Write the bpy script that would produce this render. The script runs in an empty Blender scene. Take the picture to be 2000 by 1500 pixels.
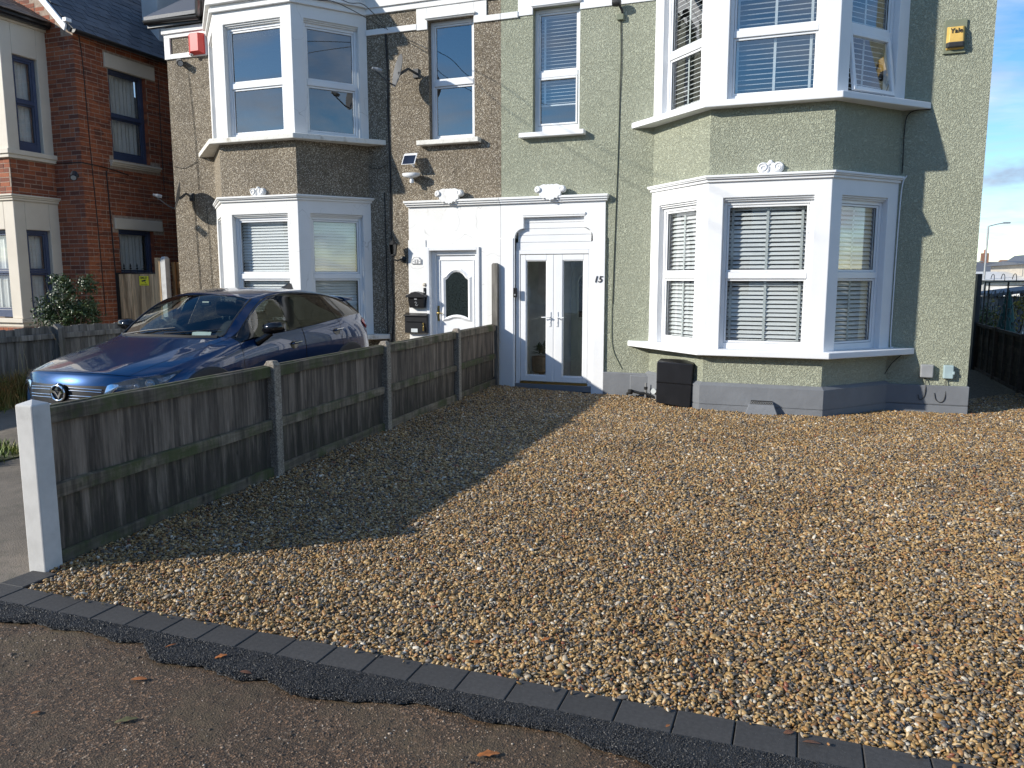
import bpy, bmesh, math, random
from mathutils import Vector, Matrix
from mathutils.bvhtree import BVHTree
random.seed(7)
sc = bpy.context.scene
COL = sc.collection
R = math.radians

# ------------------------------------------------------------------ camera
cd = bpy.data.cameras.new('camera'); cam = bpy.data.objects.new('camera', cd); COL.objects.link(cam)
cd.sensor_width = 36.0; cd.lens = 27.45; cd.clip_end = 3000; cd.clip_start = 0.05
_p, _y, _r = R(7.78), R(20.23), R(-0.06)
fw = Vector((-math.sin(_y)*math.cos(_p), math.cos(_y)*math.cos(_p), -math.sin(_p)))
rt = Vector((math.cos(_y), math.sin(_y), 0)); up = rt.cross(fw)
r2 = math.cos(_r)*rt + math.sin(_r)*up; u2 = -math.sin(_r)*rt + math.cos(_r)*up
m4 = Matrix((( r2.x, u2.x, -fw.x, 0), (r2.y, u2.y, -fw.y, 0), (r2.z, u2.z, -fw.z, 1.7), (0,0,0,1)))
cam.matrix_world = m4
sc.camera = cam

# ------------------------------------------------------------------ sun, sky, exposure
SUN_TO = Vector((-0.702, -0.582, 0.414)).normalized()
sd = bpy.data.lights.new('sun', 'SUN'); sd.energy = 4.2; sd.angle = R(0.9); sd.color = (1.0, 0.945, 0.85)
so = bpy.data.objects.new('sun', sd); COL.objects.link(so)
so.rotation_euler = (-SUN_TO).to_track_quat('-Z', 'Y').to_euler(); so.location = (-20, -14, 14)
w = bpy.data.worlds.new('World'); sc.world = w; w.use_nodes = True
nt = w.node_tree; nt.nodes.clear()
sky = nt.nodes.new('ShaderNodeTexSky'); sky.sky_type = 'NISHITA'; sky.sun_disc = False
sky.sun_elevation = math.asin(SUN_TO.z); sky.sun_rotation = math.atan2(SUN_TO.x, SUN_TO.y)
sky.air_density = 0.85; sky.dust_density = 0.05; sky.ozone_density = 1.6
bg = nt.nodes.new('ShaderNodeBackground'); bg.inputs[1].default_value = 0.15
wo = nt.nodes.new('ShaderNodeOutputWorld')
tc = nt.nodes.new('ShaderNodeTexCoord')
sp = nt.nodes.new('ShaderNodeSeparateXYZ'); nt.links.new(tc.outputs['Generated'], sp.inputs[0])
# clouds laid on a flat layer overhead: direction divided by its height
mx = nt.nodes.new('ShaderNodeMath'); mx.operation = 'ADD'; mx.inputs[1].default_value = 0.16
nt.links.new(sp.outputs[2], mx.inputs[0])
mabs = nt.nodes.new('ShaderNodeMath'); mabs.operation = 'MAXIMUM'; mabs.inputs[1].default_value = 0.08
nt.links.new(mx.outputs[0], mabs.inputs[0])
dv = nt.nodes.new('ShaderNodeVectorMath'); dv.operation = 'DIVIDE'
cmb = nt.nodes.new('ShaderNodeCombineXYZ')
for i in range(3): nt.links.new(mabs.outputs[0], cmb.inputs[i])
nt.links.new(tc.outputs['Generated'], dv.inputs[0]); nt.links.new(cmb.outputs[0], dv.inputs[1])
nz = nt.nodes.new('ShaderNodeTexNoise'); nz.inputs['Scale'].default_value = 1.5; nz.inputs['Detail'].default_value = 8; nz.inputs['Roughness'].default_value = 0.58; nz.inputs['Distortion'].default_value = 0.25
mp = nt.nodes.new('ShaderNodeMapping'); mp.inputs['Location'].default_value = (4.1, -1.2, 0.8); mp.inputs['Scale'].default_value = (1.0, 1.7, 1.0)
nt.links.new(dv.outputs[0], mp.inputs[0]); nt.links.new(mp.outputs[0], nz.inputs['Vector'])
cr = nt.nodes.new('ShaderNodeValToRGB'); cr.color_ramp.elements[0].position = 0.43; cr.color_ramp.elements[1].position = 0.66
nt.links.new(nz.outputs[0], cr.inputs[0])
# low cumulus near the horizon
nz2 = nt.nodes.new('ShaderNodeTexNoise'); nz2.inputs['Scale'].default_value = 5.0; nz2.inputs['Detail'].default_value = 9; nz2.inputs['Roughness'].default_value = 0.55
mp2 = nt.nodes.new('ShaderNodeMapping'); mp2.inputs['Scale'].default_value = (1.0, 1.0, 2.6); mp2.inputs['Location'].default_value = (0.25, 0.9, 0.2)
nt.links.new(tc.outputs['Generated'], mp2.inputs[0]); nt.links.new(mp2.outputs[0], nz2.inputs['Vector'])
hz = nt.nodes.new('ShaderNodeMapRange'); hz.inputs[1].default_value = 0.01; hz.inputs[2].default_value = 0.24; hz.inputs[3].default_value = 0.16; hz.inputs[4].default_value = -0.12
nt.links.new(sp.outputs[2], hz.inputs[0])
ad = nt.nodes.new('ShaderNodeMath'); ad.operation = 'ADD'
nt.links.new(nz2.outputs[0], ad.inputs[0]); nt.links.new(hz.outputs[0], ad.inputs[1])
cr2 = nt.nodes.new('ShaderNodeValToRGB'); cr2.color_ramp.elements[0].position = 0.56; cr2.color_ramp.elements[1].position = 0.70
nt.links.new(ad.outputs[0], cr2.inputs[0])
mm = nt.nodes.new('ShaderNodeMath'); mm.operation = 'MAXIMUM'
sc1 = nt.nodes.new('ShaderNodeMath'); sc1.operation = 'MULTIPLY'; sc1.inputs[1].default_value = 0.62
nt.links.new(cr.outputs[0], sc1.inputs[0]); nt.links.new(sc1.outputs[0], mm.inputs[0]); nt.links.new(cr2.outputs[0], mm.inputs[1])
# cloud brightness varies a little (grey undersides)
nz3 = nt.nodes.new('ShaderNodeTexNoise'); nz3.inputs['Scale'].default_value = 7.0; nz3.inputs['Detail'].default_value = 4
nt.links.new(mp2.outputs[0], nz3.inputs['Vector'])
cc = nt.nodes.new('ShaderNodeValToRGB'); cc.color_ramp.elements[0].color = (2.1, 2.5, 3.3, 1); cc.color_ramp.elements[1].color = (5.3, 5.4, 5.6, 1)
cc.color_ramp.elements[0].position = 0.35; cc.color_ramp.elements[1].position = 0.62
nt.links.new(nz3.outputs[0], cc.inputs[0])
hs = nt.nodes.new('ShaderNodeHueSaturation'); hs.inputs['Saturation'].default_value = 1.3; hs.inputs['Value'].default_value = 0.95; nt.links.new(sky.outputs[0], hs.inputs['Color'])
mix = nt.nodes.new('ShaderNodeMix'); mix.data_type = 'RGBA'
nt.links.new(mm.outputs[0], mix.inputs['Factor']); nt.links.new(hs.outputs[0], mix.inputs['A']); nt.links.new(cc.outputs[0], mix.inputs['B'])
nt.links.new(mix.outputs['Result'], bg.inputs[0]); nt.links.new(bg.outputs[0], wo.inputs[0])
vs = sc.view_settings; vs.view_transform = 'Standard'; vs.look = 'None'; vs.exposure = 0.45; vs.gamma = 1.0; vs.use_curve_mapping = False
sc.cycles.max_bounces = 10; sc.cycles.transparent_max_bounces = 24; sc.cycles.use_denoising = True

# ------------------------------------------------------------------ material helpers
class N:
    def __init__(s, name):
        s.m = bpy.data.materials.new(name); s.m.use_nodes = True; s.t = s.m.node_tree; s.t.nodes.clear()
        s.out = s.n('ShaderNodeOutputMaterial'); s.b = s.n('ShaderNodeBsdfPrincipled'); s.l(s.b.outputs[0], s.out.inputs[0])
        s.co = s.n('ShaderNodeTexCoord').outputs['Object']
        s.bump_in = None
    def n(s, t): return s.t.nodes.new(t)
    def l(s, a, b): s.t.links.new(a, b)
    def map(s, scale=(1,1,1), rot=(0,0,0), src=None, loc=(0,0,0)):
        m = s.n('ShaderNodeMapping'); m.inputs['Scale'].default_value = scale; m.inputs['Rotation'].default_value = rot; m.inputs['Location'].default_value = loc
        s.l(src or s.co, m.inputs[0]); return m.outputs[0]
    def noise(s, scale, detail=4, rough=.55, vec=None, dist=0.0):
        m = s.n('ShaderNodeTexNoise'); m.inputs['Scale'].default_value = scale; m.inputs['Detail'].default_value = detail
        m.inputs['Roughness'].default_value = rough; m.inputs['Distortion'].default_value = dist; s.l(vec or s.co, m.inputs['Vector']); return m.outputs[0]
    def vor(s, scale, out='Distance', feature='F1', vec=None, rnd=1.0):
        m = s.n('ShaderNodeTexVoronoi'); m.feature = feature; m.inputs['Scale'].default_value = scale; m.inputs['Randomness'].default_value = rnd
        s.l(vec or s.co, m.inputs['Vector']); return m.outputs[out]
    def ramp(s, src, stops, interp='LINEAR'):
        m = s.n('ShaderNodeValToRGB'); e = m.color_ramp.elements; m.color_ramp.interpolation = interp
        while len(e) < len(stops): e.new(0.5)
        for k, (p, c) in enumerate(stops):
            e[k].position = p; c = c if isinstance(c, tuple) else (c, c, c); e[k].color = (*c, 1)
        s.l(src, m.inputs[0]); return m.outputs[0]
    def mixc(s, f, a, b, mode='MIX'):
        m = s.n('ShaderNodeMix'); m.data_type = 'RGBA'; m.blend_type = mode
        for k, v in (('Factor', f), ('A', a), ('B', b)):
            i = m.inputs[k] if k == 'Factor' else [q for q in m.inputs if q.name == k and q.type == 'RGBA'][0]
            if isinstance(v, (int, float)): i.default_value = v
            elif isinstance(v, tuple): i.default_value = (*v, 1)
            else: s.l(v, i)
        return [q for q in m.outputs if q.type == 'RGBA'][0]
    def math(s, op, a, b=0.0):
        m = s.n('ShaderNodeMath'); m.operation = op
        for k, v in enumerate((a, b)):
            if isinstance(v, (int, float)): m.inputs[k].default_value = v
            else: s.l(v, m.inputs[k])
        return m.outputs[0]
    def col(s, v):
        i = s.b.inputs['Base Color']
        if isinstance(v, tuple): i.default_value = (*v, 1)
        else: s.l(v, i)
        return s
    def set(s, **k):
        for a, v in k.items():
            i = s.b.inputs[a.replace('_', ' ')]
            if isinstance(v, (int, float, tuple)): i.default_value = v
            else: s.l(v, i)
        return s
    def bump(s, h, strength=.5, dist=.01):
        m = s.n('ShaderNodeBump'); m.inputs['Strength'].default_value = strength; m.inputs['Distance'].default_value = dist
        s.l(h, m.inputs['Height'])
        if s.bump_in is not None: s.l(s.bump_in, m.inputs['Normal'])
        s.bump_in = m.outputs[0]; s.l(s.bump_in, s.b.inputs['Normal']); return s
    def rand(s): return s.n('ShaderNodeObjectInfo').outputs['Random']
    def z(s):
        x = s.n('ShaderNodeSeparateXYZ'); s.l(s.n('ShaderNodeNewGeometry').outputs['Position'], x.inputs[0]); return x.outputs[2]

def flat(name, c, rough=.5, metal=0.0, spec=.5, var=.08, vscale=6.0, bumpn=None):
    k = N(name); nn = k.noise(vscale, 5)
    d = tuple(x*(1-var*2) for x in c); e = tuple(min(1, x*(1+var)) for x in c)
    k.col(k.ramp(nn, [(.3, d), (.7, e)])); k.set(Roughness=rough, Metallic=metal); k.b.inputs['Specular IOR Level'].default_value = spec
    if bumpn: k.bump(k.noise(bumpn[0], 4), bumpn[1], bumpn[2])
    return k.m

M = {}
def build_materials():
    # brown pebbledash
    k = N('pebbledash'); c1 = k.vor(85, 'Color'); sx = k.n('ShaderNodeSeparateColor'); k.l(c1, sx.inputs[0])
    pc = k.ramp(sx.outputs[0], [(0.0, (.135, .104, .068)), (.3, (.248, .203, .14)), (.52, (.36, .305, .222)), (.72, (.175, .148, .118)), (.86, (.53, .46, .36)), (.97, (.72, .66, .55))], 'LINEAR')
    d = k.vor(85); gap = k.ramp(d, [(.45, 1.0), (.85, .5)])
    big = k.ramp(k.noise(.9, 5, .6), [(.3, (.74, .72, .70)), (.7, (1.06, 1.04, 1.0))])
    streak = k.ramp(k.noise(1.0, 5, .65, k.map((3.5, 3.5, .35))), [(.36, .82), (.6, 1.0)])
    k.col(k.mixc(1.0, k.mixc(1.0, k.mixc(1.0, pc, gap, 'MULTIPLY'), big, 'MULTIPLY'), streak, 'MULTIPLY')); k.set(Roughness=.8)
    k.bump(k.math('SUBTRACT', 1.0, d), .9, .010); k.bump(k.noise(30, 3), .35, .01); M['pebbledash'] = k.m
    # green render
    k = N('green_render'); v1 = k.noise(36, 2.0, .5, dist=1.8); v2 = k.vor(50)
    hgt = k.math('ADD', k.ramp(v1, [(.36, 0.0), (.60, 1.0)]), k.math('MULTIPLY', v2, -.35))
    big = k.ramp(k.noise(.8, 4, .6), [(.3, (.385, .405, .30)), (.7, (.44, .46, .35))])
    k.col(k.mixc(1.0, big, k.ramp(hgt, [(.0, .82), (.75, 1.02)]), 'MULTIPLY')); k.set(Roughness=.72)  # hollows of the texture darkened in the colour too, as painted shade
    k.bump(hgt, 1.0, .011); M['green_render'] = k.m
    # masonry white paint, clean and weathered
    k = N('white_paint'); s_ = k.ramp(k.noise(2.2, 6, .6), [(.25, (.76, .77, .78)), (.7, (.83, .835, .84))])
    k.col(s_); k.set(Roughness=.55); k.bump(k.noise(28, 4), .25, .004); k.bump(k.noise(4, 3), .2, .01); M['white'] = k.m
    k = N('weathered_white_paint')
    s_ = k.ramp(k.noise(1.6, 6, .6), [(.25, (.74, .73, .70)), (.7, (.80, .80, .79))])
    dirt = k.ramp(k.noise(2.4, 7, .72, k.map((1.6, 1.6, .8))), [(.64, 0.0), (.80, .75)])
    cv = k.n('ShaderNodeVectorMath'); cv.operation = 'ADD'; k.l(k.co, cv.inputs[0]); k.l(k.mixc(1.0, k.n('ShaderNodeTexNoise').outputs['Color'], (.6, .6, .6), 'MULTIPLY'), cv.inputs[1])
    crk = k.math('MULTIPLY', k.ramp(k.vor(1.5, 'Distance', 'DISTANCE_TO_EDGE', cv.outputs[0]), [(.002, .55), (.006, 0.0)]), k.ramp(k.noise(1.3, 3), [(.48, 0.0), (.56, 1.0)]))
    s_ = k.mixc(crk, s_, (.30, .28, .25))
    k.col(k.mixc(dirt, s_, (.40, .33, .24))); k.set(Roughness=.6); k.bump(k.noise(28, 4), .3, .004); k.bump(k.noise(3, 3), .25, .012); M['white_old'] = k.m
    k = N('sill_paint'); dirt = k.ramp(k.noise(7, 8, .75), [(.52, 0.0), (.72, .85)])
    k.col(k.mixc(dirt, (.74, .72, .66), (.30, .25, .17))); k.set(Roughness=.65); k.bump(k.noise(14, 5), .5, .01); M['sill_old'] = k.m
    k = N('upvc'); k.col(k.ramp(k.noise(3, 4), [(.3, (.78, .79, .80)), (.7, (.83, .84, .85))])); k.set(Roughness=.24); M['upvc'] = k.m
    k = N('cream_paint'); k.col(k.ramp(k.noise(2, 5), [(.3, (.58, .52, .43)), (.7, (.66, .60, .50))])); k.set(Roughness=.6); k.bump(k.noise(20, 3), .2, .004); M['cream'] = k.m
    M['grey_plinth'] = flat('grey_plinth', (.175, .185, .20), .62, var=.07, vscale=2.5, bumpn=(9, .5, .012))
    k = N('red_brick'); rr = k.rand()
    b1 = k.ramp(rr, [(0, (.19, .056, .029)), (.3, (.31, .088, .038)), (.55, (.38, .115, .046)), (.8, (.26, .074, .034)), (1, (.14, .047, .029))])
    k.col(k.mixc(1.0, b1, k.ramp(k.noise(24, 5), [(.3, .72), (.7, 1.1)]), 'MULTIPLY')); k.set(Roughness=.82); k.bump(k.noise(60, 4), .4, .004); M['brick'] = k.m
    k = N('red_brick_mass'); rr = k.vor(7.3, 'Color', vec=k.map((.62, .62, 1.83))); sx = k.n('ShaderNodeSeparateColor'); k.l(rr, sx.inputs[0])
    b1 = k.ramp(sx.outputs[0], [(0, (.19, .056, .029)), (.3, (.31, .088, .038)), (.55, (.38, .115, .046)), (.8, (.26, .074, .034)), (1, (.14, .047, .029))])
    k.col(k.mixc(1.0, b1, k.ramp(k.noise(24, 5), [(.3, .72), (.7, 1.1)]), 'MULTIPLY')); k.set(Roughness=.82); k.bump(k.noise(60, 4), .4, .004); M['brick_mass'] = k.m
    M['mortar'] = flat('mortar', (.40, .31, .24), .9, var=.2, vscale=20, bumpn=(50, .4, .004))
    k = N('slate'); rr = k.rand(); k.col(k.mixc(k.ramp(k.noise(2.1, 6, .7), [(.60, 0.0), (.74, .55)]), k.ramp(rr, [(0, (.045, .05, .062)), (1, (.10, .105, .12))]), (.12, .12, .045))); k.set(Roughness=.55); k.bump(k.noise(30, 4), .4, .006); M['slate'] = k.m
    k = N('roof_tile'); k.col(k.ramp(k.noise(5, 5), [(.3, (.11, .075, .055)), (.7, (.20, .15, .12))])); k.set(Roughness=.8); M['rooftile'] = k.m
    M['cement'] = flat('cement_render', (.52, .51, .50), .85, var=.12, vscale=1.5, bumpn=(20, .4, .008))
    M['blueframe'] = flat('slate_blue_paint', (.055, .075, .14), .4)
    # glass: clear panes with a mirror-like reflection that grows towards grazing view
    def pane(name, tint, f0, gain, wob=0.0):
        k = N(name); k.t.nodes.remove(k.b); tr = k.n('ShaderNodeBsdfTransparent'); tr.inputs[0].default_value = (*tint, 1)
        gl = k.n('ShaderNodeBsdfGlossy'); gl.inputs['Roughness'].default_value = .004
        ge = k.n('ShaderNodeNewGeometry'); dp = k.n('ShaderNodeVectorMath'); dp.operation = 'DOT_PRODUCT'; k.l(ge.outputs['Incoming'], dp.inputs[0]); k.l(ge.outputs['Normal'], dp.inputs[1])
        c_ = k.math('SUBTRACT', 1.0, k.math('ABSOLUTE', dp.outputs['Value']))
        f = k.math('MINIMUM', k.math('ADD', k.math('MULTIPLY', k.math('POWER', c_, 5.0), gain), f0), 1.0)
        if wob:
            bm = k.n('ShaderNodeBump'); bm.inputs['Strength'].default_value = wob; bm.inputs['Distance'].default_value = .02; k.l(k.noise(.9, 1), bm.inputs['Height']); k.l(bm.outputs[0], gl.inputs['Normal'])
        ms = k.n('ShaderNodeMixShader'); k.l(f, ms.inputs[0]); k.l(tr.outputs[0], ms.inputs[1]); k.l(gl.outputs[0], ms.inputs[2]); k.l(ms.outputs[0], k.out.inputs[0]); return k.m
    M['glass'] = pane('window_glass', (.93, .96, .96), .25, .70, .03)
    M['carglass'] = pane('car_glass', (.62, .70, .68), .10, .9)
    M['lampglass'] = pane('lamp_glass', (.95, .96, .97), .045, .8)
    M['privacy'] = pane('privacy_glass', (.09, .10, .10), .07, .9)
    M['frosted'] = flat('dark_patterned_glass', (.022, .030, .030), .10, var=.35, vscale=40, bumpn=(90, .35, .004))
    M['blind'] = flat('blind_slat', (.86, .865, .86), .4, var=.02)
    M['tape'] = flat('blind_tape', (.60, .63, .62), .8, var=.03)
    M['curtain'] = flat('net_curtain', (.85, .85, .83), .9, var=.05)
    # old fence timber: grain along z, algae and moss patches
    def wood(name, c0, c1, algae=.5, along=(26, 26, 1.3), mosslow=.52, damp=0.0):
        k = N(name); rr = k.rand()
        off = k.n('ShaderNodeCombineXYZ'); k.l(k.math('MULTIPLY', rr, 37.0), off.inputs[0]); k.l(k.math('MULTIPLY', rr, 11.0), off.inputs[2])
        va = k.n('ShaderNodeVectorMath'); va.operation = 'ADD'; k.l(k.co, va.inputs[0]); k.l(off.outputs[0], va.inputs[1]); v = va.outputs[0]
        g = k.noise(1.0, 7, .68, k.map(along, src=v), .5)
        base = k.ramp(g, [(.3, c0), (.66, c1)])
        tone = k.ramp(rr, [(0, .62), (.5, .95), (1, 1.2)]); base = k.mixc(1.0, base, tone, 'MULTIPLY')
        kn = k.vor(2.6, vec=k.map((1.9, 1.9, 1.0), src=v)); base = k.mixc(k.ramp(kn, [(.035, .85), (.085, 0.0)]), base, (.02, .014, .01))
        st = k.ramp(k.noise(1.0, 6, .7, k.map((9, 9, .9), src=v)), [(.44, 0.0), (.62, .75)]); base = k.mixc(st, base, tuple(x*.32 for x in c0))
        al = k.ramp(k.noise(3.0, 8, .72), [(mosslow, 0.0), (mosslow+.16, algae)]); base = k.mixc(al, base, (.055, .07, .018))
        if damp:
            sx = k.n('ShaderNodeSeparateXYZ'); k.l(k.co, sx.inputs[0])
            dm = k.math('ADD', k.noise(1.0, 6, .7, k.map((11, 11, 1.1), src=v)), k.math('MULTIPLY', sx.outputs[2], -.42))
            base = k.mixc(k.ramp(dm, [(.50, 0.0), (.66, damp)]), base, (.022, .018, .012))
            al2 = k.math('ADD', k.noise(4.0, 7, .72), k.math('MULTIPLY', sx.outputs[2], -.28)); base = k.mixc(k.ramp(al2, [(.60, 0.0), (.74, .6)]), base, (.035, .045, .012))
        k.col(base); k.set(Roughness=.85); k.bump(g, .6, .006); return k.m
    M['wood'] = wood('weathered_fence_wood', (.078, .060, .047), (.26, .21, .165), .30, damp=.80)
    M['rail'] = wood('mossy_rail_wood', (.085, .068, .048), (.235, .195, .145), .85, (26, 1.3, 26), .45)
    M['wood_grey'] = wood('grey_board_wood', (.14, .13, .11), (.30, .28, .25), .25)
    M['wood_new'] = wood('pale_gate_wood', (.56, .36, .18), (.80, .57, .33), .0)
    M['wood_orange'] = wood('orange_panel_wood', (.22, .10, .03), (.36, .19, .07), .05)
    M['wood_dark'] = wood('dark_brown_fence_wood', (.06, .038, .026), (.15, .095, .065), .1, (1.5, 1.5, 26))
    k = N('concrete'); k.col(k.mixc(k.ramp(k.noise(2.5, 7, .7), [(.55, 0.0), (.75, .6)]), k.ramp(k.noise(8, 6), [(.3, (.46, .455, .44)), (.7, (.57, .565, .55))]), (.22, .21, .19))); k.set(Roughness=.8)
    k.bump(k.ramp(k.vor(60), [(.05, 0.0), (.15, 1.0)]), .25, .003); k.bump(k.noise(12, 4), .2, .006); M['concrete'] = k.m
    k = N('aggregate_concrete'); k.col(k.mixc(1.0, k.ramp(k.vor(110, 'Color'), [(0.1, (.16, .13, .10)), (.5, (.27, .235, .19)), (.9, (.40, .36, .30))]), k.ramp(k.noise(3, 5), [(.3, .7), (.7, 1.05)]), 'MULTIPLY')); k.set(Roughness=.9); k.bump(k.vor(110), .6, .005); M['agg'] = k.m
    # kerb
    k = N('charcoal_kerb'); k.col(k.mixc(k.ramp(k.vor(420, 'Color'), [(.93, 0.0), (.98, .55)]), k.mixc(1.0, k.ramp(k.noise(60, 5), [(.3, (.040, .038, .036)), (.7, (.064, .061, .058))]), k.mixc(1.0, k.ramp(k.noise(2.2, 6, .65), [(.3, .8), (.7, 1.15)]), k.ramp(k.rand(), [(0, .86), (1, 1.12)]), 'MULTIPLY'), 'MULTIPLY'), (.22, .22, .22))); k.set(Roughness=.78); k.bump(k.noise(300, 3), .5, .002); M['kerb'] = k.m
    k = N('new_tarmac'); k.col(k.ramp(k.noise(90, 5), [(.3, (.010, .010, .010)), (.7, (.028, .027, .027))])); k.set(Roughness=.5); k.bump(k.vor(150), .9, .006); M['tarmac'] = k.m
    k = N('tarmac_chip'); rr = k.rand(); k.col(k.ramp(rr, [(0, (.010, .010, .010)), (.8, (.030, .029, .029)), (1, (.075, .073, .072))])); k.set(Roughness=.5); M['chip'] = k.m
    k = N('old_pavement')
    base = k.ramp(k.noise(1.3, 8, .68), [(.28, (.031, .021, .012)), (.48, (.060, .040, .022)), (.70, (.120, .085, .045))])
    grit = k.vor(140, 'Color'); sx = k.n('ShaderNodeSeparateColor'); k.l(grit, sx.inputs[0])
    gr = k.ramp(sx.outputs[1], [(.0, (.021, .015, .010)), (.5, (.072, .044, .025)), (.8, (.15, .085, .042)), (.93, (.32, .18, .10)), (1., (.40, .31, .22))])
    mud = k.ramp(k.noise(2.6, 7, .7), [(.46, 0.0), (.62, 1.0)])
    k.col(k.mixc(k.math('MULTIPLY', k.math('SUBTRACT', 1.0, mud), .72), base, gr)); k.set(Roughness=.75)
    k.bump(k.vor(140), .8, .004); k.bump(k.noise(16, 6, .7), .7, .02); M['pavement'] = k.m
    k = N('pavement_stone'); rr = k.rand(); k.col(k.ramp(rr, [(0, (.03, .026, .022)), (.4, (.085, .058, .038)), (.7, (.18, .118, .075)), (.92, (.31, .22, .15)), (1, (.46, .40, .33))])); k.set(Roughness=.6); M['pvstone'] = k.m
    k = N('pebble'); rr = k.rand()
    pc = k.ramp(rr, [(0, (.28, .18, .075)), (.10, (.50, .34, .15)), (.21, (.12, .095, .068)), (.27, (.43, .285, .115)), (.40, (.22, .195, .16)), (.45, (.36, .205, .07)), (.55, (.62, .47, .27)), (.62, (.105, .10, .098)), (.69, (.24, .165, .09)), (.78, (.44, .38, .29)), (.85, (.18, .165, .15)), (.90, (.40, .215, .085)), (.955, (.72, .67, .58)), (.985, (.27, .10, .05))], 'CONSTANT')
    gp = k.n('ShaderNodeNewGeometry').outputs['Position']; pt = k.ramp(k.noise(.9, 5, .65, gp), [(.30, (.70, .65, .57)), (.5, (.86, .81, .73)), (.68, (1.0, .98, .95))])
    k.col(k.mixc(1.0, k.mixc(1.0, pc, k.ramp(k.noise(110, 4, .7), [(.3, .66), (.7, 1.15)]), 'MULTIPLY'), pt, 'MULTIPLY')); k.set(Roughness=.48); M['pebble'] = k.m
    k = N('gravel_bed'); k.col(k.ramp(k.vor(55, 'Color'), [(0, (.05, .038, .025)), (.5, (.12, .09, .055)), (1, (.2, .16, .11))])); k.set(Roughness=.9); k.bump(k.vor(55), 1.0, .012); M['bed'] = k.m
    k = N('driveway_concrete')
    base = k.ramp(k.noise(1.0, 8, .65), [(.3, (.105, .09, .07)), (.5, (.165, .14, .108)), (.7, (.24, .20, .155))])
    st = k.ramp(k.noise(9, 7, .7), [(.52, 0.0), (.68, .6)]); k.col(k.mixc(st, base, (.085, .085, .055))); k.set(Roughness=.85)
    k.bump(k.vor(110), .5, .004); k.bump(k.noise(14, 5), .4, .01); M['drive'] = k.m
    M['soil'] = flat('rough_ground', (.10, .10, .05), .95, var=.3, vscale=2.0, bumpn=(12, .6, .03))
    k = N('grass_blade'); rr = k.noise(5, 3); k.col(k.ramp(rr, [(.35, (.10, .17, .022)), (.55, (.20, .24, .05)), (.7, (.38, .31, .12))])); k.set(Roughness=.6); k.b.inputs['Subsurface Weight'].default_value = 0; M['grass'] = k.m
    k = N('dry_stem'); k.col(k.ramp(k.noise(9, 3), [(.35, (.17, .20, .04)), (.55, (.36, .24, .075)), (.72, (.46, .20, .06))])); k.set(Roughness=.7); M['dry'] = k.m
    k = N('straw_stem'); k.col((.42, .35, .2)); k.set(Roughness=.8); M['straw'] = k.m
    def leaf(name, a, b, c, rough):
        k = N(name); k.col(k.ramp(k.noise(7, 4), [(.3, a), (.55, b), (.75, c)])); k.set(Roughness=rough); return k.m
    M['leaf_dark'] = leaf('glossy_leaf', (.014, .032, .010), (.035, .065, .016), (.11, .13, .03), .40)
    M['leaf_hedge'] = leaf('autumn_leaf', (.07, .10, .015), (.30, .23, .03), (.34, .17, .02), .6)
    M['leaf_far'] = leaf('far_leaf', (.03, .06, .015), (.07, .10, .03), (.13, .14, .05), .6)
    M['bark'] = flat('bark', (.09, .065, .045), .9, var=.2, vscale=20)
    M['fallen_orange'] = flat('fallen_leaf_orange', (.38, .13, .03), .6, var=.3, vscale=30)
    M['fallen_brown'] = flat('fallen_leaf_brown', (.16, .07, .035), .6, var=.3, vscale=30)
    M['fallen_green'] = flat('fallen_leaf_olive', (.13, .12, .045), .6, var=.3, vscale=30)
    M['black'] = flat('black_plastic', (.012, .012, .014), .35, var=.15)
    M['black_matt'] = flat('black_matt', (.016, .015, .015), .75, var=.2)
    M['cable'] = flat('cable', (.02, .02, .02), .6)
    M['cable_green'] = flat('painted_cable', (.20, .22, .15), .6)
    M['greyplastic'] = flat('grey_plastic', (.30, .31, .32), .5)
    M['bluegrey'] = flat('blue_grey_plastic', (.36, .47, .49), .5)
    M['darkgrey'] = flat('dark_grey_plastic', (.045, .048, .052), .5)
    M['gutter'] = flat('black_gutter', (.022, .022, .024), .3)
    M['red'] = flat('red_plastic', (.56, .045, .04), .4)
    M['yellow'] = flat('yellow_plastic', (.70, .46, .12), .4)
    M['signyellow'] = flat('yellow_sign', (.80, .72, .02), .5, var=.03)
    M['ink'] = flat('dark_print', (.02, .02, .025), .6, var=0)
    M['inkgrey'] = flat('grey_print', (.16, .16, .17), .6, var=0)
    M['dish'] = flat('dish_grey', (.13, .132, .135), .55)
    M['solar'] = flat('solar_cell', (.02, .028, .05), .12)
    M['brass'] = flat('brass', (.55, .40, .14), .3, metal=1)
    M['chrome'] = flat('chrome', (.86, .87, .88), .09, metal=1, var=.01)
    M['steel'] = flat('galvanised_steel', (.42, .43, .44), .4, metal=.8)
    M['sage'] = flat('sage_door_paint', (.46, .50, .44), .4, var=.02)
    M['pot'] = flat('wooden_pot', (.34, .21, .11), .6, var=.15, vscale=14)
    M['room'] = flat('dim_room', (.10, .10, .10), .95)
    M['roomwhite'] = flat('hall_wall', (.72, .73, .71), .9)
    k = N('car_paint'); k.col(k.ramp(k.noise(900, 2), [(.3, (.0015, .024, .085)), (.7, (.0025, .033, .115))])); k.set(Metallic=.45, Roughness=.30); k.b.inputs['Specular IOR Level'].default_value = .15; k.b.inputs['Coat Weight'].default_value = 1.0; k.b.inputs['Coat Roughness'].default_value = .015; k.b.inputs['Coat IOR'].default_value = 1.6; M['paint'] = k.m
    M['gloss'] = flat('gloss_black', (.006, .006, .007), .06, var=0)
    M['cladding'] = flat('dark_cladding', (.035, .036, .038), .6)
    M['tyre'] = flat('tyre', (.015, .015, .015), .85)
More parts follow.
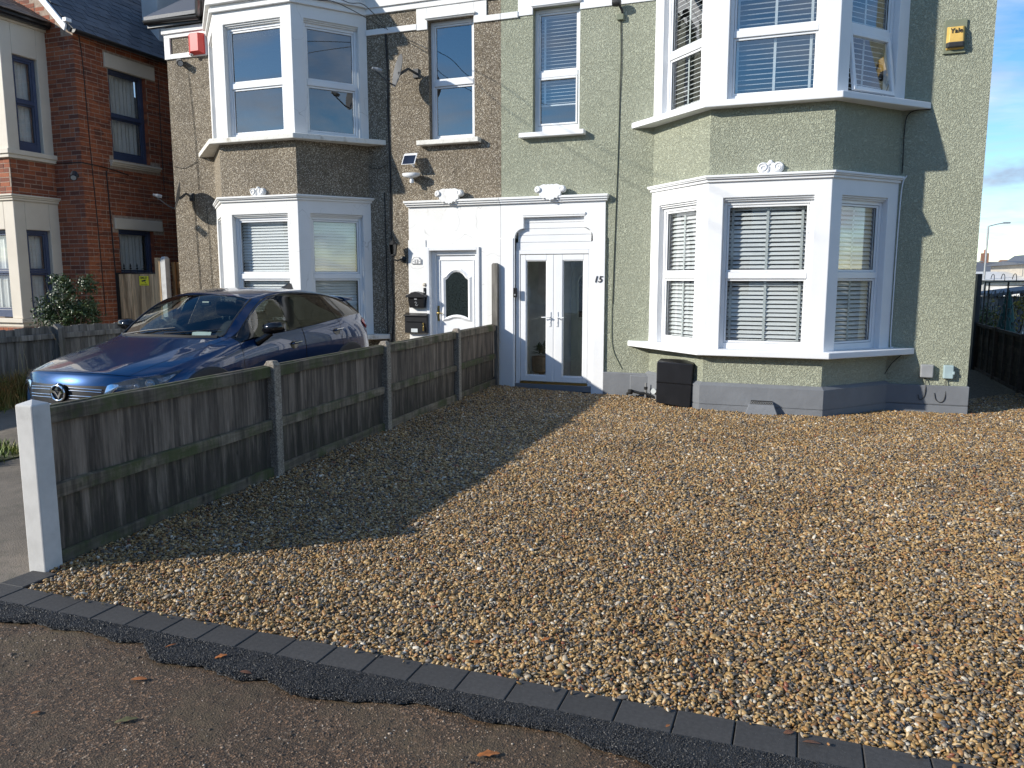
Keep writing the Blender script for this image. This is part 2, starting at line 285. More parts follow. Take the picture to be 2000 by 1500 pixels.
    M['alloy'] = flat('alloy', (.5, .5, .52), .25, metal=1)
    M['seat'] = flat('seat_fabric', (.022, .022, .025), .8)
    M['dash'] = flat('dash_plastic', (.03, .03, .032), .6)
    M['cardw'] = flat('white_card', (.62, .66, .66), .6)
    M['lens'] = flat('lamp_reflector', (.30, .31, .33), .22, metal=.6, var=.5, vscale=24)
    M['redlens'] = flat('red_lamp', (.42, .01, .015), .1)
    M['iron'] = flat('black_iron', (.014, .014, .014), .5)
    M['farwhite'] = flat('far_white_wall', (.70, .69, .66), .7)
    M['farcream'] = flat('far_cream_wall', (.50, .45, .38), .8)
    M['fargrey'] = flat('far_roof_grey', (.12, .13, .15), .7)
    M['farbrick'] = flat('far_brick', (.24, .12, .08), .8)
    M['fartile'] = flat('far_red_tile', (.34, .14, .09), .8)
    M['parasol'] = flat('parasol_green', (.02, .085, .075), .8)
    M['door'] = M['upvc']
build_materials()

# ------------------------------------------------------------------ mesh helpers
class MB:
    """collects shapes; T = (O, U, D, Z) maps local (u, d, z) to scene space"""
    def __init__(s, T=None): s.v = []; s.f = []; s.T = T; s.weld = False
    def p(s, x, y, z):
        if s.T is None: return (x, y, z)
        O, U, D_ = s.T
        return (O[0]+x*U[0]+y*D_[0], O[1]+x*U[1]+y*D_[1], O[2]+z)
    def add(s, vs, fs):
        b = len(s.v); s.v += [s.p(*q) for q in vs]; s.f += [tuple(i+b for i in f) for f in fs]; return s
    def box(s, x0, x1, y0, y1, z0, z1):
        return s.add([(x0,y0,z0),(x1,y0,z0),(x1,y1,z0),(x0,y1,z0),(x0,y0,z1),(x1,y0,z1),(x1,y1,z1),(x0,y1,z1)],
                     [(0,3,2,1),(4,5,6,7),(0,1,5,4),(1,2,6,5),(2,3,7,6),(3,0,4,7)])
    def prism(s, poly, z0, z1):            # polygon in (x,y), extruded along z
        n = len(poly)
        return s.add([(x,y,z0) for x,y in poly]+[(x,y,z1) for x,y in poly],
                     [tuple(range(n-1,-1,-1)), tuple(range(n,2*n))]+[(i,(i+1)%n,n+(i+1)%n,n+i) for i in range(n)])
    def slab(s, poly, y0, y1):             # polygon in (x,z), extruded along y
        n = len(poly)
        return s.add([(x,y0,z) for x,z in poly]+[(x,y1,z) for x,z in poly],
                     [tuple(range(n)), tuple(range(2*n-1,n-1,-1))]+[(i,n+i,n+(i+1)%n,(i+1)%n) for i in range(n)])
    def tube(s, pts, r, n=8, closed=False):
        pts = [Vector(q) for q in pts]; m = len(pts); vs = []; fs = []
        rr = r if isinstance(r, (list, tuple)) else [r]*m
        ref = None
        for i, q in enumerate(pts):
            a = pts[(i-1) % m] if (i > 0 or closed) else q; b = pts[(i+1) % m] if (i < m-1 or closed) else q
            t = (b-a).normalized() if (b-a).length > 1e-9 else Vector((0,0,1))
            if ref is None: ref = Vector((0,0,1)) if abs(t.z) < .9 else Vector((1,0,0))
            x = ref.cross(t)
            x = x.normalized() if x.length > 1e-6 else t.orthogonal().normalized()
            y = t.cross(x); ref = y
            # keep frame: next reference is y
            vs += [tuple(q+(x*math.cos(2*math.pi*k/n)+y*math.sin(2*math.pi*k/n))*rr[i]) for k in range(n)]
        for i in range(m if closed else m-1):
            j = (i+1) % m
            fs += [(i*n+k, i*n+(k+1)%n, j*n+(k+1)%n, j*n+k) for k in range(n)]
        if not closed: fs += [tuple(range(n-1,-1,-1)), tuple(range((m-1)*n, m*n))]
        return s.add(vs, fs)
    def lathe(s, prof, c=(0,0,0), axis='z', n=20):   # profile of (r, h)
        vs = []; fs = []; m = len(prof)
        for r, h in prof:
            for k in range(n):
                a = 2*math.pi*k/n; x, y = r*math.cos(a), r*math.sin(a)
                q = (x, y, h) if axis == 'z' else ((x, h, y) if axis == 'y' else (h, x, y))
                vs.append((c[0]+q[0], c[1]+q[1], c[2]+q[2]))
        for i in range(m-1):
            fs += [(i*n+k, i*n+(k+1)%n, (i+1)*n+(k+1)%n, (i+1)*n+k) for k in range(n)]
        fs += [tuple(range(n-1,-1,-1)), tuple(range((m-1)*n, m*n))]
        return s.add(vs, fs)
    def mesh(s, name, off=(0,0,0)):
        me = bpy.data.meshes.new(name); me.from_pydata([(x-off[0], y-off[1], z-off[2]) for x,y,z in s.v], [], s.f); me.update()
        bm = bmesh.new(); bm.from_mesh(me)
        if s.weld: bmesh.ops.remove_doubles(bm, verts=bm.verts, dist=1e-5)
        bmesh.ops.recalc_face_normals(bm, faces=bm.faces); bm.to_mesh(me); bm.free(); return me

BASE = {}
def base(o):
    while o is not None:
        if o.name in BASE: return BASE[o.name]
        o = o.parent
    return (0,0,0)
def props(o, label=None, cat=None, group=None, kind=None):
    if label: o['label'] = label
    if cat: o['category'] = cat
    if group: o['group'] = group
    if kind: o['kind'] = kind
    return o
def thing(name, label, cat, loc=(0,0,0), group=None, rotz=0):
    o = bpy.data.objects.new(name, None); COL.objects.link(o); o.empty_display_size = .1
    o.location = loc; o.rotation_euler = (0,0,rotz); BASE[o.name] = loc if not rotz else (0,0,0)
    return props(o, label, cat, group)
def bev(o, w=.004, seg=2, ang=40):
    m = o.modifiers.new('bevel', 'BEVEL'); m.width = w; m.segments = seg; m.limit_method = 'ANGLE'; m.angle_limit = R(ang); m.harden_normals = False; return o
def smooth(me, ang=None):
    me.polygons.foreach_set('use_smooth', [True]*len(me.polygons)); me.update()
    if ang is not None:
        try: me.set_sharp_from_angle(angle=R(ang))
        except Exception: pass
def part(name, mb, mat, parent, sm=False, bevel=0, ang=40, kind=None, label=None):
    me = mb.mesh(name, base(parent)); me.materials.append(mat)
    if sm: smooth(me, ang)
    o = bpy.data.objects.new(name, me); COL.objects.link(o); o.parent = parent
    if bevel: bev(o, bevel)
    if kind: o['kind'] = kind
    if label: o['label'] = label
    return o
def solo(name, mb, mat, label=None, cat=None, group=None, kind=None, loc=(0,0,0), sm=False, bevel=0, ang=40):
    me = mb.mesh(name, loc); me.materials.append(mat)
    if sm: smooth(me, ang)
    o = bpy.data.objects.new(name, me); COL.objects.link(o); o.location = loc; BASE[o.name] = loc
    if bevel: bev(o, bevel)
    return props(o, label, cat, group, kind)
def inst(name, me, parent, pos, rot=(0,0,0), scale=(1,1,1), bevel=0):
    o = bpy.data.objects.new(name, me); COL.objects.link(o); o.parent = parent; b = base(parent)
    o.location = (pos[0]-b[0], pos[1]-b[1], pos[2]-b[2]); o.rotation_euler = rot; o.scale = scale
    if bevel: bev(o, bevel, 1)
    return o
def boxmesh(name, w, d, h, mat, jig=0.0):
    mb = MB().box(-w/2, w/2, -d/2, d/2, -h/2, h/2)
    if jig: mb.v = [(x+random.uniform(-jig,jig), y+random.uniform(-jig,jig), z+random.uniform(-jig,jig)) for x,y,z in mb.v]
    me = mb.mesh(name); me.materials.append(mat); return me
def textmesh(name, s, size, mat, T, depth=.003, font=None, italic=0.0):
    """lettering as geometry, standing in the wall frame T=(O,U,D)"""
    cu = bpy.data.curves.new(name, 'FONT'); cu.body = s; cu.size = size; cu.extrude = depth; cu.align_x = 'CENTER'; cu.align_y = 'CENTER'; cu.shear = italic
    cu.offset = size*.012
    ob = bpy.data.objects.new(name, cu); COL.objects.link(ob)
    bpy.context.view_layer.update()
    dg = bpy.context.evaluated_depsgraph_get()
    me = bpy.data.meshes.new_from_object(ob.evaluated_get(dg)); bpy.data.objects.remove(ob); bpy.data.curves.remove(cu)
    mb = MB(T); mb.add([(v.co.x, -v.co.z, v.co.y) for v in me.vertices], [tuple(p.vertices) for p in me.polygons]); bpy.data.meshes.remove(me)
    return mb
def interp(pts, n):
    """Catmull-Rom through pts"""
    P = [Vector(p) for p in pts]; P = [P[0]*2-P[1]]+P+[P[-1]*2-P[-2]]; out = []
    for i in range(1, len(P)-2):
        for k in range(n):
            t = k/n; a, b, c, d = P[i-1], P[i], P[i+1], P[i+2]
            out.append(.5*((2*b)+(c-a)*t+(2*a-5*b+4*c-d)*t*t+(3*b-a-3*c+d)*t**3))
    out.append(P[-2]); return [tuple(q) for q in out]

YW = 11.79            # plane of the house fronts
YF = 10.81            # plane of the bay fronts
def gz(x, y):          # ground falls a little towards the houses and to the right
    s = max(0., min(1., (y-3.0)/8.8)); t = max(0., min(1., (x+4.8)/2.6)); t = t*t*(3-2*t)
    return -(.03+.085*t)*s
import numpy as np
rng = np.random.default_rng(5)
def struct(name, mb, mat, **k): return solo(name, mb, mat, kind='structure', **k)
def sheet(name, x0, x1, y0, y1, z, mat, nx=1, ny=1, fz=None):
    mb = MB(); vs = []; fs = []
    for j in range(ny+1):
        for i in range(nx+1):
            x = x0+(x1-x0)*i/nx; y = y0+(y1-y0)*j/ny; vs.append((x, y, z if fz is None else fz(x, y)))
    for j in range(ny):
        for i in range(nx):
            a = j*(nx+1)+i; fs.append((a, a+1, a+nx+2, a+nx+1))
    mb.add(vs, fs); return struct(name, mb, mat)
sheet('ground', -900, 900, -600, 1500, -.26, M['soil'])
from mathutils import noise as mnoise
def pav_z(x, y):
    q = Vector((x, y, 0)); n1 = mnoise.noise(q*2.3); n2 = mnoise.noise(q*9); n3 = mnoise.noise(q*27+Vector((5, 1, 0)))
    return -.008+.004*n1+.0032*n2+.0020*n3
sheet('pavement', -14, 12, -1.2, 2.765, -.022, M['pavement'], 26, 4)
pv_ = sheet('pavement_surface', -4.9, 1.7, 1.05, 2.762, 0.0, M['pavement'], 440, 120, pav_z); smooth(pv_.data)
dz = lambda x, y: -.004+.0175*max(0, y-5.11)*1.0
fx_ = lambda y: -4.10-.0575*(y-3.19)-.02
mb = MB(); nx_, ny_ = 6, 40; vs = []; fs = []
for j in range(ny_+1):
    y = 2.768+(13.5-2.768)*j/ny_
    for i in range(nx_+1): vs.append((-30+(fx_(y)+30)*i/nx_, y, dz(0, y)))
for j in range(ny_):
    for i in range(nx_): q = j*(nx_+1)+i; fs.append((q, q+1, q+nx_+2, q+nx_+1))
mb.add(vs, fs); struct('driveway', mb, M['drive'])
sheet('gravel_bed', -4.75, 7.0, 2.92, 19.0, 0, M['bed'], 40, 50, lambda x, y: gz(x, y)-.016)
sheet('road', -60, 60, -9.5, -1.35, -.11, M['tarmac'])
mb = MB().box(-60, 60, -1.35, -1.2, -.2, .012); struct('road_kerb', mb, M['concrete'])

# charcoal kerb blocks, one object each
kerb = thing('kerb', 'row of charcoal kerb blocks edging the gravel', 'kerb', (-4.16, 2.84, 0)); kerb['kind'] = 'structure'; del kerb['label']; del kerb['category']
kbm = boxmesh('kerb_block', .2175, .176, .10, M['kerb'])
for i in range(33):
    x = -4.05+.2222*i
    inst('kerb_block', kbm, kerb, (x, 2.842+random.uniform(-.002,.002), -.040+random.uniform(-.0015,.0015)), (random.uniform(-.006,.006), random.uniform(-.008,.008), random.uniform(-.004,.004)), bevel=.004)
inst('kerb_block', kbm, kerb, (-4.045, 3.035, -.040), (0, 0, R(90)), bevel=.004)

# new tarmac strip with a ragged edge
edge = [(-4.9,2.60),(-4.3,2.57),(-3.9,2.58),(-3.66,2.57),(-3.49,2.61),(-3.32,2.61),(-3.15,2.63),(-2.98,2.60),(-2.86,2.64),(-2.76,2.60),(-2.66,2.51),(-2.52,2.53),(-2.40,2.545),(-2.29,2.525),(-2.18,2.51),(-2.06,2.55),(-1.94,2.50),(-1.84,2.49),(-1.72,2.51),(-1.6,2.545),(-1.4,2.59),(-1.26,2.60),(-1.1,2.585),(-.96,2.60),(-.78,2.60),(-.66,2.58),(-.51,2.53),(-.3,2.51),(-.05,2.54),(.2,2.50),(.6,2.52),(1.0,2.55),(1.6,2.51),(3.2,2.53)]
from mathutils import noise as mn_
E2 = []
for (xa, ya), (xb, yb) in zip(edge[:-1], edge[1:]):
    n = max(2, int((xb-xa)/.02))
    for k in range(n):
        t = k/n; x_ = xa+(xb-xa)*t; E2.append((x_, .018+ya+(yb-ya)*t+random.gauss(0, .005)+.030*(mn_.noise(Vector((x_*7, 3, 0)))+.5*mn_.noise(Vector((x_*19, 8, 0))))))
def edge_y(x):
    for (xa, ya), (xb, yb) in zip(E2[:-1], E2[1:]):
        if xa <= x < xb: return ya+(yb-ya)*(x-xa)/(xb-xa)
    return 9
mb = MB()
vs = []; fs = []
for x, y in E2:
    for t in (0, .08, .3, .6, 1):
        vs.append((x, y+(2.757-y)*t, .001+.009*min(1, t*8)+random.uniform(-.0015,.0015)))
for i in range(len(E2)-1):
    for j in range(4): fs.append((i*5+j, (i+1)*5+j, (i+1)*5+j+1, i*5+j+1))
mb.add(vs, fs); struct('tarmac_strip', mb, M['tarmac'])

def rock(name, sub, mat, sq=(1,.8,.6), amp=.18, seed=0, sm=True):
    bm = bmesh.new(); bmesh.ops.create_icosphere(bm, subdivisions=sub, radius=1.0); rnd = random.Random(seed)
    ph = [(Vector((rnd.gauss(0,1), rnd.gauss(0,1), rnd.gauss(0,1))).normalized(), rnd.uniform(-amp, amp)) for _ in range(7)]
    for v in bm.verts:
        d = v.co.normalized(); k = 1+sum(a*max(0, d.dot(q))**2 for q, a in ph); v.co = Vector((d.x*sq[0], d.y*sq[1], d.z*sq[2]))*k
    me = bpy.data.meshes.new(name); bm.to_mesh(me); bm.free(); me.materials.append(mat)
    if sm: smooth(me)
    return bpy.data.objects.new(name, me)
def scatter(name, pts, rot, scl, pick, sources, mat):
    """many small stones: instances of a few source meshes on given points, one object"""
    me = bpy.data.meshes.new(name); me.vertices.add(len(pts)); me.vertices.foreach_set('co', np.asarray(pts, dtype=np.float32).ravel())
    for nm, arr in (('rot', rot), ('scl', scl)):
        a = me.attributes.new(nm, 'FLOAT_VECTOR', 'POINT'); a.data.foreach_set('vector', np.asarray(arr, dtype=np.float32).ravel())
    a = me.attributes.new('pick', 'INT', 'POINT'); a.data.foreach_set('value', np.asarray(pick, dtype=np.int32)); me.update()
    o = bpy.data.objects.new(name, me); COL.objects.link(o); me.materials.append(mat)
    g = bpy.data.node_groups.new(name, 'GeometryNodeTree')
    g.interface.new_socket('Geometry', in_out='INPUT', socket_type='NodeSocketGeometry'); g.interface.new_socket('Geometry', in_out='OUTPUT', socket_type='NodeSocketGeometry')
    gi = g.nodes.new('NodeGroupInput'); go = g.nodes.new('NodeGroupOutput'); iop = g.nodes.new('GeometryNodeInstanceOnPoints')
    gt = g.nodes.new('GeometryNodeGeometryToInstance')
    for s_ in reversed(sources):
        oi = g.nodes.new('GeometryNodeObjectInfo'); oi.inputs['Object'].default_value = s_; oi.inputs['As Instance'].default_value = True
        g.links.new(oi.outputs['Geometry'], gt.inputs[0])
    def attr(nm, typ):
        n = g.nodes.new('GeometryNodeInputNamedAttribute'); n.data_type = typ; n.inputs[0].default_value = nm
        return [q for q in n.outputs if q.enabled][0]
    jn = g.nodes.new('GeometryNodeJoinGeometry')
    for s_ in list(g.nodes):
        if s_.bl_idname == 'GeometryNodeObjectInfo': g.links.new(s_.outputs['Geometry'], jn.inputs[0])
    g.nodes.remove(gt)
    m2p = g.nodes.new('GeometryNodeMeshToPoints')
    g.links.new(gi.outputs[0], iop.inputs['Points']); g.links.new(jn.outputs[0], iop.inputs['Instance'])
    g.nodes.remove(m2p)
    iop.inputs['Pick Instance'].default_value = True
    g.links.new(attr('pick', 'INT'), iop.inputs['Instance Index']); g.links.new(attr('rot', 'FLOAT_VECTOR'), iop.inputs['Rotation']); g.links.new(attr('scl', 'FLOAT_VECTOR'), iop.inputs['Scale'])
    g.links.new(iop.outputs[0], go.inputs[0])
    md = o.modifiers.new('stones', 'NODES'); md.node_group = g
    return o
def hexgrid(x0, x1, y0, y1, s):
    nx = int((x1-x0)/s)+1; ny = int((y1-y0)/(s*.866))+1
    i, j = np.meshgrid(np.arange(nx), np.arange(ny)); x = x0+(i+.5*(j % 2))*s; y = y0+j*s*.866
    x = x.ravel()+rng.normal(0, s*.25, x.size); y = y.ravel()+rng.normal(0, s*.25, y.size); return x, y
def gzn(x, y):
    s = np.clip((y-3.0)/8.8, 0, 1); t = np.clip((x+4.8)/2.6, 0, 1); t = t*t*(3-2*t)
    und = .009*np.sin(x*2.1+1.3*np.sin(y*1.3))*np.sin(y*1.7+.8*np.sin(x*1.9+1))+.004*np.sin(x*5.3+y*2)*np.sin(y*6.1-x)
    return -(.03+.085*t)*s+und*np.clip((y-2.95)/.3, 0, 1)
def in_yard(x, y):
    fx = -4.09-.0575*(y-3.15)
    ok = (x > fx) & (y > 2.935) & (x < .232*y+1.5)
    bx0 = -1.27-.94*(y-(YF-.06)); bx1 = .35+.87*(y-(YF-.06))
    wall = ((y > YW-.10) & (x < 2.16)) | ((y > YF-.06) & (x > bx0) & (x < bx1))
    ok &= ~wall
    ok &= (y < 18.3) & (x < 3.32)
    ok &= ~((y > YW-.06) & (x < 2.2))
    ok &= ~((x < -3.94) & (y < 3.16))
    ok &= ~((x>-4.35) & (x<-2.95) & (y > YW-.16))
    return ok
P = []; SC = []
for (ya, yb, s, r) in ((2.93, 5.4, .0120, .0073), (5.4, 18.3, .0150, .0088)):
    x, y = hexgrid(-4.8, 5.2, ya, yb, s); k = in_yard(x, y); x, y = x[k], y[k]
    size = r*np.exp(rng.normal(0, .26, x.size)); z = gzn(x, y)-.007+rng.uniform(-.005, .005, x.size)
    P.append(np.stack([x, y, z], 1)); SC.append(size)
    n = int(x.size*.42); q = rng.choice(x.size, n, replace=False)
    x2 = x[q]+rng.normal(0, s*.4, n); y2 = y[q]+rng.normal(0, s*.4, n); k = in_yard(x2, y2); x2, y2 = x2[k], y2[k]
    size = r*np.exp(rng.normal(.08, .28, x2.size)); z = gzn(x2, y2)+.004+rng.uniform(-.004, .007, x2.size)
    P.append(np.stack([x2, y2, z], 1)); SC.append(size)
# a scatter of larger stones
n = 2600; x = rng.uniform(-4.2, 4, n); y = rng.uniform(2.96, 11.5, n); k = in_yard(x, y); x, y = x[k], y[k]
P.append(np.stack([x, y, gzn(x, y)+.006], 1)); SC.append(rng.uniform(.011, .017, x.size))
# a few strays on the kerb and tarmac
n = 60; x = rng.uniform(-3.9, 1.2, n); y = 2.925-np.abs(rng.normal(0, .02, n)); P.append(np.stack([x, y, np.full(n, .018)], 1)); SC.append(rng.uniform(.005, .010, n))
P = np.concatenate(P); SZ = np.concatenate(SC); n = len(P)
print('pebbles', n)
rot = np.stack([rng.normal(0, .5, n), rng.normal(0, .5, n), rng.uniform(0, 6.283, n)], 1)
sclv = SZ[:, None]*np.stack([rng.uniform(.95, 1.45, n), rng.uniform(.8, 1.05, n), rng.uniform(.75, 1.1, n)], 1)
srcs = [rock('pebble_source', 2, M['pebble'], q, .22, i) for i, q in enumerate([(1.1,.85,.62),(1.0,.9,.7),(1.15,.72,.55),(1.0,.82,.5),(1.05,.95,.6),(1.2,.8,.66)])]
g = scatter('gravel', P, rot, sclv, rng.integers(0, len(srcs), n), srcs, M['pebble']); props(g, kind='stuff')

# black chippings of the fresh tarmac
x, y = hexgrid(-4.5, 1.7, 2.46, 2.752, .0058); ey = np.interp(x, [a for a, b in E2], [b for a, b in E2]); k = y > ey+rng.normal(0, .004, x.size); x, y = x[k], y[k]
n = x.size; z = .008+rng.uniform(-.002, .003, n)
chips = [rock('chip_source', 1, M['chip'], q, .4, 20+i, False) for i, q in enumerate([(1.1,.85,.7),(1,.9,.8),(1.2,.7,.6)])]
o = scatter('tarmac_chippings', np.stack([x, y, z], 1), rng.uniform(0, 6.28, (n, 3)), (.0036*np.exp(rng.normal(0, .25, n)))[:, None]*np.ones((n, 3)), rng.integers(0, 3, n), chips, M['chip']); props(o, kind='stuff')
# grit set in the old pavement
n = 46000; x = rng.uniform(-4.6, 1.4, n); y = rng.uniform(1.2, 2.62, n); ey = np.interp(x, [a for a, b in E2], [b for a, b in E2])
cl = np.sin(x*2.3+1.7*np.sin(y*2.1))+np.sin(y*3.7-x*1.3)+rng.normal(0, 1.0, n); k = (y < ey-.012) & (cl > -.55); x, y = x[k], y[k]; n = x.size
pv = [rock('grit_source', 1, M['pvstone'], q, .3, 40+i, True) for i, q in enumerate([(1.1,.85,.55),(1,.9,.6),(1.2,.7,.5)])]
o = scatter('pavement_grit', np.stack([x, y, np.array([pav_z(float(p), float(q)) for p, q in zip(x, y)])+.0003], 1), np.stack([rng.normal(0, .3, n), rng.normal(0, .3, n), rng.uniform(0, 6.28, n)], 1), (.0026*np.exp(rng.normal(0, .45, n)))[:, None]*np.ones((n, 3)), rng.integers(0, 3, n), pv, M['pvstone']); props(o, kind='stuff')

# fallen leaves
def leaf_mb(L, W, curl, lobed=False):
    mb = MB(); n = 8; vs = []; fs = []
    for i in range(n+1):
        t = i/n; wv = W*math.sin(math.pi*min(1, t*1.02+.0))**.75 if 0 < t < 1 else .001
        if lobed: wv *= 1+.35*math.sin(t*math.pi*5)
        z = curl*math.sin(t*math.pi)*L+curl*.5*L*(t-.5)**2
        vs += [((t-.5)*L, -wv/2, z+curl*.5*wv), ((t-.5)*L, 0, z), ((t-.5)*L, wv/2, z+curl*.4*wv)]
    for i in range(n):
        for j in range(2): fs.append((i*3+j, (i+1)*3+j, (i+1)*3+j+1, i*3+j+1))
    mb.add(vs, fs); return mb
LV = [(-2.66,2.655,.05,.010,'fallen_orange',.9,'thin tan fallen leaf lying across the black tarmac strip'),
      (-2.37,2.65,.055,.026,'fallen_orange',.7,'bright orange fallen leaf on the black tarmac strip'),
      (-2.17,2.57,.055,.020,'fallen_brown',.2,'pinkish brown fallen leaf at the ragged tarmac edge'),
      (-2.58,2.39,.07,.024,'fallen_orange',.35,'yellow brown fallen leaf on the pavement below the tarmac'),
      (-2.76,2.05,.035,.02,'fallen_orange',1.1,'small orange fallen leaf alone at the left of the pavement'),
      (-2.38,2.13,.085,.030,'fallen_green',.7,'large olive green fallen leaf on the brown pavement'),
      (-.98,2.41,.085,.036,'fallen_orange',.5,'curled rusty orange leaf on the pavement at bottom centre'),
      (-.40,2.79,.030,.012,'fallen_orange',1.2,'tiny ochre leaf scrap lying on a kerb block'),
      (.03,2.90,.04,.022,'fallen_brown',.4,'red brown leaf where the gravel meets the kerb'),
      (.11,2.86,.065,.020,'fallen_brown',.1,'flat dark brown leaf lying on a kerb block'),
      (-1.35,3.18,.06,.026,'fallen_orange',.2,'orange leaf among the pebbles nearest the kerb'),
      (-1.05,3.31,.055,.03,'fallen_orange',.8,'orange lobed leaf among pebbles in the front gravel'),
      (.91,5.38,.10,.05,'fallen_orange',.1,'ochre leaf on the gravel at the right side'),
      (1.22,6.17,.10,.035,'fallen_orange',.2,'long orange leaf furthest back on the gravel at right'),
      (-.04,5.11,.07,.04,'fallen_brown',.6,'dark red leaf on the gravel in the right half')]
for x, y, L, W, c, a, lab in LV:
    z = (.016 if y < 2.93 and y > 2.5 else (.0 if y < 2.5 else float(gzn(np.array([x]), np.array([y]))[0])+.02))
    me = leaf_mb(L, W, .07, W > .025).mesh('fallen_leaf'); me.materials.append(M[c]); smooth(me)
    o = bpy.data.objects.new('fallen_leaf', me); COL.objects.link(o); o.location = (x, y, z); o.rotation_euler = (random.uniform(-.15,.15), random.uniform(-.15,.15), a)
    props(o, lab, 'leaf', 'fallen leaves on the ground')
def frame2(a, b):
    """wall frame from plan point a to b: U along, D inward (left of travel seen from outside)"""
    u = Vector((b[0]-a[0], b[1]-a[1])); L = u.length; u /= L
    return ((a[0], a[1], 0), (u.x, u.y), (-u.y, u.x)), L
def skin(mb, x0, x1, z0, z1, holes, d0, d1, ends=True):
    """wall sheet with openings: front and back faces plus reveals"""
    xs = sorted({x0, x1, *[h[0] for h in holes], *[h[1] for h in holes]}); zs = sorted({z0, z1, *[h[2] for h in holes], *[h[3] for h in holes]})
    xs = [x for x in xs if x0 <= x <= x1]; zs = [z for z in zs if z0 <= z <= z1]
    hole = lambda x, z: any(h[0] < x < h[1] and h[2] < z < h[3] for h in holes)
    S = {}
    for i in range(len(xs)-1):
        for j in range(len(zs)-1): S[i, j] = not hole((xs[i]+xs[i+1])/2, (zs[j]+zs[j+1])/2)
    for (i, j), s in S.items():
        a, b, c, d = xs[i], xs[i+1], zs[j], zs[j+1]
        if not s: continue
        mb.add([(a,d0,c),(b,d0,c),(b,d0,d),(a,d0,d)], [(0,1,2,3)]); mb.add([(a,d1,c),(b,d1,c),(b,d1,d),(a,d1,d)], [(3,2,1,0)])
        if not S.get((i-1, j), False) and (ends or i > 0): mb.add([(a,d0,c),(a,d1,c),(a,d1,d),(a,d0,d)], [(0,1,2,3)])
        if not S.get((i+1, j), False) and (ends or i < len(xs)-2): mb.add([(b,d0,c),(b,d1,c),(b,d1,d),(b,d0,d)], [(3,2,1,0)])
        if not S.get((i, j-1), False): mb.add([(a,d0,c),(b,d0,c),(b,d1,c),(a,d1,c)], [(0,1,2,3)])
        if not S.get((i, j+1), False): mb.add([(a,d0,d),(b,d0,d),(b,d1,d),(a,d1,d)], [(3,2,1,0)])
    return mb
def window(root, T, u0, u1, z0, z1, zt=None, d=.09, fw=.05, th=.07, mat='upvc', tt=.085, inset_low=False, name='window', bottom=.0, only_low_open=False):
    """frame (part) with panes, inner sashes and drip (sub-parts)"""
    mb = MB(T); mb.box(u0, u0+fw, d, d+th, z0, z1); mb.box(u1-fw, u1, d, d+th, z0, z1)
    mb.box(u0+fw, u1-fw, d, d+th, z1-fw, z1); mb.box(u0+fw, u1-fw, d, d+th, z0, z0+fw+bottom)
    if zt: mb.box(u0+fw, u1-fw, d-.008, d+th, zt-tt/2, zt+tt/2)
    f = part(name, mb, M[mat], root, bevel=.006)
    bays = [(z0+fw+bottom, z1-fw)] if not zt else [(z0+fw+bottom, zt-tt/2), (zt+tt/2, z1-fw)]
    for k, (a, b) in enumerate(bays):
        if only_low_open and k == 0: continue
        g = .028; e = .003
        sb = MB(T); x0, x1 = u0+fw+e, u1-fw-e; a2, b2 = a+e, b-e; dd = d+.014 if not (inset_low and k == 0) else d-.010
        sb.box(x0, x0+g, dd, d+th-.012, a2, b2); sb.box(x1-g, x1, dd, d+th-.012, a2, b2); sb.box(x0+g, x1-g, dd, d+th-.012, b2-g, b2); sb.box(x0+g, x1-g, dd, d+th-.012, a2, a2+g)
        part('sash', sb, M[mat], f, bevel=.005)
        pb = MB(T); pb.add([(x0+g, d+.034, a2+g), (x1-g, d+.034, a2+g), (x1-g, d+.034, b2-g), (x0+g, d+.034, b2-g)], [(0,1,2,3)])
        part('pane', pb, M['glass'], f)
        kb = MB(T); q = .005; d_ = d+.029
        kb.box(x0+g, x0+g+q, d_, d_+.010, a2+g, b2-g); kb.box(x1-g-q, x1-g, d_, d_+.010, a2+g, b2-g); kb.box(x0+g+q, x1-g-q, d_, d_+.010, b2-g-q, b2-g); kb.box(x0+g+q, x1-g-q, d_, d_+.010, a2+g, a2+g+q)
        part('gasket', kb, M['black'], f)
    return f
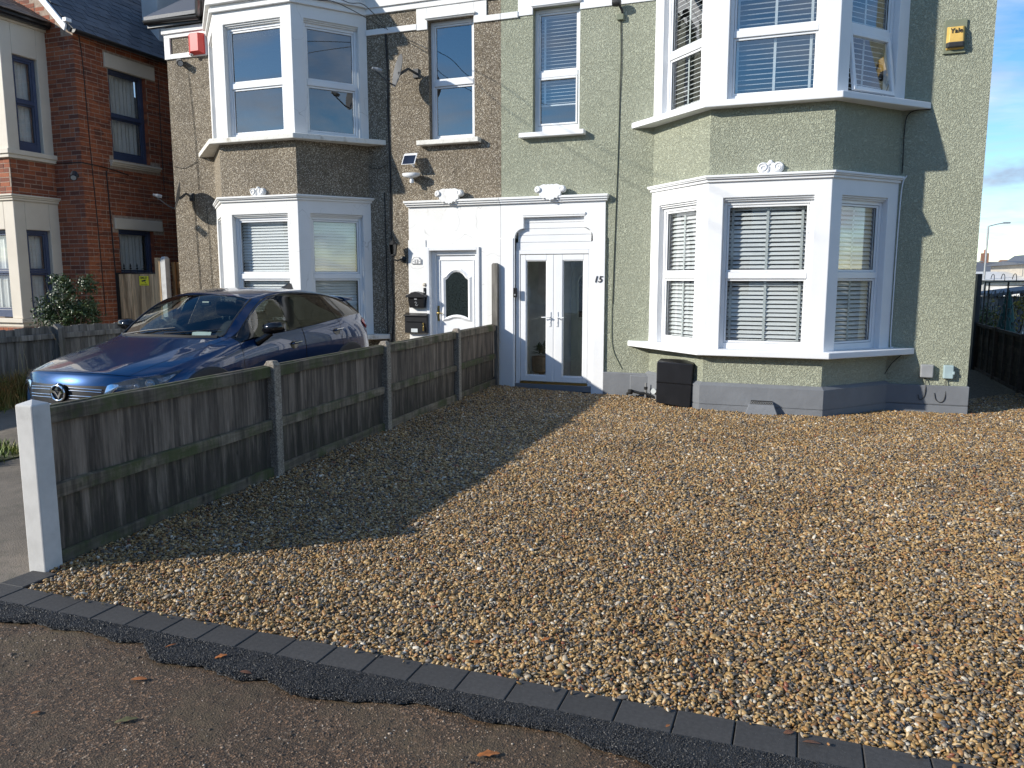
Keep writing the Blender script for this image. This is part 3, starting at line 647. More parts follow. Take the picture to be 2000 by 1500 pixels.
def blind(label, T, u0, u1, z0, z1, pitch, tilt, d, tapes, group, wslat=.050):
    O, U, D_ = T; c = ((u0+u1)/2); pos = (O[0]+U[0]*c+D_[0]*d, O[1]+U[1]*c+D_[1]*d, z1)
    b = thing('venetian_blind', label, 'blind', pos, group)
    ca, sa = math.cos(R(tilt)), math.sin(R(tilt)); L = (u1-u0)/2
    pr = []
    for t in (-1, -.33, .33, 1):
        y = t*wslat/2; z = .0035*(1-t*t); pr.append((y*ca-z*sa, y*sa+z*ca))
    mb = MB()
    n = len(pr); vs = []
    for x in (-L, L): vs += [(x, y, z+.0012) for y, z in pr]+[(x, y, z-.0012) for y, z in pr]
    fs = []
    for i in range(n-1): fs += [(i, i+1, 2*n+i+1, 2*n+i), (n+i+1, n+i, 3*n+i, 3*n+i+1)]
    fs += [(0, 2*n, 3*n, n), (n-1, 2*n-1, 4*n-1, 3*n-1)]
    mb.add(vs, fs); me = mb.mesh('slat'); me.materials.append(M['blind']); rz = math.atan2(U[1], U[0])
    k = 0; z = z1-.05
    while z > z0+.03:
        o = inst('slat', me, b, (pos[0], pos[1], z+random.uniform(-.0015,.0015)), (random.uniform(-.035,.035), random.uniform(-.0015,.0015), rz)); z -= pitch; k += 1
    hb = MB(T); hb.box(u0, u1, d-.02, d+.03, z1-.035, z1); part('headrail', hb, M['blind'], b)
    hb = MB(T); hb.box(u0, u1, d-.02, d+.02, z+.012, z+.03); part('bottom_rail', hb, M['blind'], b)
    for t in tapes:
        tb = MB(T); tb.box(t-.016, t+.016, d-wslat/2*abs(ca)-.010, d-wslat/2*abs(ca)-.008, z+.02, z1-.03); part('ladder_tape', tb, M['tape'], b)
    return b
def scroll_mb(T, u, z, s):
    """a plaster scroll crest: two volutes with a lobed middle"""
    mb = MB(T)
    for sg in (-1, 1):
        cx = u+sg*.105*s
        mb.lathe([(.078*s, .03), (.082*s, .0), (.070*s, -.03), (.056*s, -.042), (.0, -.042)], (cx, 0, z+.085*s), 'y', 20)
        pts = []
        for k in range(26):
            a = k/25*math.pi*2.6; r = .066*s*(1-.75*k/25); pts.append((cx+sg*r*math.cos(a+.3), -.044, z+.085*s+r*math.sin(a+.3)))
        mb.tube(pts, .0085*s, 6)
        mb.tube([(u+sg*.03*s, -.02, z+.10*s), (u+sg*.035*s, -.025, z+.05*s), (u+sg*.075*s, -.02, z-.005)], [.02*s, .02*s, .026*s], 8)
    mb.slab([(u-.075*s, z-.005), (u+.075*s, z-.005), (u+.045*s, z+.06*s), (u+.045*s, z+.12*s), (u-.045*s, z+.12*s), (u-.045*s, z+.06*s)], -.022, .03)
    for dx, dz, r in ((-.032, .13, .032), (.032, .13, .032), (0, .158, .036)):
        mb.lathe([(r*s, .03), (r*s, -.012), (r*.6*s, -.03), (0, -.034)], (u+dx*s, 0, z+dz*s), 'y', 14)
    return mb
def cartouche_mb(T, u, z):
    """plaque with scalloped edge and two rolled ends"""
    mb = MB(T); pts = []
    base_ = [(-.165,.05),(-.175,.01),(-.168,-.045),(-.13,-.055),(-.115,-.09),(-.075,-.078),(-.05,-.108),(-.025,-.10),(0,-.122),(.025,-.10),(.05,-.108),(.075,-.078),(.115,-.09),(.13,-.055),(.168,-.045),(.175,.01),(.165,.05),(.17,.10),(.13,.118),(.10,.128),(.06,.118),(.03,.126),(0,.119),(-.03,.126),(-.06,.118),(-.10,.128),(-.13,.118),(-.17,.10)]
    mb.slab([(u+x, z+y) for x, y in base_], -.035, .03)
    for sg in (-1, 1):
        cx = u+sg*.195
        mb.lathe([(.052, .03), (.055, -.03), (.04, -.055), (0, -.055)], (cx, 0, z+.048), 'y', 18)
        mb.tube([(cx+sg*(.042*(1-.7*k/20))*math.cos(k/20*5.2+2.2), -.056, z+.048+(.042*(1-.7*k/20))*math.sin(k/20*5.2+2.2)) for k in range(21)], .006, 6)
    return mb

def bay(root, B0, F0, F1, B1, wall, white, sillmat, plinth, upper_top, dirty):
    faces = [frame2(B0, F0), frame2(F0, F1), frame2(F1, B1)]
    ins = .012
    def poly(o, extra=0.0, yb=YW+.06):
        return [(B0[0]-o-extra, yb), (B0[0]-o-extra, YW), (F0[0]-o*.45, YF-o), (F1[0]+o*.45, YF-o), (B1[0]+o+extra, YW), (B1[0]+o+extra, yb)]
    # rendered walls under and between the windows
    part('bay_wall', MB().prism(poly(-ins), -.3, .672), wall, root); part('bay_wall', MB().prism(poly(-ins), 2.96, 3.872), wall, root)
    if plinth:
        mb = MB().prism(poly(.055), -.3, -.02); mb.prism(poly(.045), -.02, -.006); mb.prism(poly(.055), -.006, .245)
        a, b = poly(.055), poly(.0)
        n = len(a); mb.add([(x, y, .245) for x, y in a]+[(x, y, .285) for x, y in b], [(i, (i+1) % n, n+(i+1) % n, n+i) for i in range(n)]+[tuple(range(n, 2*n))])
        part('bay_plinth', mb, M['grey_plinth'], root)
    # white surrounds
    for lo, hi, z0, z1, nm in ((.735, 2.94, .735, 2.73, 'bay_surround'), (3.945, upper_top, 3.945, 5.73, 'bay_surround')):
        mb = MB()
        for T, L in faces:
            mb.T = T; a, b = .20, L-.20
            if L < 1.4: b = 1.10
            skin(mb, 0, L, lo, hi, [(a, b, lo-.1, z1)], 0, .17, False)
        mb.T = None; mb.weld = True; sr = part(nm, mb, white, root, bevel=.007)
        for T, L in faces:          # stepped head moulding inside the opening
            a, b = .20, (L-.20 if L > 1.4 else 1.10)
            mb = MB(T).box(a, b, .025, .17, z1-.022, z1-.001); mb.box(a, b, .05, .17, z1-.045, z1-.022); part('head_moulding', mb, white, sr, bevel=.003)
    # sills
    for zt in (.742, 3.948):
        p = [(B0[0]-.32, YW+.02), (B0[0]-.32, YW-.01), (F0[0]-.065, YF-.15), (F1[0]+.065, YF-.15), (B1[0]+.32, YW-.01), (B1[0]+.32, YW+.02)]
        mb = MB().prism(p, zt-.082, zt); part('window_sill', mb, sillmat, root, bevel=.010)
    # cornice over the lower windows
    mb = MB().prism(poly(.075), 2.99, 3.02); mb.prism(poly(.058), 2.972, 2.99); mb.prism(poly(.03), 2.935, 2.972); part('cornice', mb, white, root, bevel=.006)
    for k, (T, L) in enumerate(faces):
        b = L-.20 if L > 1.4 else 1.10
        for z0, z1, zt in ((.742, 2.69, 1.722), (3.948, 5.69, 4.785)):
            opened = (not dirty) and k == 2 and z0 > 3
            window(root, T, .20, b, z0, z1, zt, d=.085, only_low_open=opened, bottom=.03)
    return faces

# =============================================================== house with sage green render (right)
h15 = thing('rendered_house', 'right half of the pair, sage green textured render, white bays and double glass doors', 'house', (-1.2, YW, 0))
W15 = ((-2.14, YW), (-1.22, YF), (.30, YF), (1.15, YW))
T0 = ((0, YW, 0), (1, 0), (0, 1))
bay_holes = lambda B0, B1: [(B0[0]+.16, B1[0]-.16, .76, 2.9), (B0[0]+.16, B1[0]-.16, 3.97, 5.9)]
mb = skin(MB(T0), -4.52, 2.13, -.3, 6.25, bay_holes(W15[0], W15[3])+[(-4.0, -3.26, 3.90, 5.72), (-4.29, -3.02, -.3, 2.67)], 0, .26)
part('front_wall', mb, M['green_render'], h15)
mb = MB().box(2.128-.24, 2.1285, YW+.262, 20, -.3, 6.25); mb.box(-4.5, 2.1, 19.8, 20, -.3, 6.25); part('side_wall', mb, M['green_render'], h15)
mb = MB().box(-4.51, -4.40, YW+.262, 19.79, -.3, 6.2); part('party_wall', mb, M['room'], h15)
mb = MB().box(-4.39, 1.87, YW+.27, 19.78, 3.0, 3.25); mb.box(-4.39, 1.87, YW+.27, 19.78, 6.0, 6.2); mb.box(-4.39, 1.87, 15.9, 16.1, -.1, 2.99); mb.box(-4.39, 1.87, 15.9, 16.1, 3.26, 5.99); mb.box(-2.9, -2.75, YW+.27, 15.88, -.1, 2.99); mb.box(-4.39, 1.87, YW+.27, 15.88, -.12, -.01); part('rooms', mb, M['room'], h15)
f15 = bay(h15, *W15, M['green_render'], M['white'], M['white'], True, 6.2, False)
# plinth along the flat wall
mb = MB().box(-2.83, -2.05, YW-.05, YW+.05, -.3, .25); mb.box(-2.40, -2.10, YW-.075, YW-.05, -.3, .22); part('plinth', mb, M['grey_plinth'], h15, bevel=.015)
mb = MB().box(1.10, 2.15, YW-.06, YW+.05, -.3, -.02); mb.box(1.10, 2.15, YW-.05, YW+.05, -.02, -.006); mb.box(1.10, 2.15, YW-.06, YW+.05, -.006, .25); part('plinth', mb, M['grey_plinth'], h15, bevel=.008)
# string course, lintel and fascia
mb = MB().box(-4.515, -4.235, YW-.03, YW+.02, 5.612, 5.70); mb.box(-4.235, -2.16, YW-.024, YW+.02, 5.95, 6.25); mb.box(-4.235, -4.0, YW-.018, YW+.02, 5.63, 5.95); mb.box(-4.0, -3.26, YW-.018, YW+.02, 5.72, 5.95); mb.box(-3.26, -2.16, YW-.018, YW+.02, 5.622, 5.95)
mb.box(-4.515, -4.235, YW-.03, YW+.02, 5.95, 6.25); mb.box(-4.02, -3.24, YW-.05, YW-.018, 5.735, 5.765); mb.box(-4.0, -3.26, YW-.035, YW-.018, 5.7215, 5.735)
part('string_course', mb, M['white'], h15, bevel=.005)
mb = MB().box(1.17, 2.13, YW-.02, YW+.01, 6.0, 6.25); part('fascia', mb, M['white'], h15)
window(h15, T0, -4.0, -3.26, 3.90, 5.72, 4.765, d=.10, fw=.055, inset_low=True, bottom=.06)
mb = MB().box(-4.19, -3.16, YW-.12, YW+.12, 3.825, 3.895); part('window_sill', mb, M['white'], h15, bevel=.008)
part('scroll_ornament', scroll_mb(f15[1][0], 0.775, 3.015, .88), M['white'], h15, True, ang=35)
# the open top-hung sash of the right upper window
T, L = f15[2]; hz = 4.742; tilt = R(9.0)
mb = MB(); g = .05; u0, u1, hh = .255, 1.045, .735
def swing(u, dd, z):      # (0 = hinge) rotated outward
    return (u, .085-math.sin(tilt)*z+dd*math.cos(tilt), hz-math.cos(tilt)*z-dd*math.sin(tilt))
def sbox(mb, a, b, z0, z1, d0, d1):
    vs = [swing(*q) for q in [(a,d0,z0),(b,d0,z0),(b,d1,z0),(a,d1,z0),(a,d0,z1),(b,d0,z1),(b,d1,z1),(a,d1,z1)]]
    mb.add(vs, [(0,3,2,1),(4,5,6,7),(0,1,5,4),(1,2,6,5),(2,3,7,6),(3,0,4,7)])
mb.T = T
sbox(mb, u0, u0+g, 0, hh, -.02, .03); sbox(mb, u1-g, u1, 0, hh, -.02, .03); sbox(mb, u0+g, u1-g, 0, g, -.02, .03); sbox(mb, u0+g, u1-g, hh-g, hh, -.02, .03)
osash = part('open_sash', mb, M['upvc'], h15, bevel=.006, label='white sash tilted open at the bottom')
pb = MB(T); pb.add([swing(u0+g, .005, g), swing(u1-g, .005, g), swing(u1-g, .005, hh-g), swing(u0+g, .005, hh-g)], [(0,1,2,3)]); part('pane', pb, M['glass'], osash)
mb = MB(T); part('stay', mb.tube([(u0+.02, .10, hz-hh+.02), swing(u0+.02, .0, hh-.25)], .006, 6), M['darkgrey'], osash); part('stay', MB(T).tube([(u1-.02, .10, hz-hh+.02), swing(u1-.02, .0, hh-.25)], .006, 6), M['darkgrey'], osash)
# blinds
gb = 'white venetian blinds in the windows'
T, L = f15[1]
blind('wide white slatted blind with three tapes in ground floor bay of green house', T, .25, 1.27, .82, 2.64, .058, 52, .20, [.32, .76, 1.19], gb)
blind('wide white slatted blind in upstairs bay of green house', T, .25, 1.27, 4.02, 5.9, .062, 6, .20, [.30, .76, 1.19], gb)
T, L = f15[0]
blind('narrow white blind at the left side of the green house ground floor bay', T, .25, 1.06, .82, 2.64, .058, 50, .20, [.60], gb)
blind('narrow blind at left side of the upstairs bay of the green house', T, .25, 1.06, 4.02, 5.64, .062, 28, .20, [.60], gb)
T, L = f15[2]
blind('narrow white blind at the right side of the green house ground floor bay', T, .25, 1.06, .82, 2.64, .058, 52, .20, [.66], gb)
blind('narrow blind behind the tilted open upstairs sash', T, .25, 1.06, 4.02, 5.64, .062, 30, .20, [.66], gb)
blind('blind lowered three quarters in the small window above the double doors', T0, -3.93, -3.33, 4.33, 5.66, .052, 10, .21, [-3.86], gb)

# door surround of 15
def arc(cx, cz, r, a0, a1, n=8): return [(cx+r*math.cos(R(a0+(a1-a0)*k/n)), cz+r*math.sin(R(a0+(a1-a0)*k/n))) for k in range(n+1)]
def surround15():
    mb = MB(T0)
    mb.slab([(-4.518, -.2), (-4.29, -.2), (-4.29, 2.31)]+arc(-4.14, 2.31, .15, 180, 90, 8)+[(-4.14, 2.66), (-3.16, 2.66), (-3.16, 2.46)]+arc(-3.17, 2.31, .15, 90, 0, 8)+[(-3.02, -.2), (-2.83, -.2), (-2.83, 2.845), (-4.518, 2.845)], -.03, .10)
    mb.box(-4.519, -4.31, -.042, -.03, -.2, 2.315); mb.box(-2.995, -2.826, -.042, -.03, -.2, 2.315)
    return mb
part('door_surround', surround15(), M['white'], h15, bevel=.004)
mb = MB(T0).box(-4.16, -3.14, -.05, .06, 2.655, 2.685); mb.box(-4.15, -3.15, -.04, .06, 2.63, 2.655); part('surround_moulding', mb, M['white'], h15)
mb = MB(T0).box(-4.519, -2.78, -.115, .03, 2.905, 2.94); mb.box(-4.519, -2.79, -.095, .03, 2.875, 2.905); mb.box(-4.519, -2.80, -.07, .03, 2.845, 2.875); part('cornice', mb, M['white'], h15, bevel=.005)
part('cartouche', cartouche_mb(((0, YW-.09, 0), (1, 0), (0, 1)), -3.68, 2.985), M['white'], h15, bevel=.006, ang=30)
bz = [2.125, 2.245, 2.355, 2.455, 2.545, 2.655]
for a, b in zip(bz[:-1], bz[1:]):
    mb = MB(T0); x0, x1 = (-4.285, -3.025) if b < 2.33 else ((-4.25, -3.06) if b < 2.46 else (-4.15, -3.15))
    mb.box(x0, x1, .035, .06, a+.003, b-.003); mb.box(x0, x1, .045, .07, b-.004, b+.002); part('shiplap_board', mb, M['upvc'], h15, bevel=.006)
mb = MB(T0).box(-4.29, -4.215, .02, .11, -.0, 2.125); mb.box(-3.095, -3.02, .02, .11, -.0, 2.125); mb.box(-4.215, -3.095, .02, .11, 2.06, 2.125); part('door_frame', mb, M['upvc'], h15, bevel=.006)
mb = MB(T0).box(-4.30, -3.0, -.02, .13, -.09, .005); part('threshold', mb, M['grey_plinth'], h15, bevel=.004)
mb = MB(T0).box(-4.21, -3.10, .0, .09, .0055, .035); part('threshold_strip', mb, M['brass'], h15)
for x0, x1, gl, gr_, hx, sg in ((-4.21, -3.66, -4.12, -3.775, -3.715, -1), (-3.64, -3.10, -3.515, -3.175, -3.597, 1)):
    mb = MB(T0).box(x0, gl, .03, .09, .045, 2.05); mb.box(gr_, x1, .03, .09, .045, 2.05); mb.box(gl, gr_, .03, .09, 1.965, 2.05); mb.box(gl, gr_, .03, .09, .045, .135)
    dr = part('glass_door', mb, M['upvc'], h15, bevel=.006)
    mb = MB(T0); q = .014
    mb.box(gl, gl+q, .042, .08, .135, 1.965); mb.box(gr_-q, gr_, .042, .08, .135, 1.965); mb.box(gl+q, gr_-q, .042, .08, 1.951, 1.965); mb.box(gl+q, gr_-q, .042, .08, .135, .149); part('bead', mb, M['upvc'], dr, bevel=.004)
    mb = MB(T0).add([(gl+q, .06, .149), (gr_-q, .06, .149), (gr_-q, .06, 1.951), (gl+q, .06, 1.951)], [(0,1,2,3)]); part('pane', mb, M['glass'], dr)
    mb = MB(T0).box(hx-.016, hx+.016, .018, .03, .93, 1.16); mb.tube([(hx, .02, 1.075), (hx, -.025, 1.075), (hx+sg*.02, -.03, 1.075), (hx+sg*.125, -.028, 1.072)], .009, 8); mb.lathe([(.008, .018), (.008, .012), (0, .012)], (hx, 0, .99), 'y', 10); part('handle', mb, M['upvc'], dr, bevel=.003)
mb = MB(T0).box(-3.66, -3.64, .035, .085, .045, 2.05); part('door_mullion', mb, M['upvc'], h15)
# porch behind the glass doors
mb = MB(T0).box(-4.38, -4.36, .135, .95, -.05, 2.4); mb.box(-2.96, -2.94, .135, .95, -.05, 2.4); mb.box(-4.36, -2.96, .135, .95, 2.3, 2.35); mb.box(-4.36, -3.62, .94, .97, -.05, 2.3); mb.box(-3.62, -2.96, .94, .97, 2.12, 2.3); part('porch_wall', mb, M['roomwhite'], h15)
mb = MB(T0).box(-4.36, -2.96, .135, 1.0, -.05, .0); part('porch_floor', mb, M['room'], h15)
mb = MB(T0).box(-3.62, -2.97, .90, .95, .01, 2.11); idr = part('inner_door', mb, M['sage'], h15, bevel=.006)
gp = [(-3.50, 1.02), (-3.06, 1.02), (-3.06, 1.66), (-3.12, 1.74), (-3.20, 1.79), (-3.28, 1.80), (-3.36, 1.79), (-3.44, 1.74), (-3.50, 1.66)]
mb = MB(T0).slab(gp, .886, .90); part('pane', mb, M['frosted'], idr)
mb = MB(T0)
for a, b in zip(gp, gp[1:]+gp[:1]): mb.tube([(a[0], .892, a[1]), (b[0], .892, b[1])], .022, 6)
for a, b in ((.14, .40), (.48, .74)):
    for x0, x1, z0, z1 in ((-3.52, -3.06, a, a+.02), (-3.52, -3.06, b-.02, b), (-3.52, -3.50, a+.02, b-.02), (-3.08, -3.06, a+.02, b-.02)): mb.box(x0, x1, .888, .9, z0, z1)
part('moulding', mb, M['sage'], idr)
mb = MB(T0).box(-3.42, -3.14, .884, .90, .84, .90); part('letter_plate', mb, M['brass'], idr)
mb = textmesh('number', '15', .135, None, ((-2.93, YW-.046, 1.665), (1, 0), (0, 1)), .008, italic=.25); part('house_number', mb, M['ink'], h15)
mb = MB(T0).box(-4.304, -4.24, -.062, -.042, 1.385, 1.535); db = part('doorbell', mb, M['black'], h15, bevel=.006); mb = MB(T0).lathe([(.014, -.062), (.014, -.066), (0, -.066)], (-4.272, 0, 1.425), 'y', 14); part('bell_button', mb, M['greyplastic'], db); mb = MB(T0).lathe([(.010, -.062), (.008, -.065), (0, -.065)], (-4.272, 0, 1.50), 'y', 12); part('bell_camera', mb, M['gloss'], db)
# potted plant in the porch
pt = thing('potted_plant', 'green plant in a wooden pot standing behind the left glass door', 'plant', (-4.0, YW+.48, 0))
mb = MB().lathe([(.12, .13), (.155, .16), (.165, .34), (.165, .40), (.14, .40), (.14, .385), (0, .38)], (-4.0, YW+.48, 0), 'z', 20); mb.tube([(-4.0, YW+.48, 0), (-4.0, YW+.48, .15)], .045, 8); part('pot', mb, M['pot'], pt, True, ang=40)
mb = MB()
for i in range(70):
    a = random.uniform(0, 6.28); e = random.uniform(.15, 1.3); L = random.uniform(.10, .2); b0 = Vector((-4.0+random.uniform(-.06,.06), YW+.48+random.uniform(-.06,.06), .42+random.uniform(0, .12)))
    dr_ = Vector((math.cos(a)*math.cos(e), math.sin(a)*math.cos(e), math.sin(e))); sd_ = dr_.cross(Vector((0,0,1))).normalized()*.022
    p1 = b0+dr_*L*.55; p2 = b0+dr_*L-Vector((0,0,.02)); mb.add([tuple(b0), tuple(p1+sd_), tuple(p2), tuple(p1-sd_)], [(0,1,2,3)])
part('foliage', mb, M['leaf_dark'], pt)

# =============================================================== house with brown pebbledash (left half)
h13 = thing('rendered_house', 'left half of the pair, brown pebbledash walls with weathered white bays', 'house', (-8.0, YW, 0))
W13 = ((-10.1, YW), (-9.14, YF), (-7.64, YF), (-6.88, YW))
mb = skin(MB(T0), -11.03, -4.522, -.3, 6.25, bay_holes(W13[0], W13[3])+[(-5.76, -4.97, 3.89, 5.73), (-5.80, -4.90, -.3, 2.16)], 0, .26)
part('front_wall', mb, M['pebbledash'], h13)
mb = MB().box(-11.028, -10.79, YW+.262, 20, -.3, 6.25); mb.box(-11.0, -4.54, 19.8, 20, -.3, 6.25); part('side_wall', mb, M['pebbledash'], h13)
mb = MB().box(-10.78, -4.53, YW+.27, 19.78, 3.0, 3.25); mb.box(-10.78, -4.53, YW+.27, 19.78, 6.0, 6.2); mb.box(-10.78, -4.53, 15.9, 16.1, -.1, 2.99); mb.box(-10.78, -4.53, 15.9, 16.1, 3.26, 5.99); mb.box(-10.785, -10.765, YW+.265, 15.89, -.1, 2.99); mb.box(-10.785, -10.765, YW+.265, 15.89, 3.26, 5.99); mb.box(-6.3, -6.2, YW+.27, 15.89, 3.26, 5.99); part('rooms', mb, M['room'], h13)
f13 = bay(h13, *W13, M['pebbledash'], M['white_old'], M['sill_old'], False, 5.925, True)
def poly13(o): return [(W13[0][0]-o, YW+.06), (W13[0][0]-o, YW), (W13[1][0]-o*.45, YF-o), (W13[2][0]+o*.45, YF-o), (W13[3][0]+o, YW), (W13[3][0]+o, YW+.06)]
mb = MB().prism(poly13(.05), 5.925, 5.985); mb.prism(poly13(.03), 5.985, 6.03); mb.prism(poly13(.10), 6.03, 6.11); mb.prism(poly13(.075), 6.11, 6.25); part('cornice', mb, M['white_old'], h13, bevel=.006)
part('scroll_ornament', scroll_mb(f13[1][0], 0.75, 3.015, .8), M['white_old'], h13, True, ang=35)
# string course, lintel panel, fascia, framed panel at the left
mb = MB().box(-6.87, -5.955, YW-.028, YW+.02, 5.612, 5.70); mb.box(-4.965, -4.523, YW-.028, YW+.02, 5.612, 5.70); mb.box(-5.955, -5.765, YW-.022, YW+.02, 5.60, 5.93); mb.box(-5.765, -4.965, YW-.022, YW+.02, 5.73, 5.93); mb.box(-4.965, -4.75, YW-.022, YW+.02, 5.70, 5.93)
mb.box(-6.87, -4.523, YW-.04, YW+.02, 5.93, 6.02); mb.box(-6.87, -4.523, YW-.07, YW+.02, 6.02, 6.25); mb.box(-5.80, -4.93, YW-.06, YW-.022, 5.748, 5.775); mb.box(-5.78, -4.95, YW-.04, YW-.022, 5.7305, 5.748)
part('string_course', mb, M['white_old'], h13, bevel=.005)
mb = MB().box(-11.05, -10.92, YW-.03, YW+.02, 5.62, 5.98); mb.box(-10.92, -10.10, YW-.03, YW+.02, 5.62, 5.705); mb.box(-10.46, -10.10, YW-.03, YW+.02, 5.705, 5.98); mb.box(-11.05, -10.10, YW-.03, YW+.02, 5.98, 6.05); mb.box(-11.08, -10.10, YW-.06, YW+.02, 6.05, 6.15); part('panel_frame', mb, M['white_old'], h13, bevel=.006)
window(h13, T0, -5.76, -4.97, 3.89, 5.73, 4.785, d=.10, fw=.055, bottom=.0)
mb = MB().box(-5.94, -4.86, YW-.13, YW+.12, 3.81, 3.885); part('window_sill', mb, M['sill_old'], h13, bevel=.01)
# roof, gutter
mb = MB().add([(-11.3, YW-.22, 6.27), (2.3, YW-.22, 6.27), (2.3, 16.0, 9.0), (-11.3, 16.0, 9.0), (-11.3, 20.2, 6.27), (2.3, 20.2, 6.27), (-11.3, YW-.22, 6.33), (2.3, YW-.22, 6.33), (2.3, 16.0, 9.06), (-11.3, 16.0, 9.06), (-11.3, 20.2, 6.33), (2.3, 20.2, 6.33)],
    [(0,1,2,3), (3,2,5,4), (6,9,8,7), (9,10,11,8), (0,6,7,1), (4,5,11,10), (0,3,9,6), (3,4,10,9), (1,7,8,2), (2,8,11,5)]); part('roof', mb, M['slate'], h13)
def gutter_mb(pts, r):
    mb = MB()
    for a, b in zip(pts[:-1], pts[1:]):
        a, b = Vector(a), Vector(b); t = (b-a).normalized(); s_ = Vector((0,0,1)).cross(t); n = 8; vs = []; 
        for q in (a, b):
            for k in range(n+1):
                an = math.pi*k/n; vs.append(tuple(q+s_*math.cos(an)*r-Vector((0,0,1))*math.sin(an)*r))
        mb.add(vs, [(k, k+1, n+2+k, n+1+k) for k in range(n)]+[tuple(range(n+1)), tuple(range(2*n+1, n, -1))])
    return mb
mb = gutter_mb([(-11.32, YW-.17, 6.27), (-10.12, YW-.17, 6.24)], .062); mb.tube([(-10.12, YW-.17, 6.27), (-9.2, YF-.20, 6.30)], .06, 10); mb.tube([(-9.2, YF-.20, 6.30), (-7.6, YF-.20, 6.30)], .06, 10); part('gutter', mb, M['gutter'], h13)
mb = MB().box(-11.3, -10.12, YW-.14, YW-.06, 6.16, 6.30); part('soffit', mb, M['gutter'], h13)
mb = MB().prism([(-10.3, YW), (-9.25, YF-.16), (-7.5, YF-.16), (-6.75, YW)], 6.255, 6.30); part('bay_roof', mb, M['slate'], h13)
# blinds (closed) in the ground floor bay
T, L = f13[1]
g13 = 'closed blinds of the pebbledash house'
blind('closed pale blind in the front of the pebbledash bay, behind the car roof', T, .25, 1.25, .82, 2.64, .048, 58, .20, [], g13)
T, L = f13[2]
blind('closed pale blind in the right side of the pebbledash bay', T, .25, 1.02, .82, 2.64, .048, 58, .20, [], g13)
T, L = f13[0]
blind('closed pale blind in the hidden left side of the pebbledash bay', T, .25, 1.06, .82, 2.64, .048, 58, .20, [], g13)
# door surround of 13 and its door
mb = MB(T0)
mb.slab([(-6.155, -.2), (-5.80, -.2), (-5.80, 2.16), (-4.90, 2.16), (-4.90, -.2), (-4.522, -.2), (-4.522, 2.845), (-6.155, 2.845)], -.03, .10)
mb.box(-6.165, -5.84, -.042, -.03, -.2, 2.31); mb.box(-4.78, -4.523, -.042, -.03, -.2, 2.31)
part('door_surround', mb, M['white_old'], h13, bevel=.004)
mb = MB(T0).box(-6.21, -4.522, -.115, .03, 2.905, 2.94); mb.box(-6.19, -4.522, -.095, .03, 2.875, 2.905); mb.box(-6.17, -4.522, -.07, .03, 2.845, 2.875); part('cornice', mb, M['white_old'], h13, bevel=.005)
part('cartouche', cartouche_mb(((0, YW-.09, 0), (1, 0), (0, 1)), -5.38, 2.985), M['white_old'], h13, bevel=.006, ang=30)
mb = MB(T0).box(-5.83, -5.775, -.062, .12, -.05, 2.19); mb.box(-4.93, -4.885, -.062, .12, -.05, 2.19); mb.box(-5.775, -4.93, -.062, .12, 2.135, 2.19); part('architrave', mb, M['upvc'], h13, bevel=.006)
mb = MB(T0).box(-5.775, -5.70, .03, .13, -.05, 2.135); mb.box(-4.99, -4.93, .03, .13, -.05, 2.135); mb.box(-5.70, -4.99, .03, .13, 2.06, 2.135); part('door_frame', mb, M['upvc'], h13, bevel=.006)
mb = MB(T0).box(-5.70, -4.99, .06, .12, -.02, 2.055); d13 = part('front_door', mb, M['upvc'], h13, bevel=.006, label='white front door with an arched dark glass')
gl = [(-5.53, 1.04), (-5.47, 1.065), (-5.40, 1.083), (-5.33, 1.09), (-5.26, 1.083), (-5.19, 1.065), (-5.13, 1.04), (-5.13, 1.66), (-5.17, 1.685), (-5.22, 1.745), (-5.27, 1.78), (-5.33, 1.79), (-5.39, 1.78), (-5.44, 1.745), (-5.49, 1.685), (-5.53, 1.66)]
go_ = [(-5.60, .97), (-5.48, .985), (-5.40, 1.015), (-5.33, 1.02), (-5.26, 1.015), (-5.18, .985), (-5.06, .97), (-5.06, 1.72), (-5.12, 1.735), (-5.18, 1.79), (-5.25, 1.84), (-5.33, 1.855), (-5.41, 1.84), (-5.48, 1.79), (-5.54, 1.735), (-5.60, 1.72)]
mb = MB(T0).slab(gl, .052, .06); part('pane', mb, M['frosted'], d13)
mb = MB(T0); n = len(gl)
mid = [((a[0]+b[0])/2, (a[1]+b[1])/2) for a, b in zip(gl, go_)]
mb.add([(x, .052, z) for x, z in gl]+[(x, .030, z) for x, z in mid]+[(x, .059, z) for x, z in go_], [(i, (i+1) % n, n+(i+1) % n, n+i) for i in range(n)]+[(n+i, n+(i+1) % n, 2*n+(i+1) % n, 2*n+i) for i in range(n)]); part('moulding', mb, M['upvc'], d13)
mb = MB(T0)
for x0, x1, z0, z1 in ((-5.645, -5.02, 1.975, 1.99), (-5.645, -5.63, .88, 1.975), (-5.035, -5.02, .88, 1.975)): mb.box(x0, x1, .046, .06, z0, z1)
part('panel_moulding', mb, M['upvc'], d13, bevel=.004)
mb = MB(T0).box(-5.685, -5.645, .048, .06, .98, 1.23); mb.tube([(-5.665, .05, 1.115), (-5.665, .0, 1.115), (-5.64, -.005, 1.115), (-5.565, -.004, 1.11)], .009, 8); part('handle', mb, M['brass'], d13, bevel=.002)
mb = MB(T0).box(-5.50, -5.20, .045, .06, 2.085, 2.10); part('trickle_vent', mb, M['greyplastic'], h13)
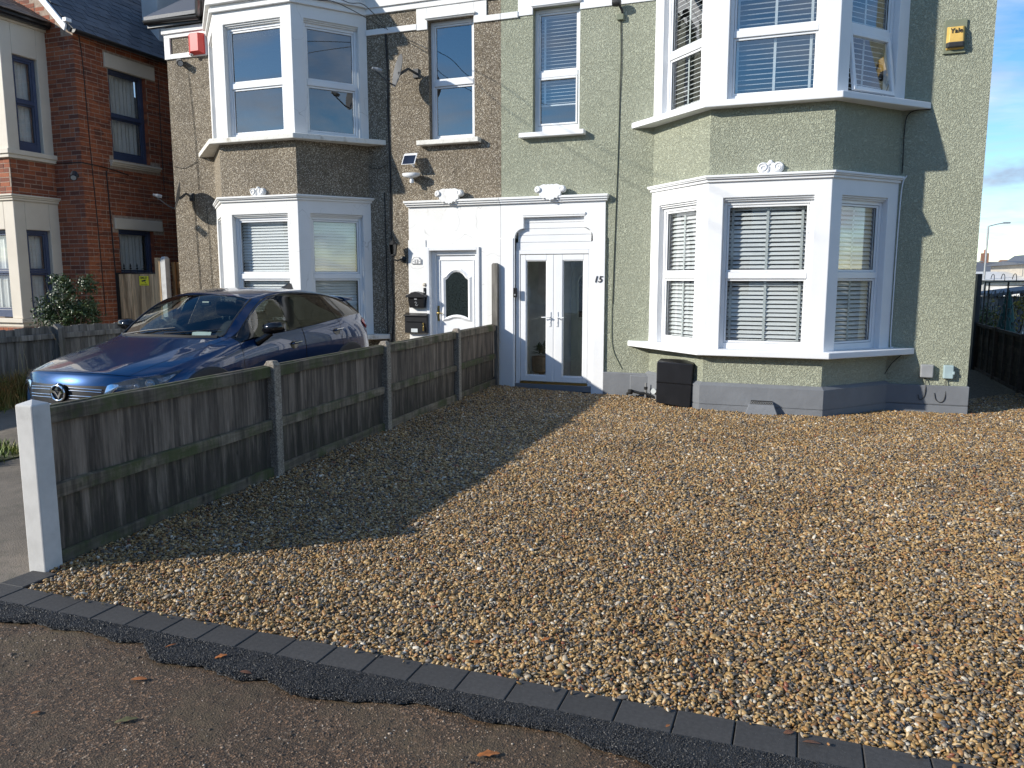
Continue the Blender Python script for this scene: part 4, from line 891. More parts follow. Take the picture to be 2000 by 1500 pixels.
# number plaque 13
pl = [(-6.10, 1.92), (-5.92, 1.92), (-5.92, 2.0), (-5.945, 2.005), (-5.955, 2.03), (-6.01, 2.045), (-6.065, 2.03), (-6.075, 2.005), (-6.10, 2.0)]
mb = MB(T0).slab(pl, -.062, -.042); pq = part('number_plaque', mb, M['white_old'], h13, bevel=.004)
part('lettering', textmesh('number', '·13·', .085, None, ((-6.01, YW-.064, 1.96), (1, 0), (0, 1)), .002), M['inkgrey'], pq)
mb = MB(T0)
for a, b in zip(pl, pl[1:]+pl[:1]):
    c = (-6.01, 1.97); s_ = .9; mb.tube([(c[0]+(a[0]-c[0])*s_, -.063, c[1]+(a[1]-c[1])*s_), (c[0]+(b[0]-c[0])*s_, -.063, c[1]+(b[1]-c[1])*s_)], .003, 5)
part('plaque_border', mb, M['inkgrey'], pq)
mb = MB(T0).box(-5.885, -5.845, -.07, -.042, 1.43, 1.53); db = part('doorbell', mb, M['black'], h13, bevel=.005); mb = MB(T0).lathe([(.012, -.07), (.012, -.075), (0, -.075)], (-5.865, 0, 1.455), 'y', 12); part('bell_button', mb, M['greyplastic'], db)
mb = MB(T0).lathe([(.03, -.042), (.032, -.07), (.02, -.085), (0, -.087)], (-5.868, 0, 1.585), 'y', 14); part('sensor', mb, M['cream'], h13)
# cables down the pebbledash
def wires(name, root, pts, r, mat, n=6, y=YW-.012): return part(name, MB().tube(interp([(p[0], p[2] if len(p) > 2 else y, p[1]) for p in pts], 5), r, n), mat, root)
wires('cable', h13, [(-6.53,5.66),(-6.50,4.95),(-6.51,4.38),(-6.49,3.48),(-6.50,2.73),(-6.485,2.06),(-6.50,1.6),(-6.48,1.2),(-6.53,.60)], .0095, M['cable'])
wires('cable', h13, [(-6.50,5.60),(-6.485,4.9),(-6.495,4.2),(-6.475,3.3),(-6.485,2.5),(-6.47,1.9),(-6.49,.9),(-6.51,.55)], .005, M['cable'])
wires('cable', h13, [(-6.605,3.11),(-6.60,2.2),(-6.60,.55)], .008, M['cable'])
wires('cable', h13, [(-10.56,5.45),(-10.50,4.6),(-10.47,3.9),(-10.46,3.3)], .004, M['cable'])
wires('cable', h13, [(-11.0,3.74),(-10.75,3.70),(-10.46,3.80)], .004, M['cable'])
wires('cable', h13, [(-10.58,3.1),(-10.56,2.2),(-10.53,1.0)], .005, M['cable'])
wires('cable', h13, [(-10.30,3.0),(-10.28,2.2),(-10.26,1.0)], .004, M['cable'])
wires('cable', h13, [(-6.49,3.60),(-6.62,3.52),(-6.8,3.50),(-6.95,3.58)], .004, M['cable'])
# cables on the green house
wires('cable', h15, [(-2.66,5.44),(-2.645,4.9),(-2.655,4.4),(-2.66,3.52),(-2.70,1.86),(-2.715,1.09),(-2.69,.62),(-2.54,.30)], .006, M['cable_green'])
wires('cable', h15, [(-2.645,5.44),(-2.625,4.9),(-2.64,4.4),(-2.655,3.52),(-2.69,1.86),(-2.70,1.3)], .004, M['cable'])
wires('cable', h15, [(1.47,3.86),(1.30,3.86),(1.20,3.80),(1.175,3.62),(1.178,3.3),(1.18,3.06)], .007, M['cable'])
wires('cable', h15, [(1.24,3.03),(1.19,2.88),(1.175,2.2),(1.17,1.2),(1.175,.78),(1.21,.75)], .008, M['white'])
wires('cable', h15, [(1.32,.65),(1.20,.52),(1.10,.33)], .005, M['cable'])
# air vent on the plinth
mb = MB(); mb.add([(-.64, YF-.20, -.12), (-.21, YF-.20, -.12), (-.21, YF-.05, -.12), (-.64, YF-.05, -.12), (-.585, YF-.15, .035), (-.275, YF-.15, .035), (-.275, YF-.05, .035), (-.585, YF-.05, .035)], [(0,3,2,1),(4,5,6,7),(0,1,5,4),(1,2,6,5),(2,3,7,6),(3,0,4,7)])
vt = part('air_vent', mb, M['grey_plinth'], h15, bevel=.006)
mb = MB().box(-.565, -.295, YF-.142, YF-.06, .0355, .075); part('vent_grille', mb, M['black_matt'], vt)
mb = MB()
for i in range(13): mb.tube([(-.56+.0215*i, YF-.146, .038), (-.56+.0215*i+.018, YF-.146, .073)], .0025, 5); mb.tube([(-.56+.0215*i, YF-.146, .073), (-.56+.0215*i+.018, YF-.146, .038)], .0025, 5)
part('vent_mesh', mb, M['greyplastic'], vt)
# =============================================================== fence between the gravel and the driveway
FX = lambda y: -4.10-.0575*(y-3.19)
FA = math.atan2(1, -.0575)                        # heading of the fence line
fence = thing('timber_fence', 'low weathered timber fence with mossy rails and concrete posts beside the gravel', 'fence', (-4.10, 3.19, 0))
def fT(y): 
    u = Vector((-.0575, 1.0)).normalized(); return ((FX(y), y, 0), (u.x, u.y), (-u.y, u.x))      # U along, D towards the driveway
mb = MB(fT(3.19)); w_ = .062
mb.add([(-w_,-w_,-.15),(w_,-w_,-.15),(w_,w_,-.15),(-w_,w_,-.15),(-w_,-w_,.985),(w_,-w_,.985),(w_,w_,.985),(-w_,w_,.985),(0,0,1.012)],
       [(0,3,2,1),(0,1,5,4),(1,2,6,5),(2,3,7,6),(3,0,4,7),(4,5,8),(5,6,8),(6,7,8),(7,4,8)])
part('concrete_post', mb, M['concrete'], fence, bevel=.008, label='pale smooth concrete post at the front end')
PY = [3.19, 5.54, 7.70, 9.95, 11.70]
for y in PY[1:4]:
    mb = MB(fT(y)); g_ = gz(FX(y), y)
    mb.box(-.05, .05, -.05, .055, -.2, .955)
    mb.add([(-.05,-.05,.955),(.05,-.05,.955),(.05,.055,.955),(-.05,.055,.955),(-.035,-.03,.995),(.035,-.03,.995),(.035,.035,.995),(-.035,.035,.995)], [(4,5,6,7),(0,1,5,4),(1,2,6,5),(2,3,7,6),(3,0,4,7)])
    part('concrete_post', mb, M['agg'], fence, bevel=.008)
bw = boxmesh('board', .125, .016, .93, M['wood'])
bws = []
for i in range(4):
    h_ = .90+random.uniform(-.006,.006); mb = MB()
    mb.add([(-.056,-.004,-h_/2),(.056,-.009,-h_/2),(.056,.009,-h_/2),(-.056,.004,-h_/2),(-.056,-.004,h_/2),(.056,-.009,h_/2),(.056,.009,h_/2),(-.056,.004,h_/2)], [(0,3,2,1),(4,5,6,7),(0,1,5,4),(1,2,6,5),(2,3,7,6),(3,0,4,7)])
    me = mb.mesh('fence_board'); me.materials.append(M['wood']); bws.append(me)
for ya, yb in zip(PY[:-1], PY[1:]):
    T = fT(ya); L = (yb-ya)/math.cos(math.atan(.0575)); a, b = .065, L-.055; sink = gz(FX((ya+yb)/2), (ya+yb)/2)
    y0 = .058; n = max(1, round((b-a)/.096)); st = (b-a)/n
    for k in range(n):
        u = a+st*(k+.5); O, U, D_ = T; d = .030+random.uniform(-.003,.003)
        me = random.choice(bws)
        inst('fence_board', me, fence, (O[0]+U[0]*u+D_[0]*d, O[1]+U[1]*u+D_[1]*d, .02+.90/2+random.uniform(-.006,.006)), (random.uniform(-.006,.006), random.uniform(-.008,.008), FA+random.uniform(-.03,.03)))
    for z0, z1, th in ((.855, .952, .034), (.405, .492, .034), (-.16, .075, .026)):
        mb = MB(T); seg = 8; vs = []; fs = []
        for i in range(seg+1):
            u = a+(b-a)*i/seg; wz = random.uniform(-.003,.003); wd = random.uniform(-.002,.002)
            vs += [(u,.016-th+wd,z0+wz),(u,.016,z0+wz),(u,.016,z1+wz),(u,.016-th+wd,z1+wz-.006)]
        for i in range(seg): fs += [(i*4+k, i*4+(k+1) % 4, (i+1)*4+(k+1) % 4, (i+1)*4+k) for k in range(4)]
        fs += [(0,1,2,3), (seg*4+3, seg*4+2, seg*4+1, seg*4)]
        mb.add(vs, fs); part('rail', mb, M['rail'], fence, bevel=.004)
    mb = MB(T).box(a, b, .016, .052, .935, .957); part('capping', mb, M['rail'], fence, bevel=.003)
mb = MB().box(-4.645, -4.545, YW-.125, YW-.05, -.1, 1.90); mb.add([(-4.645, YW-.125, 1.90), (-4.545, YW-.125, 1.90), (-4.545, YW-.05, 1.90), (-4.645, YW-.05, 1.90), (-4.625, YW-.125, 1.925), (-4.565, YW-.125, 1.925), (-4.565, YW-.05, 1.925), (-4.625, YW-.05, 1.925)], [(4,5,6,7),(0,1,5,4),(1,2,6,5),(2,3,7,6),(3,0,4,7)])
part('wall_post', mb, M['wood_grey'], fence, bevel=.006, label='tall dark timber post against the house wall')

# =============================================================== boundary fence on the far side of the driveway
bf = thing('timber_fence', 'grey board fence behind the car, in front of the red brick house', 'fence', (-10.0, 4.0, 0))
TB = ((-10.0, 3.6, 0), (0, 1), (-1, 0))
for y in (4.0, 6.1, 8.24, 10.3):
    mb = MB(((-10.0, y, 0), (0, 1), (-1, 0))).box(-.05, .05, -.10, .02, -.2, .99); mb.add([(-.05,-.10,.99),(.05,-.10,.99),(.05,.02,.99),(-.05,.02,.99),(-.05,-.02,1.05),(.05,-.02,1.05)], [(0,1,5,4),(2,3,4,5),(1,2,5),(3,0,4)]); part('fence_post', mb, M['wood_grey'], bf, bevel=.005)
me = boxmesh('fence_board', .135, .018, .96, M['wood_grey'])
y = 3.7
while y < 10.55:
    inst('fence_board', me, bf, (-10.0, y, .53+random.uniform(-.012,.012)), (random.uniform(-.01,.01), random.uniform(-.008,.008), R(90)+random.uniform(-.04,.04))); y += .128
for z in (.16, .84): 
    mb = MB(TB).box(.1, 7.0, -.055, -.012, z, z+.075); part('rail', mb, M['wood_grey'], bf, bevel=.005)

# =============================================================== red brick house next door
XB, YB = -11.94, 10.6
bh = thing('brick_house', 'red brick house with cream painted bay and slate roof at the left edge', 'house', (XB, YB, 0))
bh.location = (-12.72, 11.30, -.11); bh.scale = (1.066,)*3        # house enlarged about the camera, so pushed back along the line of sight
TS = ((XB, YB, 0), (0, 1), (-1, 0))                # side wall facing the passage: u = depth along y
TA = ((-12.6, YB, 0), (1, 0), (0, 1))              # strip of front wall beside the bay
TBs = ((-12.585, 9.76, 0), (0, 1), (-1, 0))        # side of the bay
TBf = ((-14.6, 9.75, 0), (1, 0), (0, 1))           # front of the bay
side_holes = [(.69, 1.55, 3.85, 5.47), (.69, 1.52, 1.0, 2.61)]
mb = skin(MB(TS), .0, 8.0, -.3, 5.95, side_holes, -.004, .25); part('side_wall', mb, M['mortar'], bh)
mb = MB(TA).slab([(-8.0, -.3), (.655, -.3), (.655, 5.80), (-1.9, 8.40), (-8.0, 8.40)], -.004, .24); part('front_wall', mb, M['mortar'], bh)
mb = MB(TBf).box(-.6, 2.010, -.004, .30, 3.08, 3.70); mb.box(-.6, 2.010, -.004, .30, -.3, .9); mb.T = TBs; mb.box(.05, .84, -.004, .20, 3.08, 3.70); mb.box(.05, .84, -.004, .20, -.3, .9); part('bay_wall', mb, M['mortar'], bh)
mb = MB().box(XB-8, XB-.3, 11.0, 18.5, -.1, .0); mb.box(XB-8, XB-.26, 17.9, 18.4, 0, 5.9); mb.box(XB-3.2, XB-3.0, 10.9, 17.8, 0, 5.9); mb.box(XB-3, XB-.26, 10.9, 17.8, 3.1, 3.3); part('rooms', mb, M['room'], bh)
# bricks: stretcher and header courses, laid course by course
bricks = []
def lay(T, u0, u1, z0, z1, holes, near):
    O, U, D_ = T; rz = math.atan2(U[1], U[0]); z = z0; row = 0
    while z+.066 < z1:
        u = u0 + (0 if row % 2 == 0 else -.1125)
        k = 0
        while u < u1-.03:
            L = .215 if (k+row) % 3 else .1025
            a, b = max(u, u0), min(u+L, u1); zc = z+.0325; uc = (a+b)/2
            if b-a > .03:
                cut = [(a, b)]
                for h in holes:
                    if h[2]-.03 < zc < h[3]+.03:
                        nx = []
                        for p, q in cut:
                            if q <= h[0] or p >= h[1]: nx.append((p, q))
                            else:
                                if p < h[0]-.03: nx.append((p, h[0]))
                                if q > h[1]+.03: nx.append((h[1], q))
                        cut = nx
                for p, q in cut:
                    uc = (p+q)/2; pos = (O[0]+U[0]*uc+D_[0]*.004, O[1]+U[1]*uc+D_[1]*.004, zc)
                    bricks.append((pos, rz, q-p, near(pos)))
            u += L+.0105; k += 1
        z += .0765; row += 1
inview = lambda p: 0 < (p[2] > .75)
lay(TA, .0, .665, .7, 5.83, [], lambda p: (0, p[2]) if .9 < p[2] < 6.0 else (3, 0))
k0 = len(bricks); lay(TA, -1.4, .665, 5.83, 7.3, [], lambda p: (0, 9)); bricks[k0:] = [q for q in bricks[k0:] if q[0][0]+q[2]/2 < TA[0][0]+.62-(q[0][2]-5.78)]
lay(TS, .005, 2.25, .7, 5.93, side_holes+[(.60, 1.80, 5.44, 5.71), (.60, 1.80, 3.68, 3.86), (.57, 1.78, 2.58, 2.80)], lambda p: (1, p[1]) if p[2] > .8 else (3, 0))
lay(TBs, .0, .84, 3.08, 3.70, [], lambda p: (0, 0))
lay(TBf, 1.2, 2.01, 3.08, 3.70, [], lambda p: (0, -1) if p[0] > -12.95 else (3, 0))
lay(TBs, .0, .84, .70, .90, [], lambda p: (2, 0)); lay(TBf, 1.2, 2.01, .70, .90, [], lambda p: (2, 0))
bricks.sort(key=lambda b: b[3])
meb = boxmesh('brick', 1.0, .022, .065, M['brick'])
rest = MB()
for i, (pos, rz, L, _) in enumerate(bricks):
    jx = random.uniform(-.003, .003)
    if i < 298:
        inst('brick', meb, bh, (pos[0]+(jx if abs(rz) > 1 else 0), pos[1]+(jx if abs(rz) < 1 else 0), pos[2]), (0, 0, rz), (L, 1, 1))
    else:
        c, s_ = math.cos(rz), math.sin(rz); rest.T = ((pos[0]+(jx if abs(rz) > 1 else 0), pos[1]+(jx if abs(rz) < 1 else 0), pos[2]), (c, s_), (-s_, c)); rest.box(-L/2, L/2, -.011, .011, -.0325, .0325)
rest.T = None; part('brick_courses', rest, M['brick_mass'], bh, kind='stuff')
# cream bay: surrounds, sills, cornice
TBs2 = ((-12.575, 9.745, 0), (0, 1), (-1, 0)); TBf2 = ((-14.6, 9.74, 0), (1, 0), (0, 1))
for z0, z1, zt in ((1.0, 3.0, 2.52), (3.84, 5.92, 5.42)):
    mb = MB(TBs2); mb.box(0, .20, .0, .16, z0, z1); mb.box(.66, .862, .0, .16, z0, z1); mb.box(.20, .66, 0, .16, zt, z1)
    mb.T = TBf2; mb.box(1.78, 2.024, .0, .16, z0, z1); mb.box(.2, 1.78, 0, .16, zt, z1); mb.box(-.4, .2, 0, .16, z0, z1); mb.T = None
    part('bay_surround', mb, M['cream'], bh, bevel=.01)
    window(bh, TBs2, .20, .66, z0+.02, zt, (z0+zt)/2+.04, d=.07, fw=.06, mat='blueframe', tt=.05, bottom=.07)
    window(bh, TBf2, .2, 1.78, z0+.02, zt, (z0+zt)/2+.04, d=.09, fw=.06, mat='blueframe', tt=.05, bottom=.07)
    for T, a, b in ((TBs2, .24, .62), (TBf2, .25, 1.75)):
        mb = MB(T); n = int((b-a)/.02); vs = []; fs = []
        for i in range(n+1): u = a+(b-a)*i/n; dd = .20+.012*math.sin(i*1.4)+.008*math.sin(i*.6); vs += [(u, dd, z0+.05), (u, dd, zt-.02)]
        for i in range(n): fs.append((2*i, 2*i+2, 2*i+3, 2*i+1))
        mb.add(vs, fs); part('net_curtain', mb, M['curtain'], bh, True)
def Lpoly(o): return [(-14.7, 9.74-o), (-12.575+o, 9.74-o), (-12.575+o, 10.6), (-12.72, 10.6), (-12.72, 9.90), (-14.7, 9.90)]
for zs in ([(.0, .86, .93), (.05, .93, 1.0)], [(.03, 3.0, 3.04), (.055, 3.04, 3.07), (.08, 3.07, 3.10)], [(.05, 3.70, 3.76), (.075, 3.76, 3.84)]):
    mb = MB()
    for o_, a, b in zs: mb.prism(Lpoly(o_), a, b)
    part('bay_band', mb, M['cream'], bh, bevel=.006)
mb = MB().prism(Lpoly(.04), 5.92, 5.96); part('bay_band', mb, M['cream'], bh, bevel=.006)
mb = MB().box(-14.8, -12.40, 9.52, 10.60, 5.985, 6.07); mb.box(-14.8, -12.42, 9.54, 10.59, 5.95, 5.985); part('bay_gutter', mb, M['gutter'], bh, bevel=.02)
# lean-to tiles of the bay roof
mb = MB(); tl = boxmesh('roof_tile', .165, .27, .014, M['rooftile'])
for r_ in range(5):
    for k in range(6):
        y = 9.55+.165*(k+.5)+(.08 if r_ % 2 else 0)
        if y > 10.58: continue
        x = -12.46-.155*r_; z = 6.11+.085*r_
        o = inst('roof_tile', tl, bh, (x, y, z), (R(28)+random.uniform(-.02,.02), random.uniform(-.02,.02), R(90)))
mb = MB().add([(-12.40, 9.52, 6.075), (-13.4, 9.52, 6.62), (-13.4, 10.6, 6.62), (-12.40, 10.6, 6.075), (-14.8, 9.52, 6.075), (-14.8, 10.6, 6.62), (-13.4, 10.6, 6.6)], [(0,1,2,3), (0,4,1), (4,5,2,1)]); part('bay_roof', mb, M['rooftile'], bh)
# bargeboard and brick gable
mb = MB().add([(-11.90, 10.40, 5.84), (-11.90, 10.44, 5.84), (-14.5, 10.44, 8.55), (-14.5, 10.40, 8.55), (-11.86, 10.40, 5.93), (-11.86, 10.44, 5.93), (-14.42, 10.44, 8.66), (-14.42, 10.40, 8.66)], [(0,3,2,1),(4,5,6,7),(0,1,5,4),(1,2,6,5),(2,3,7,6),(3,0,4,7)]); part('bargeboard', mb, M['white'], bh)
mb = MB().box(-11.87, -11.79, 10.36, 10.47, 5.97, 6.03); part('gutter_end', mb, M['white'], bh)
# slate roof: courses of slates on a sloping deck
sl = R(46.0); RX, RZ = -11.80, 5.885
mb = MB().add([(RX, 10.45, RZ), (RX, 15.4, RZ), (RX-3.0, 15.4, RZ+3.0*math.tan(sl)), (RX-3.0, 10.45, RZ+3.0*math.tan(sl)), (RX-.05, 10.45, RZ-.06), (RX-.05, 15.4, RZ-.06), (RX-3.05, 15.4, RZ-.06+3.0*math.tan(sl)), (RX-3.05, 10.45, RZ-.06+3.0*math.tan(sl))], [(0,1,2,3),(7,6,5,4),(0,4,5,1),(1,5,6,2),(2,6,7,3),(3,7,4,0)])
part('roof', mb, M['fargrey'], bh)
slm = [boxmesh('slate', .243, .30, .009, M['slate'], .004) for _ in range(4)]
row = 0
while row < 14:
    s_ = .10+row*.165
    for k in range(20):
        y = 10.45+.25*(k+.5)+(.125 if row % 2 else 0)
        if y > 15.3 or (y > 12.8 and row < 2): continue
        x = RX-math.cos(sl)*s_; z = RZ+math.sin(sl)*s_
        inst('slate', random.choice(slm), bh, (x+.010*math.sin(sl), y, z+.010), (sl+random.uniform(-.05,-.02), random.uniform(-.015,.015), R(90)+random.uniform(-.012,.012)))
    row += 1
mb = gutter_mb([(RX+.03, 10.47, RZ-.02), (RX+.03, 12.9, RZ-.02)], .055); part('gutter', mb, M['gutter'], bh)
mb = MB().box(-12.66, -12.25, 12.91, 14.05, 5.5, 10); part('chimney_breast', mb, M['cement'], bh, bevel=.02)
mb = MB().box(-12.25, -12.20, 12.91, 17.0, 5.0, 6.0); part('side_parapet', mb, M['cement'], bh)
# openings in the side wall
for (a, b, z0, z1, zs0, zs1, lz0, lz1, open_) in ((.69, 1.55, 3.85, 5.47, 3.70, 3.82, 5.45, 5.70, 0), (.69, 1.52, 1.0, 2.61, .85, .97, 2.59, 2.79, 0)):
    window(bh, TS, a, b, z0, z1, (z0+z1)/2-.02, d=.07, fw=.07, mat='blueframe', tt=.05, bottom=.06)
    mb = MB(TS).box(b-.005, b+.002, -.0125, .069, z0, z1); part('reveal', mb, M['brick_mass'], bh)
    mb = MB(TS).box(a-.08, b+.23, -.035, .05, lz0, lz1); part('lintel', mb, M['cream'], bh, bevel=.012)
    mb = MB(TS); mb.box(a-.10, b+.22, -.09, .06, zs1-.035, zs1); mb.box(a-.09, b+.21, -.065, .06, zs1-.07, zs1-.035); mb.box(a-.08, b+.20, -.04, .06, zs1-.10, zs1-.07); part('window_sill', mb, M['cream'], bh, bevel=.006)
    mb = MB(TS); vs = []; fs = []; n = 40
    for i in range(n+1): u = a+.06+(b-a-.12)*i/n; dd = .20+.014*math.sin(i*1.3)+.01*math.sin(i*.5); vs += [(u, dd, z0+.04), (u, dd, z1-.04)]
    for i in range(n): fs.append((2*i, 2*i+2, 2*i+3, 2*i+1))
    mb.add(vs, fs); part('net_curtain', mb, M['curtain'], bh, True)
part('cable', MB().tube(interp([(XB+.012, 10.72, 5.86), (XB+.012, 10.76, 5.4), (XB+.012, 10.79, 4.0), (XB+.012, 10.84, 2.4), (XB+.012, 10.87, 1.0)], 5), .008, 6), M['cable'], bh)
part('cable', MB().tube(interp([(XB+.012, 11.10, 3.62), (XB+.012, 11.12, 2.9), (XB+.012, 11.15, 1.6), (XB+.012, 11.15, .9)], 5), .012, 6), M['cable'], bh)
part('cable', MB().tube(interp([(-12.58, YB-.014, 3.72), (-12.2, YB-.014, 3.70), (-11.95, YB-.014, 3.70), (-11.92, YB+.1, 3.69), (-11.925, YB+.5, 3.67), (-11.925, YB+1.0, 3.60)], 4), .009, 6), M['cable'], bh)
part('cable', MB().tube(interp([(XB+.012, 12.48, 5.5), (XB+.012, 12.46, 4.0), (XB+.012, 12.47, 3.4)], 5), .008, 6), M['cable'], bh)

# side gate, its posts and the panel behind
gt = thing('side_gate', 'pale vertical board gate with black iron spikes beside the brick house', 'gate', (-12.2, 11.92, 0))
gm = boxmesh('plank', .1045, .022, 1.74, M['wood_new'])
for k in range(9): inst('plank', gm, gt, (-12.60+.108*k, 11.92+random.uniform(-.004,.004), .90+random.uniform(-.006,.006)), (0, random.uniform(-.004,.004), random.uniform(-.03,.03)))
mb = MB().box(-12.65, -11.72, 11.935, 11.98, 1.5, 1.6); mb.box(-12.65, -11.72, 11.935, 11.98, .3, .4); part('gate_rail', mb, M['wood_new'], gt)
mb = MB().box(-12.65, -11.70, 11.90, 11.915, 1.775, 1.80); part('spike_bar', mb, M['iron'], gt)
for k in range(5):
    x = -12.50+.165*k; mb = MB().lathe([(.006, 1.80), (.007, 1.86), (.020, 1.87), (.022, 1.885), (.006, 1.90), (.017, 1.925), (0.0, 1.985)], (x, 11.907, 0), 'z', 10); part('spike', mb, M['iron'], gt, True)
mb = MB().box(-12.71, -12.665, 11.88, 11.96, 0, 1.80); part('hinge_post', mb, M['black_matt'], gt)
sg = thing('warning_sign', 'small yellow camera warning sign on the pale gate', 'sign', (-12.01, 11.90, 1.64))
TG = ((-12.01, 11.899, 1.64), (1, 0), (0, 1))
mb = MB(TG).box(-.115, .115, -.004, .004, -.09, .09); part('plate', mb, M['signyellow'], sg, bevel=.003)
mb = textmesh('letters', 'SMILE!', .062, None, ((-12.01, 11.8945, 1.695), (1, 0), (0, 1)), .001); part('lettering', mb, M['ink'], sg)
mb = MB(((-12.00, 11.8945, 1.635), (1, 0), (0, 1))); mb.slab([(-.05, .016), (.035, .030), (.042, .002), (-.042, -.014)], -.001, .001); mb.slab([(-.055, .018), (-.047, -.016), (-.062, -.012), (-.068, .012)], -.001, .001); mb.slab([(.0, -.01), (.02, -.012), (.035, -.034), (.02, -.036)], -.001, .001); mb.slab([(.03, -.034), (.055, -.034), (.055, -.041), (.03, -.041)], -.001, .001); part('camera_symbol', mb, M['ink'], sg)
mb = textmesh('letters', "YOU'RE ON CAMERA", .019, None, ((-12.01, 11.8945, 1.572), (1, 0), (0, 1)), .001); part('small_print', mb, M['ink'], sg)
mb = MB().box(-11.70, -11.575, 11.88, 11.98, -.1, 2.08); solo('timber_post', mb, M['wood_new'], 'pale timber gate post left of the concrete post', 'post', bevel=.005)
mb = MB().box(-11.565, -11.445, 11.88, 12.0, -.1, 2.06); mb.add([(-11.565, 11.88, 2.06), (-11.445, 11.88, 2.06), (-11.445, 12.0, 2.06), (-11.565, 12.0, 2.06), (-11.54, 11.905, 2.10), (-11.47, 11.905, 2.10), (-11.47, 11.975, 2.10), (-11.54, 11.975, 2.10)], [(4,5,6,7),(0,1,5,4),(1,2,6,5),(2,3,7,6),(3,0,4,7)]); solo('concrete_post', mb, M['concrete'], 'grey concrete post between the gate and the pebbledash house', 'post', bevel=.006)
op = thing('fence_panel', 'orange brown timber panel beside the pebbledash house corner', 'fence', (-11.25, 12.05, 0))
om = boxmesh('slat', .50, .02, .125, M['wood_orange'])
for k in range(16): inst('slat', om, op, (-11.25, 12.05+random.uniform(-.004,.004), .10+.122*k), (R(6), 0, 0), (.8, 1, 1))
mb = MB().box(-11.38, -11.33, 12.0, 12.03, .05, 2.0); part('batten', mb, M['wood_orange'], op)

# shrub in front of the brick house
def shrub(name, label, c, rx, ry, rz, n, mat, ls, seed, cat='shrub', stems=6, trunk='bark'):
    rnd = random.Random(seed); root = thing(name, label, cat, (c[0], c[1], 0))
    mb = MB(); tips = []
    for i in range(stems):
        a = rnd.uniform(0, 6.28); e = rnd.uniform(.2, .85)
        tip = Vector((c[0]+rx*e*math.cos(a), c[1]+ry*e*math.sin(a), c[2]+rz*rnd.uniform(-.2,.8)))
        b0 = Vector((c[0]+rnd.uniform(-.08,.08), c[1]+rnd.uniform(-.08,.08), -.05)); md = b0.lerp(tip, .5)+Vector((rnd.uniform(-.1,.1), rnd.uniform(-.1,.1), .1))
        mb.tube(interp([b0, md, tip], 4), [.022-.0022*k for k in range(9)], 6); tips.append(tip)
    part('stems', mb, M[trunk], root, True)
    mb = MB(); cl = []
    for i in range(46):
        while True:
            q = Vector((rnd.uniform(-1,1), rnd.uniform(-1,1), rnd.uniform(-1,1)))
            if .35 < q.length < 1: break
        cl.append((Vector((c[0]+q.x*rx*.9, c[1]+q.y*ry*.9, c[2]+q.z*rz*.9)), rnd.uniform(.10, .22)*max(rx, rz)*1.1))
    for i in range(n):
        cc, rr = rnd.choice(cl); q = Vector((rnd.gauss(0,.5), rnd.gauss(0,.5), rnd.gauss(0,.5)))*rr; p = cc+q
        nn = (q.normalized()*.7+Vector((rnd.gauss(0,.5), rnd.gauss(0,.5)-.2, rnd.gauss(0,.5)+.5))).normalized(); t = nn.orthogonal().normalized(); t = Matrix.Rotation(rnd.uniform(0, 6.28), 3, nn) @ t; b_ = nn.cross(t)
        L = ls*rnd.uniform(.6, 1.25); W = L*.5
        mb.add([tuple(p-t*L*.5), tuple(p-t*L*.05+b_*W*.5-nn*.1*L), tuple(p+t*L*.5-nn*.12*L), tuple(p-t*L*.05-b_*W*.5-nn*.1*L), tuple(p)], [(0,4,1), (1,4,2), (2,4,3), (3,4,0)])
    part('foliage', mb, M[mat], root)
    return root
shrub('camellia_shrub', 'dark glossy evergreen shrub in front of the brick house bay', (-11.60, 9.85, 1.22), .60, .45, .78, 5200, 'leaf_dark', .066, 3)

# grass tufts and weeds
def tufts(name, spots, n, h, mat, spread, seed, wd=.006):
    rnd = random.Random(seed); mb = MB()
    for i in range(n):
        x, y, r_ = rnd.choice(spots); px, py = x+rnd.gauss(0, r_), y+rnd.gauss(0, r_*1.2); a = rnd.uniform(0, 6.28); H = h*rnd.uniform(.4, 1.2); ln = rnd.uniform(.1, spread)*H
        dx, dy = math.cos(a), math.sin(a); sx, sy = -dy*wd*rnd.uniform(.6, 1.3), dx*wd; z0 = 0
        mb.add([(px-sx, py-sy, z0), (px+sx, py+sy, z0), (px+sx*.7+dx*ln*.4, py+sy*.7+dy*ln*.4, z0+H*.6), (px-sx*.7+dx*ln*.4, py-sy*.7+dy*ln*.4, z0+H*.6), (px+dx*ln, py+dy*ln, z0+H*.95)], [(0,1,2,3), (3,2,4)])
    return solo(name, mb, M[mat], kind='stuff')
gs = [(-7.08-.02*i+random.uniform(-.16,.16), 4.3+.16*i+random.uniform(-.05,.05), .07) for i in range(34)]
tufts('grass', gs, 5200, .12, 'grass', .9, 4)
gs2 = [(-9.6+random.uniform(-.2,.2), 5.2+.17*i, .10) for i in range(30)]
tufts('grass', gs2, 2400, .12, 'grass', .9, 5)
mb = MB().prism([(-6.92, 3.9), (-6.98, 7), (-6.8, 9.6), (-7.5, 9.6), (-7.42, 7), (-7.40, 5), (-7.25, 3.95)], -.003, .012); solo('soil_strip', mb, M['soil'], kind='structure')
tufts('dry_grass', [(-9.72+random.uniform(-.12,.12), 6.9+.11*i, .09) for i in range(15)], 2800, .46, 'dry', .7, 6, .0075)
tufts('tall_weeds', [(-9.75, 7.5, .12), (-9.72, 8.0, .14), (-9.75, 8.6, .2), (-9.7, 9.0, .16)], 46, .98, 'straw', .35, 7, .0045)

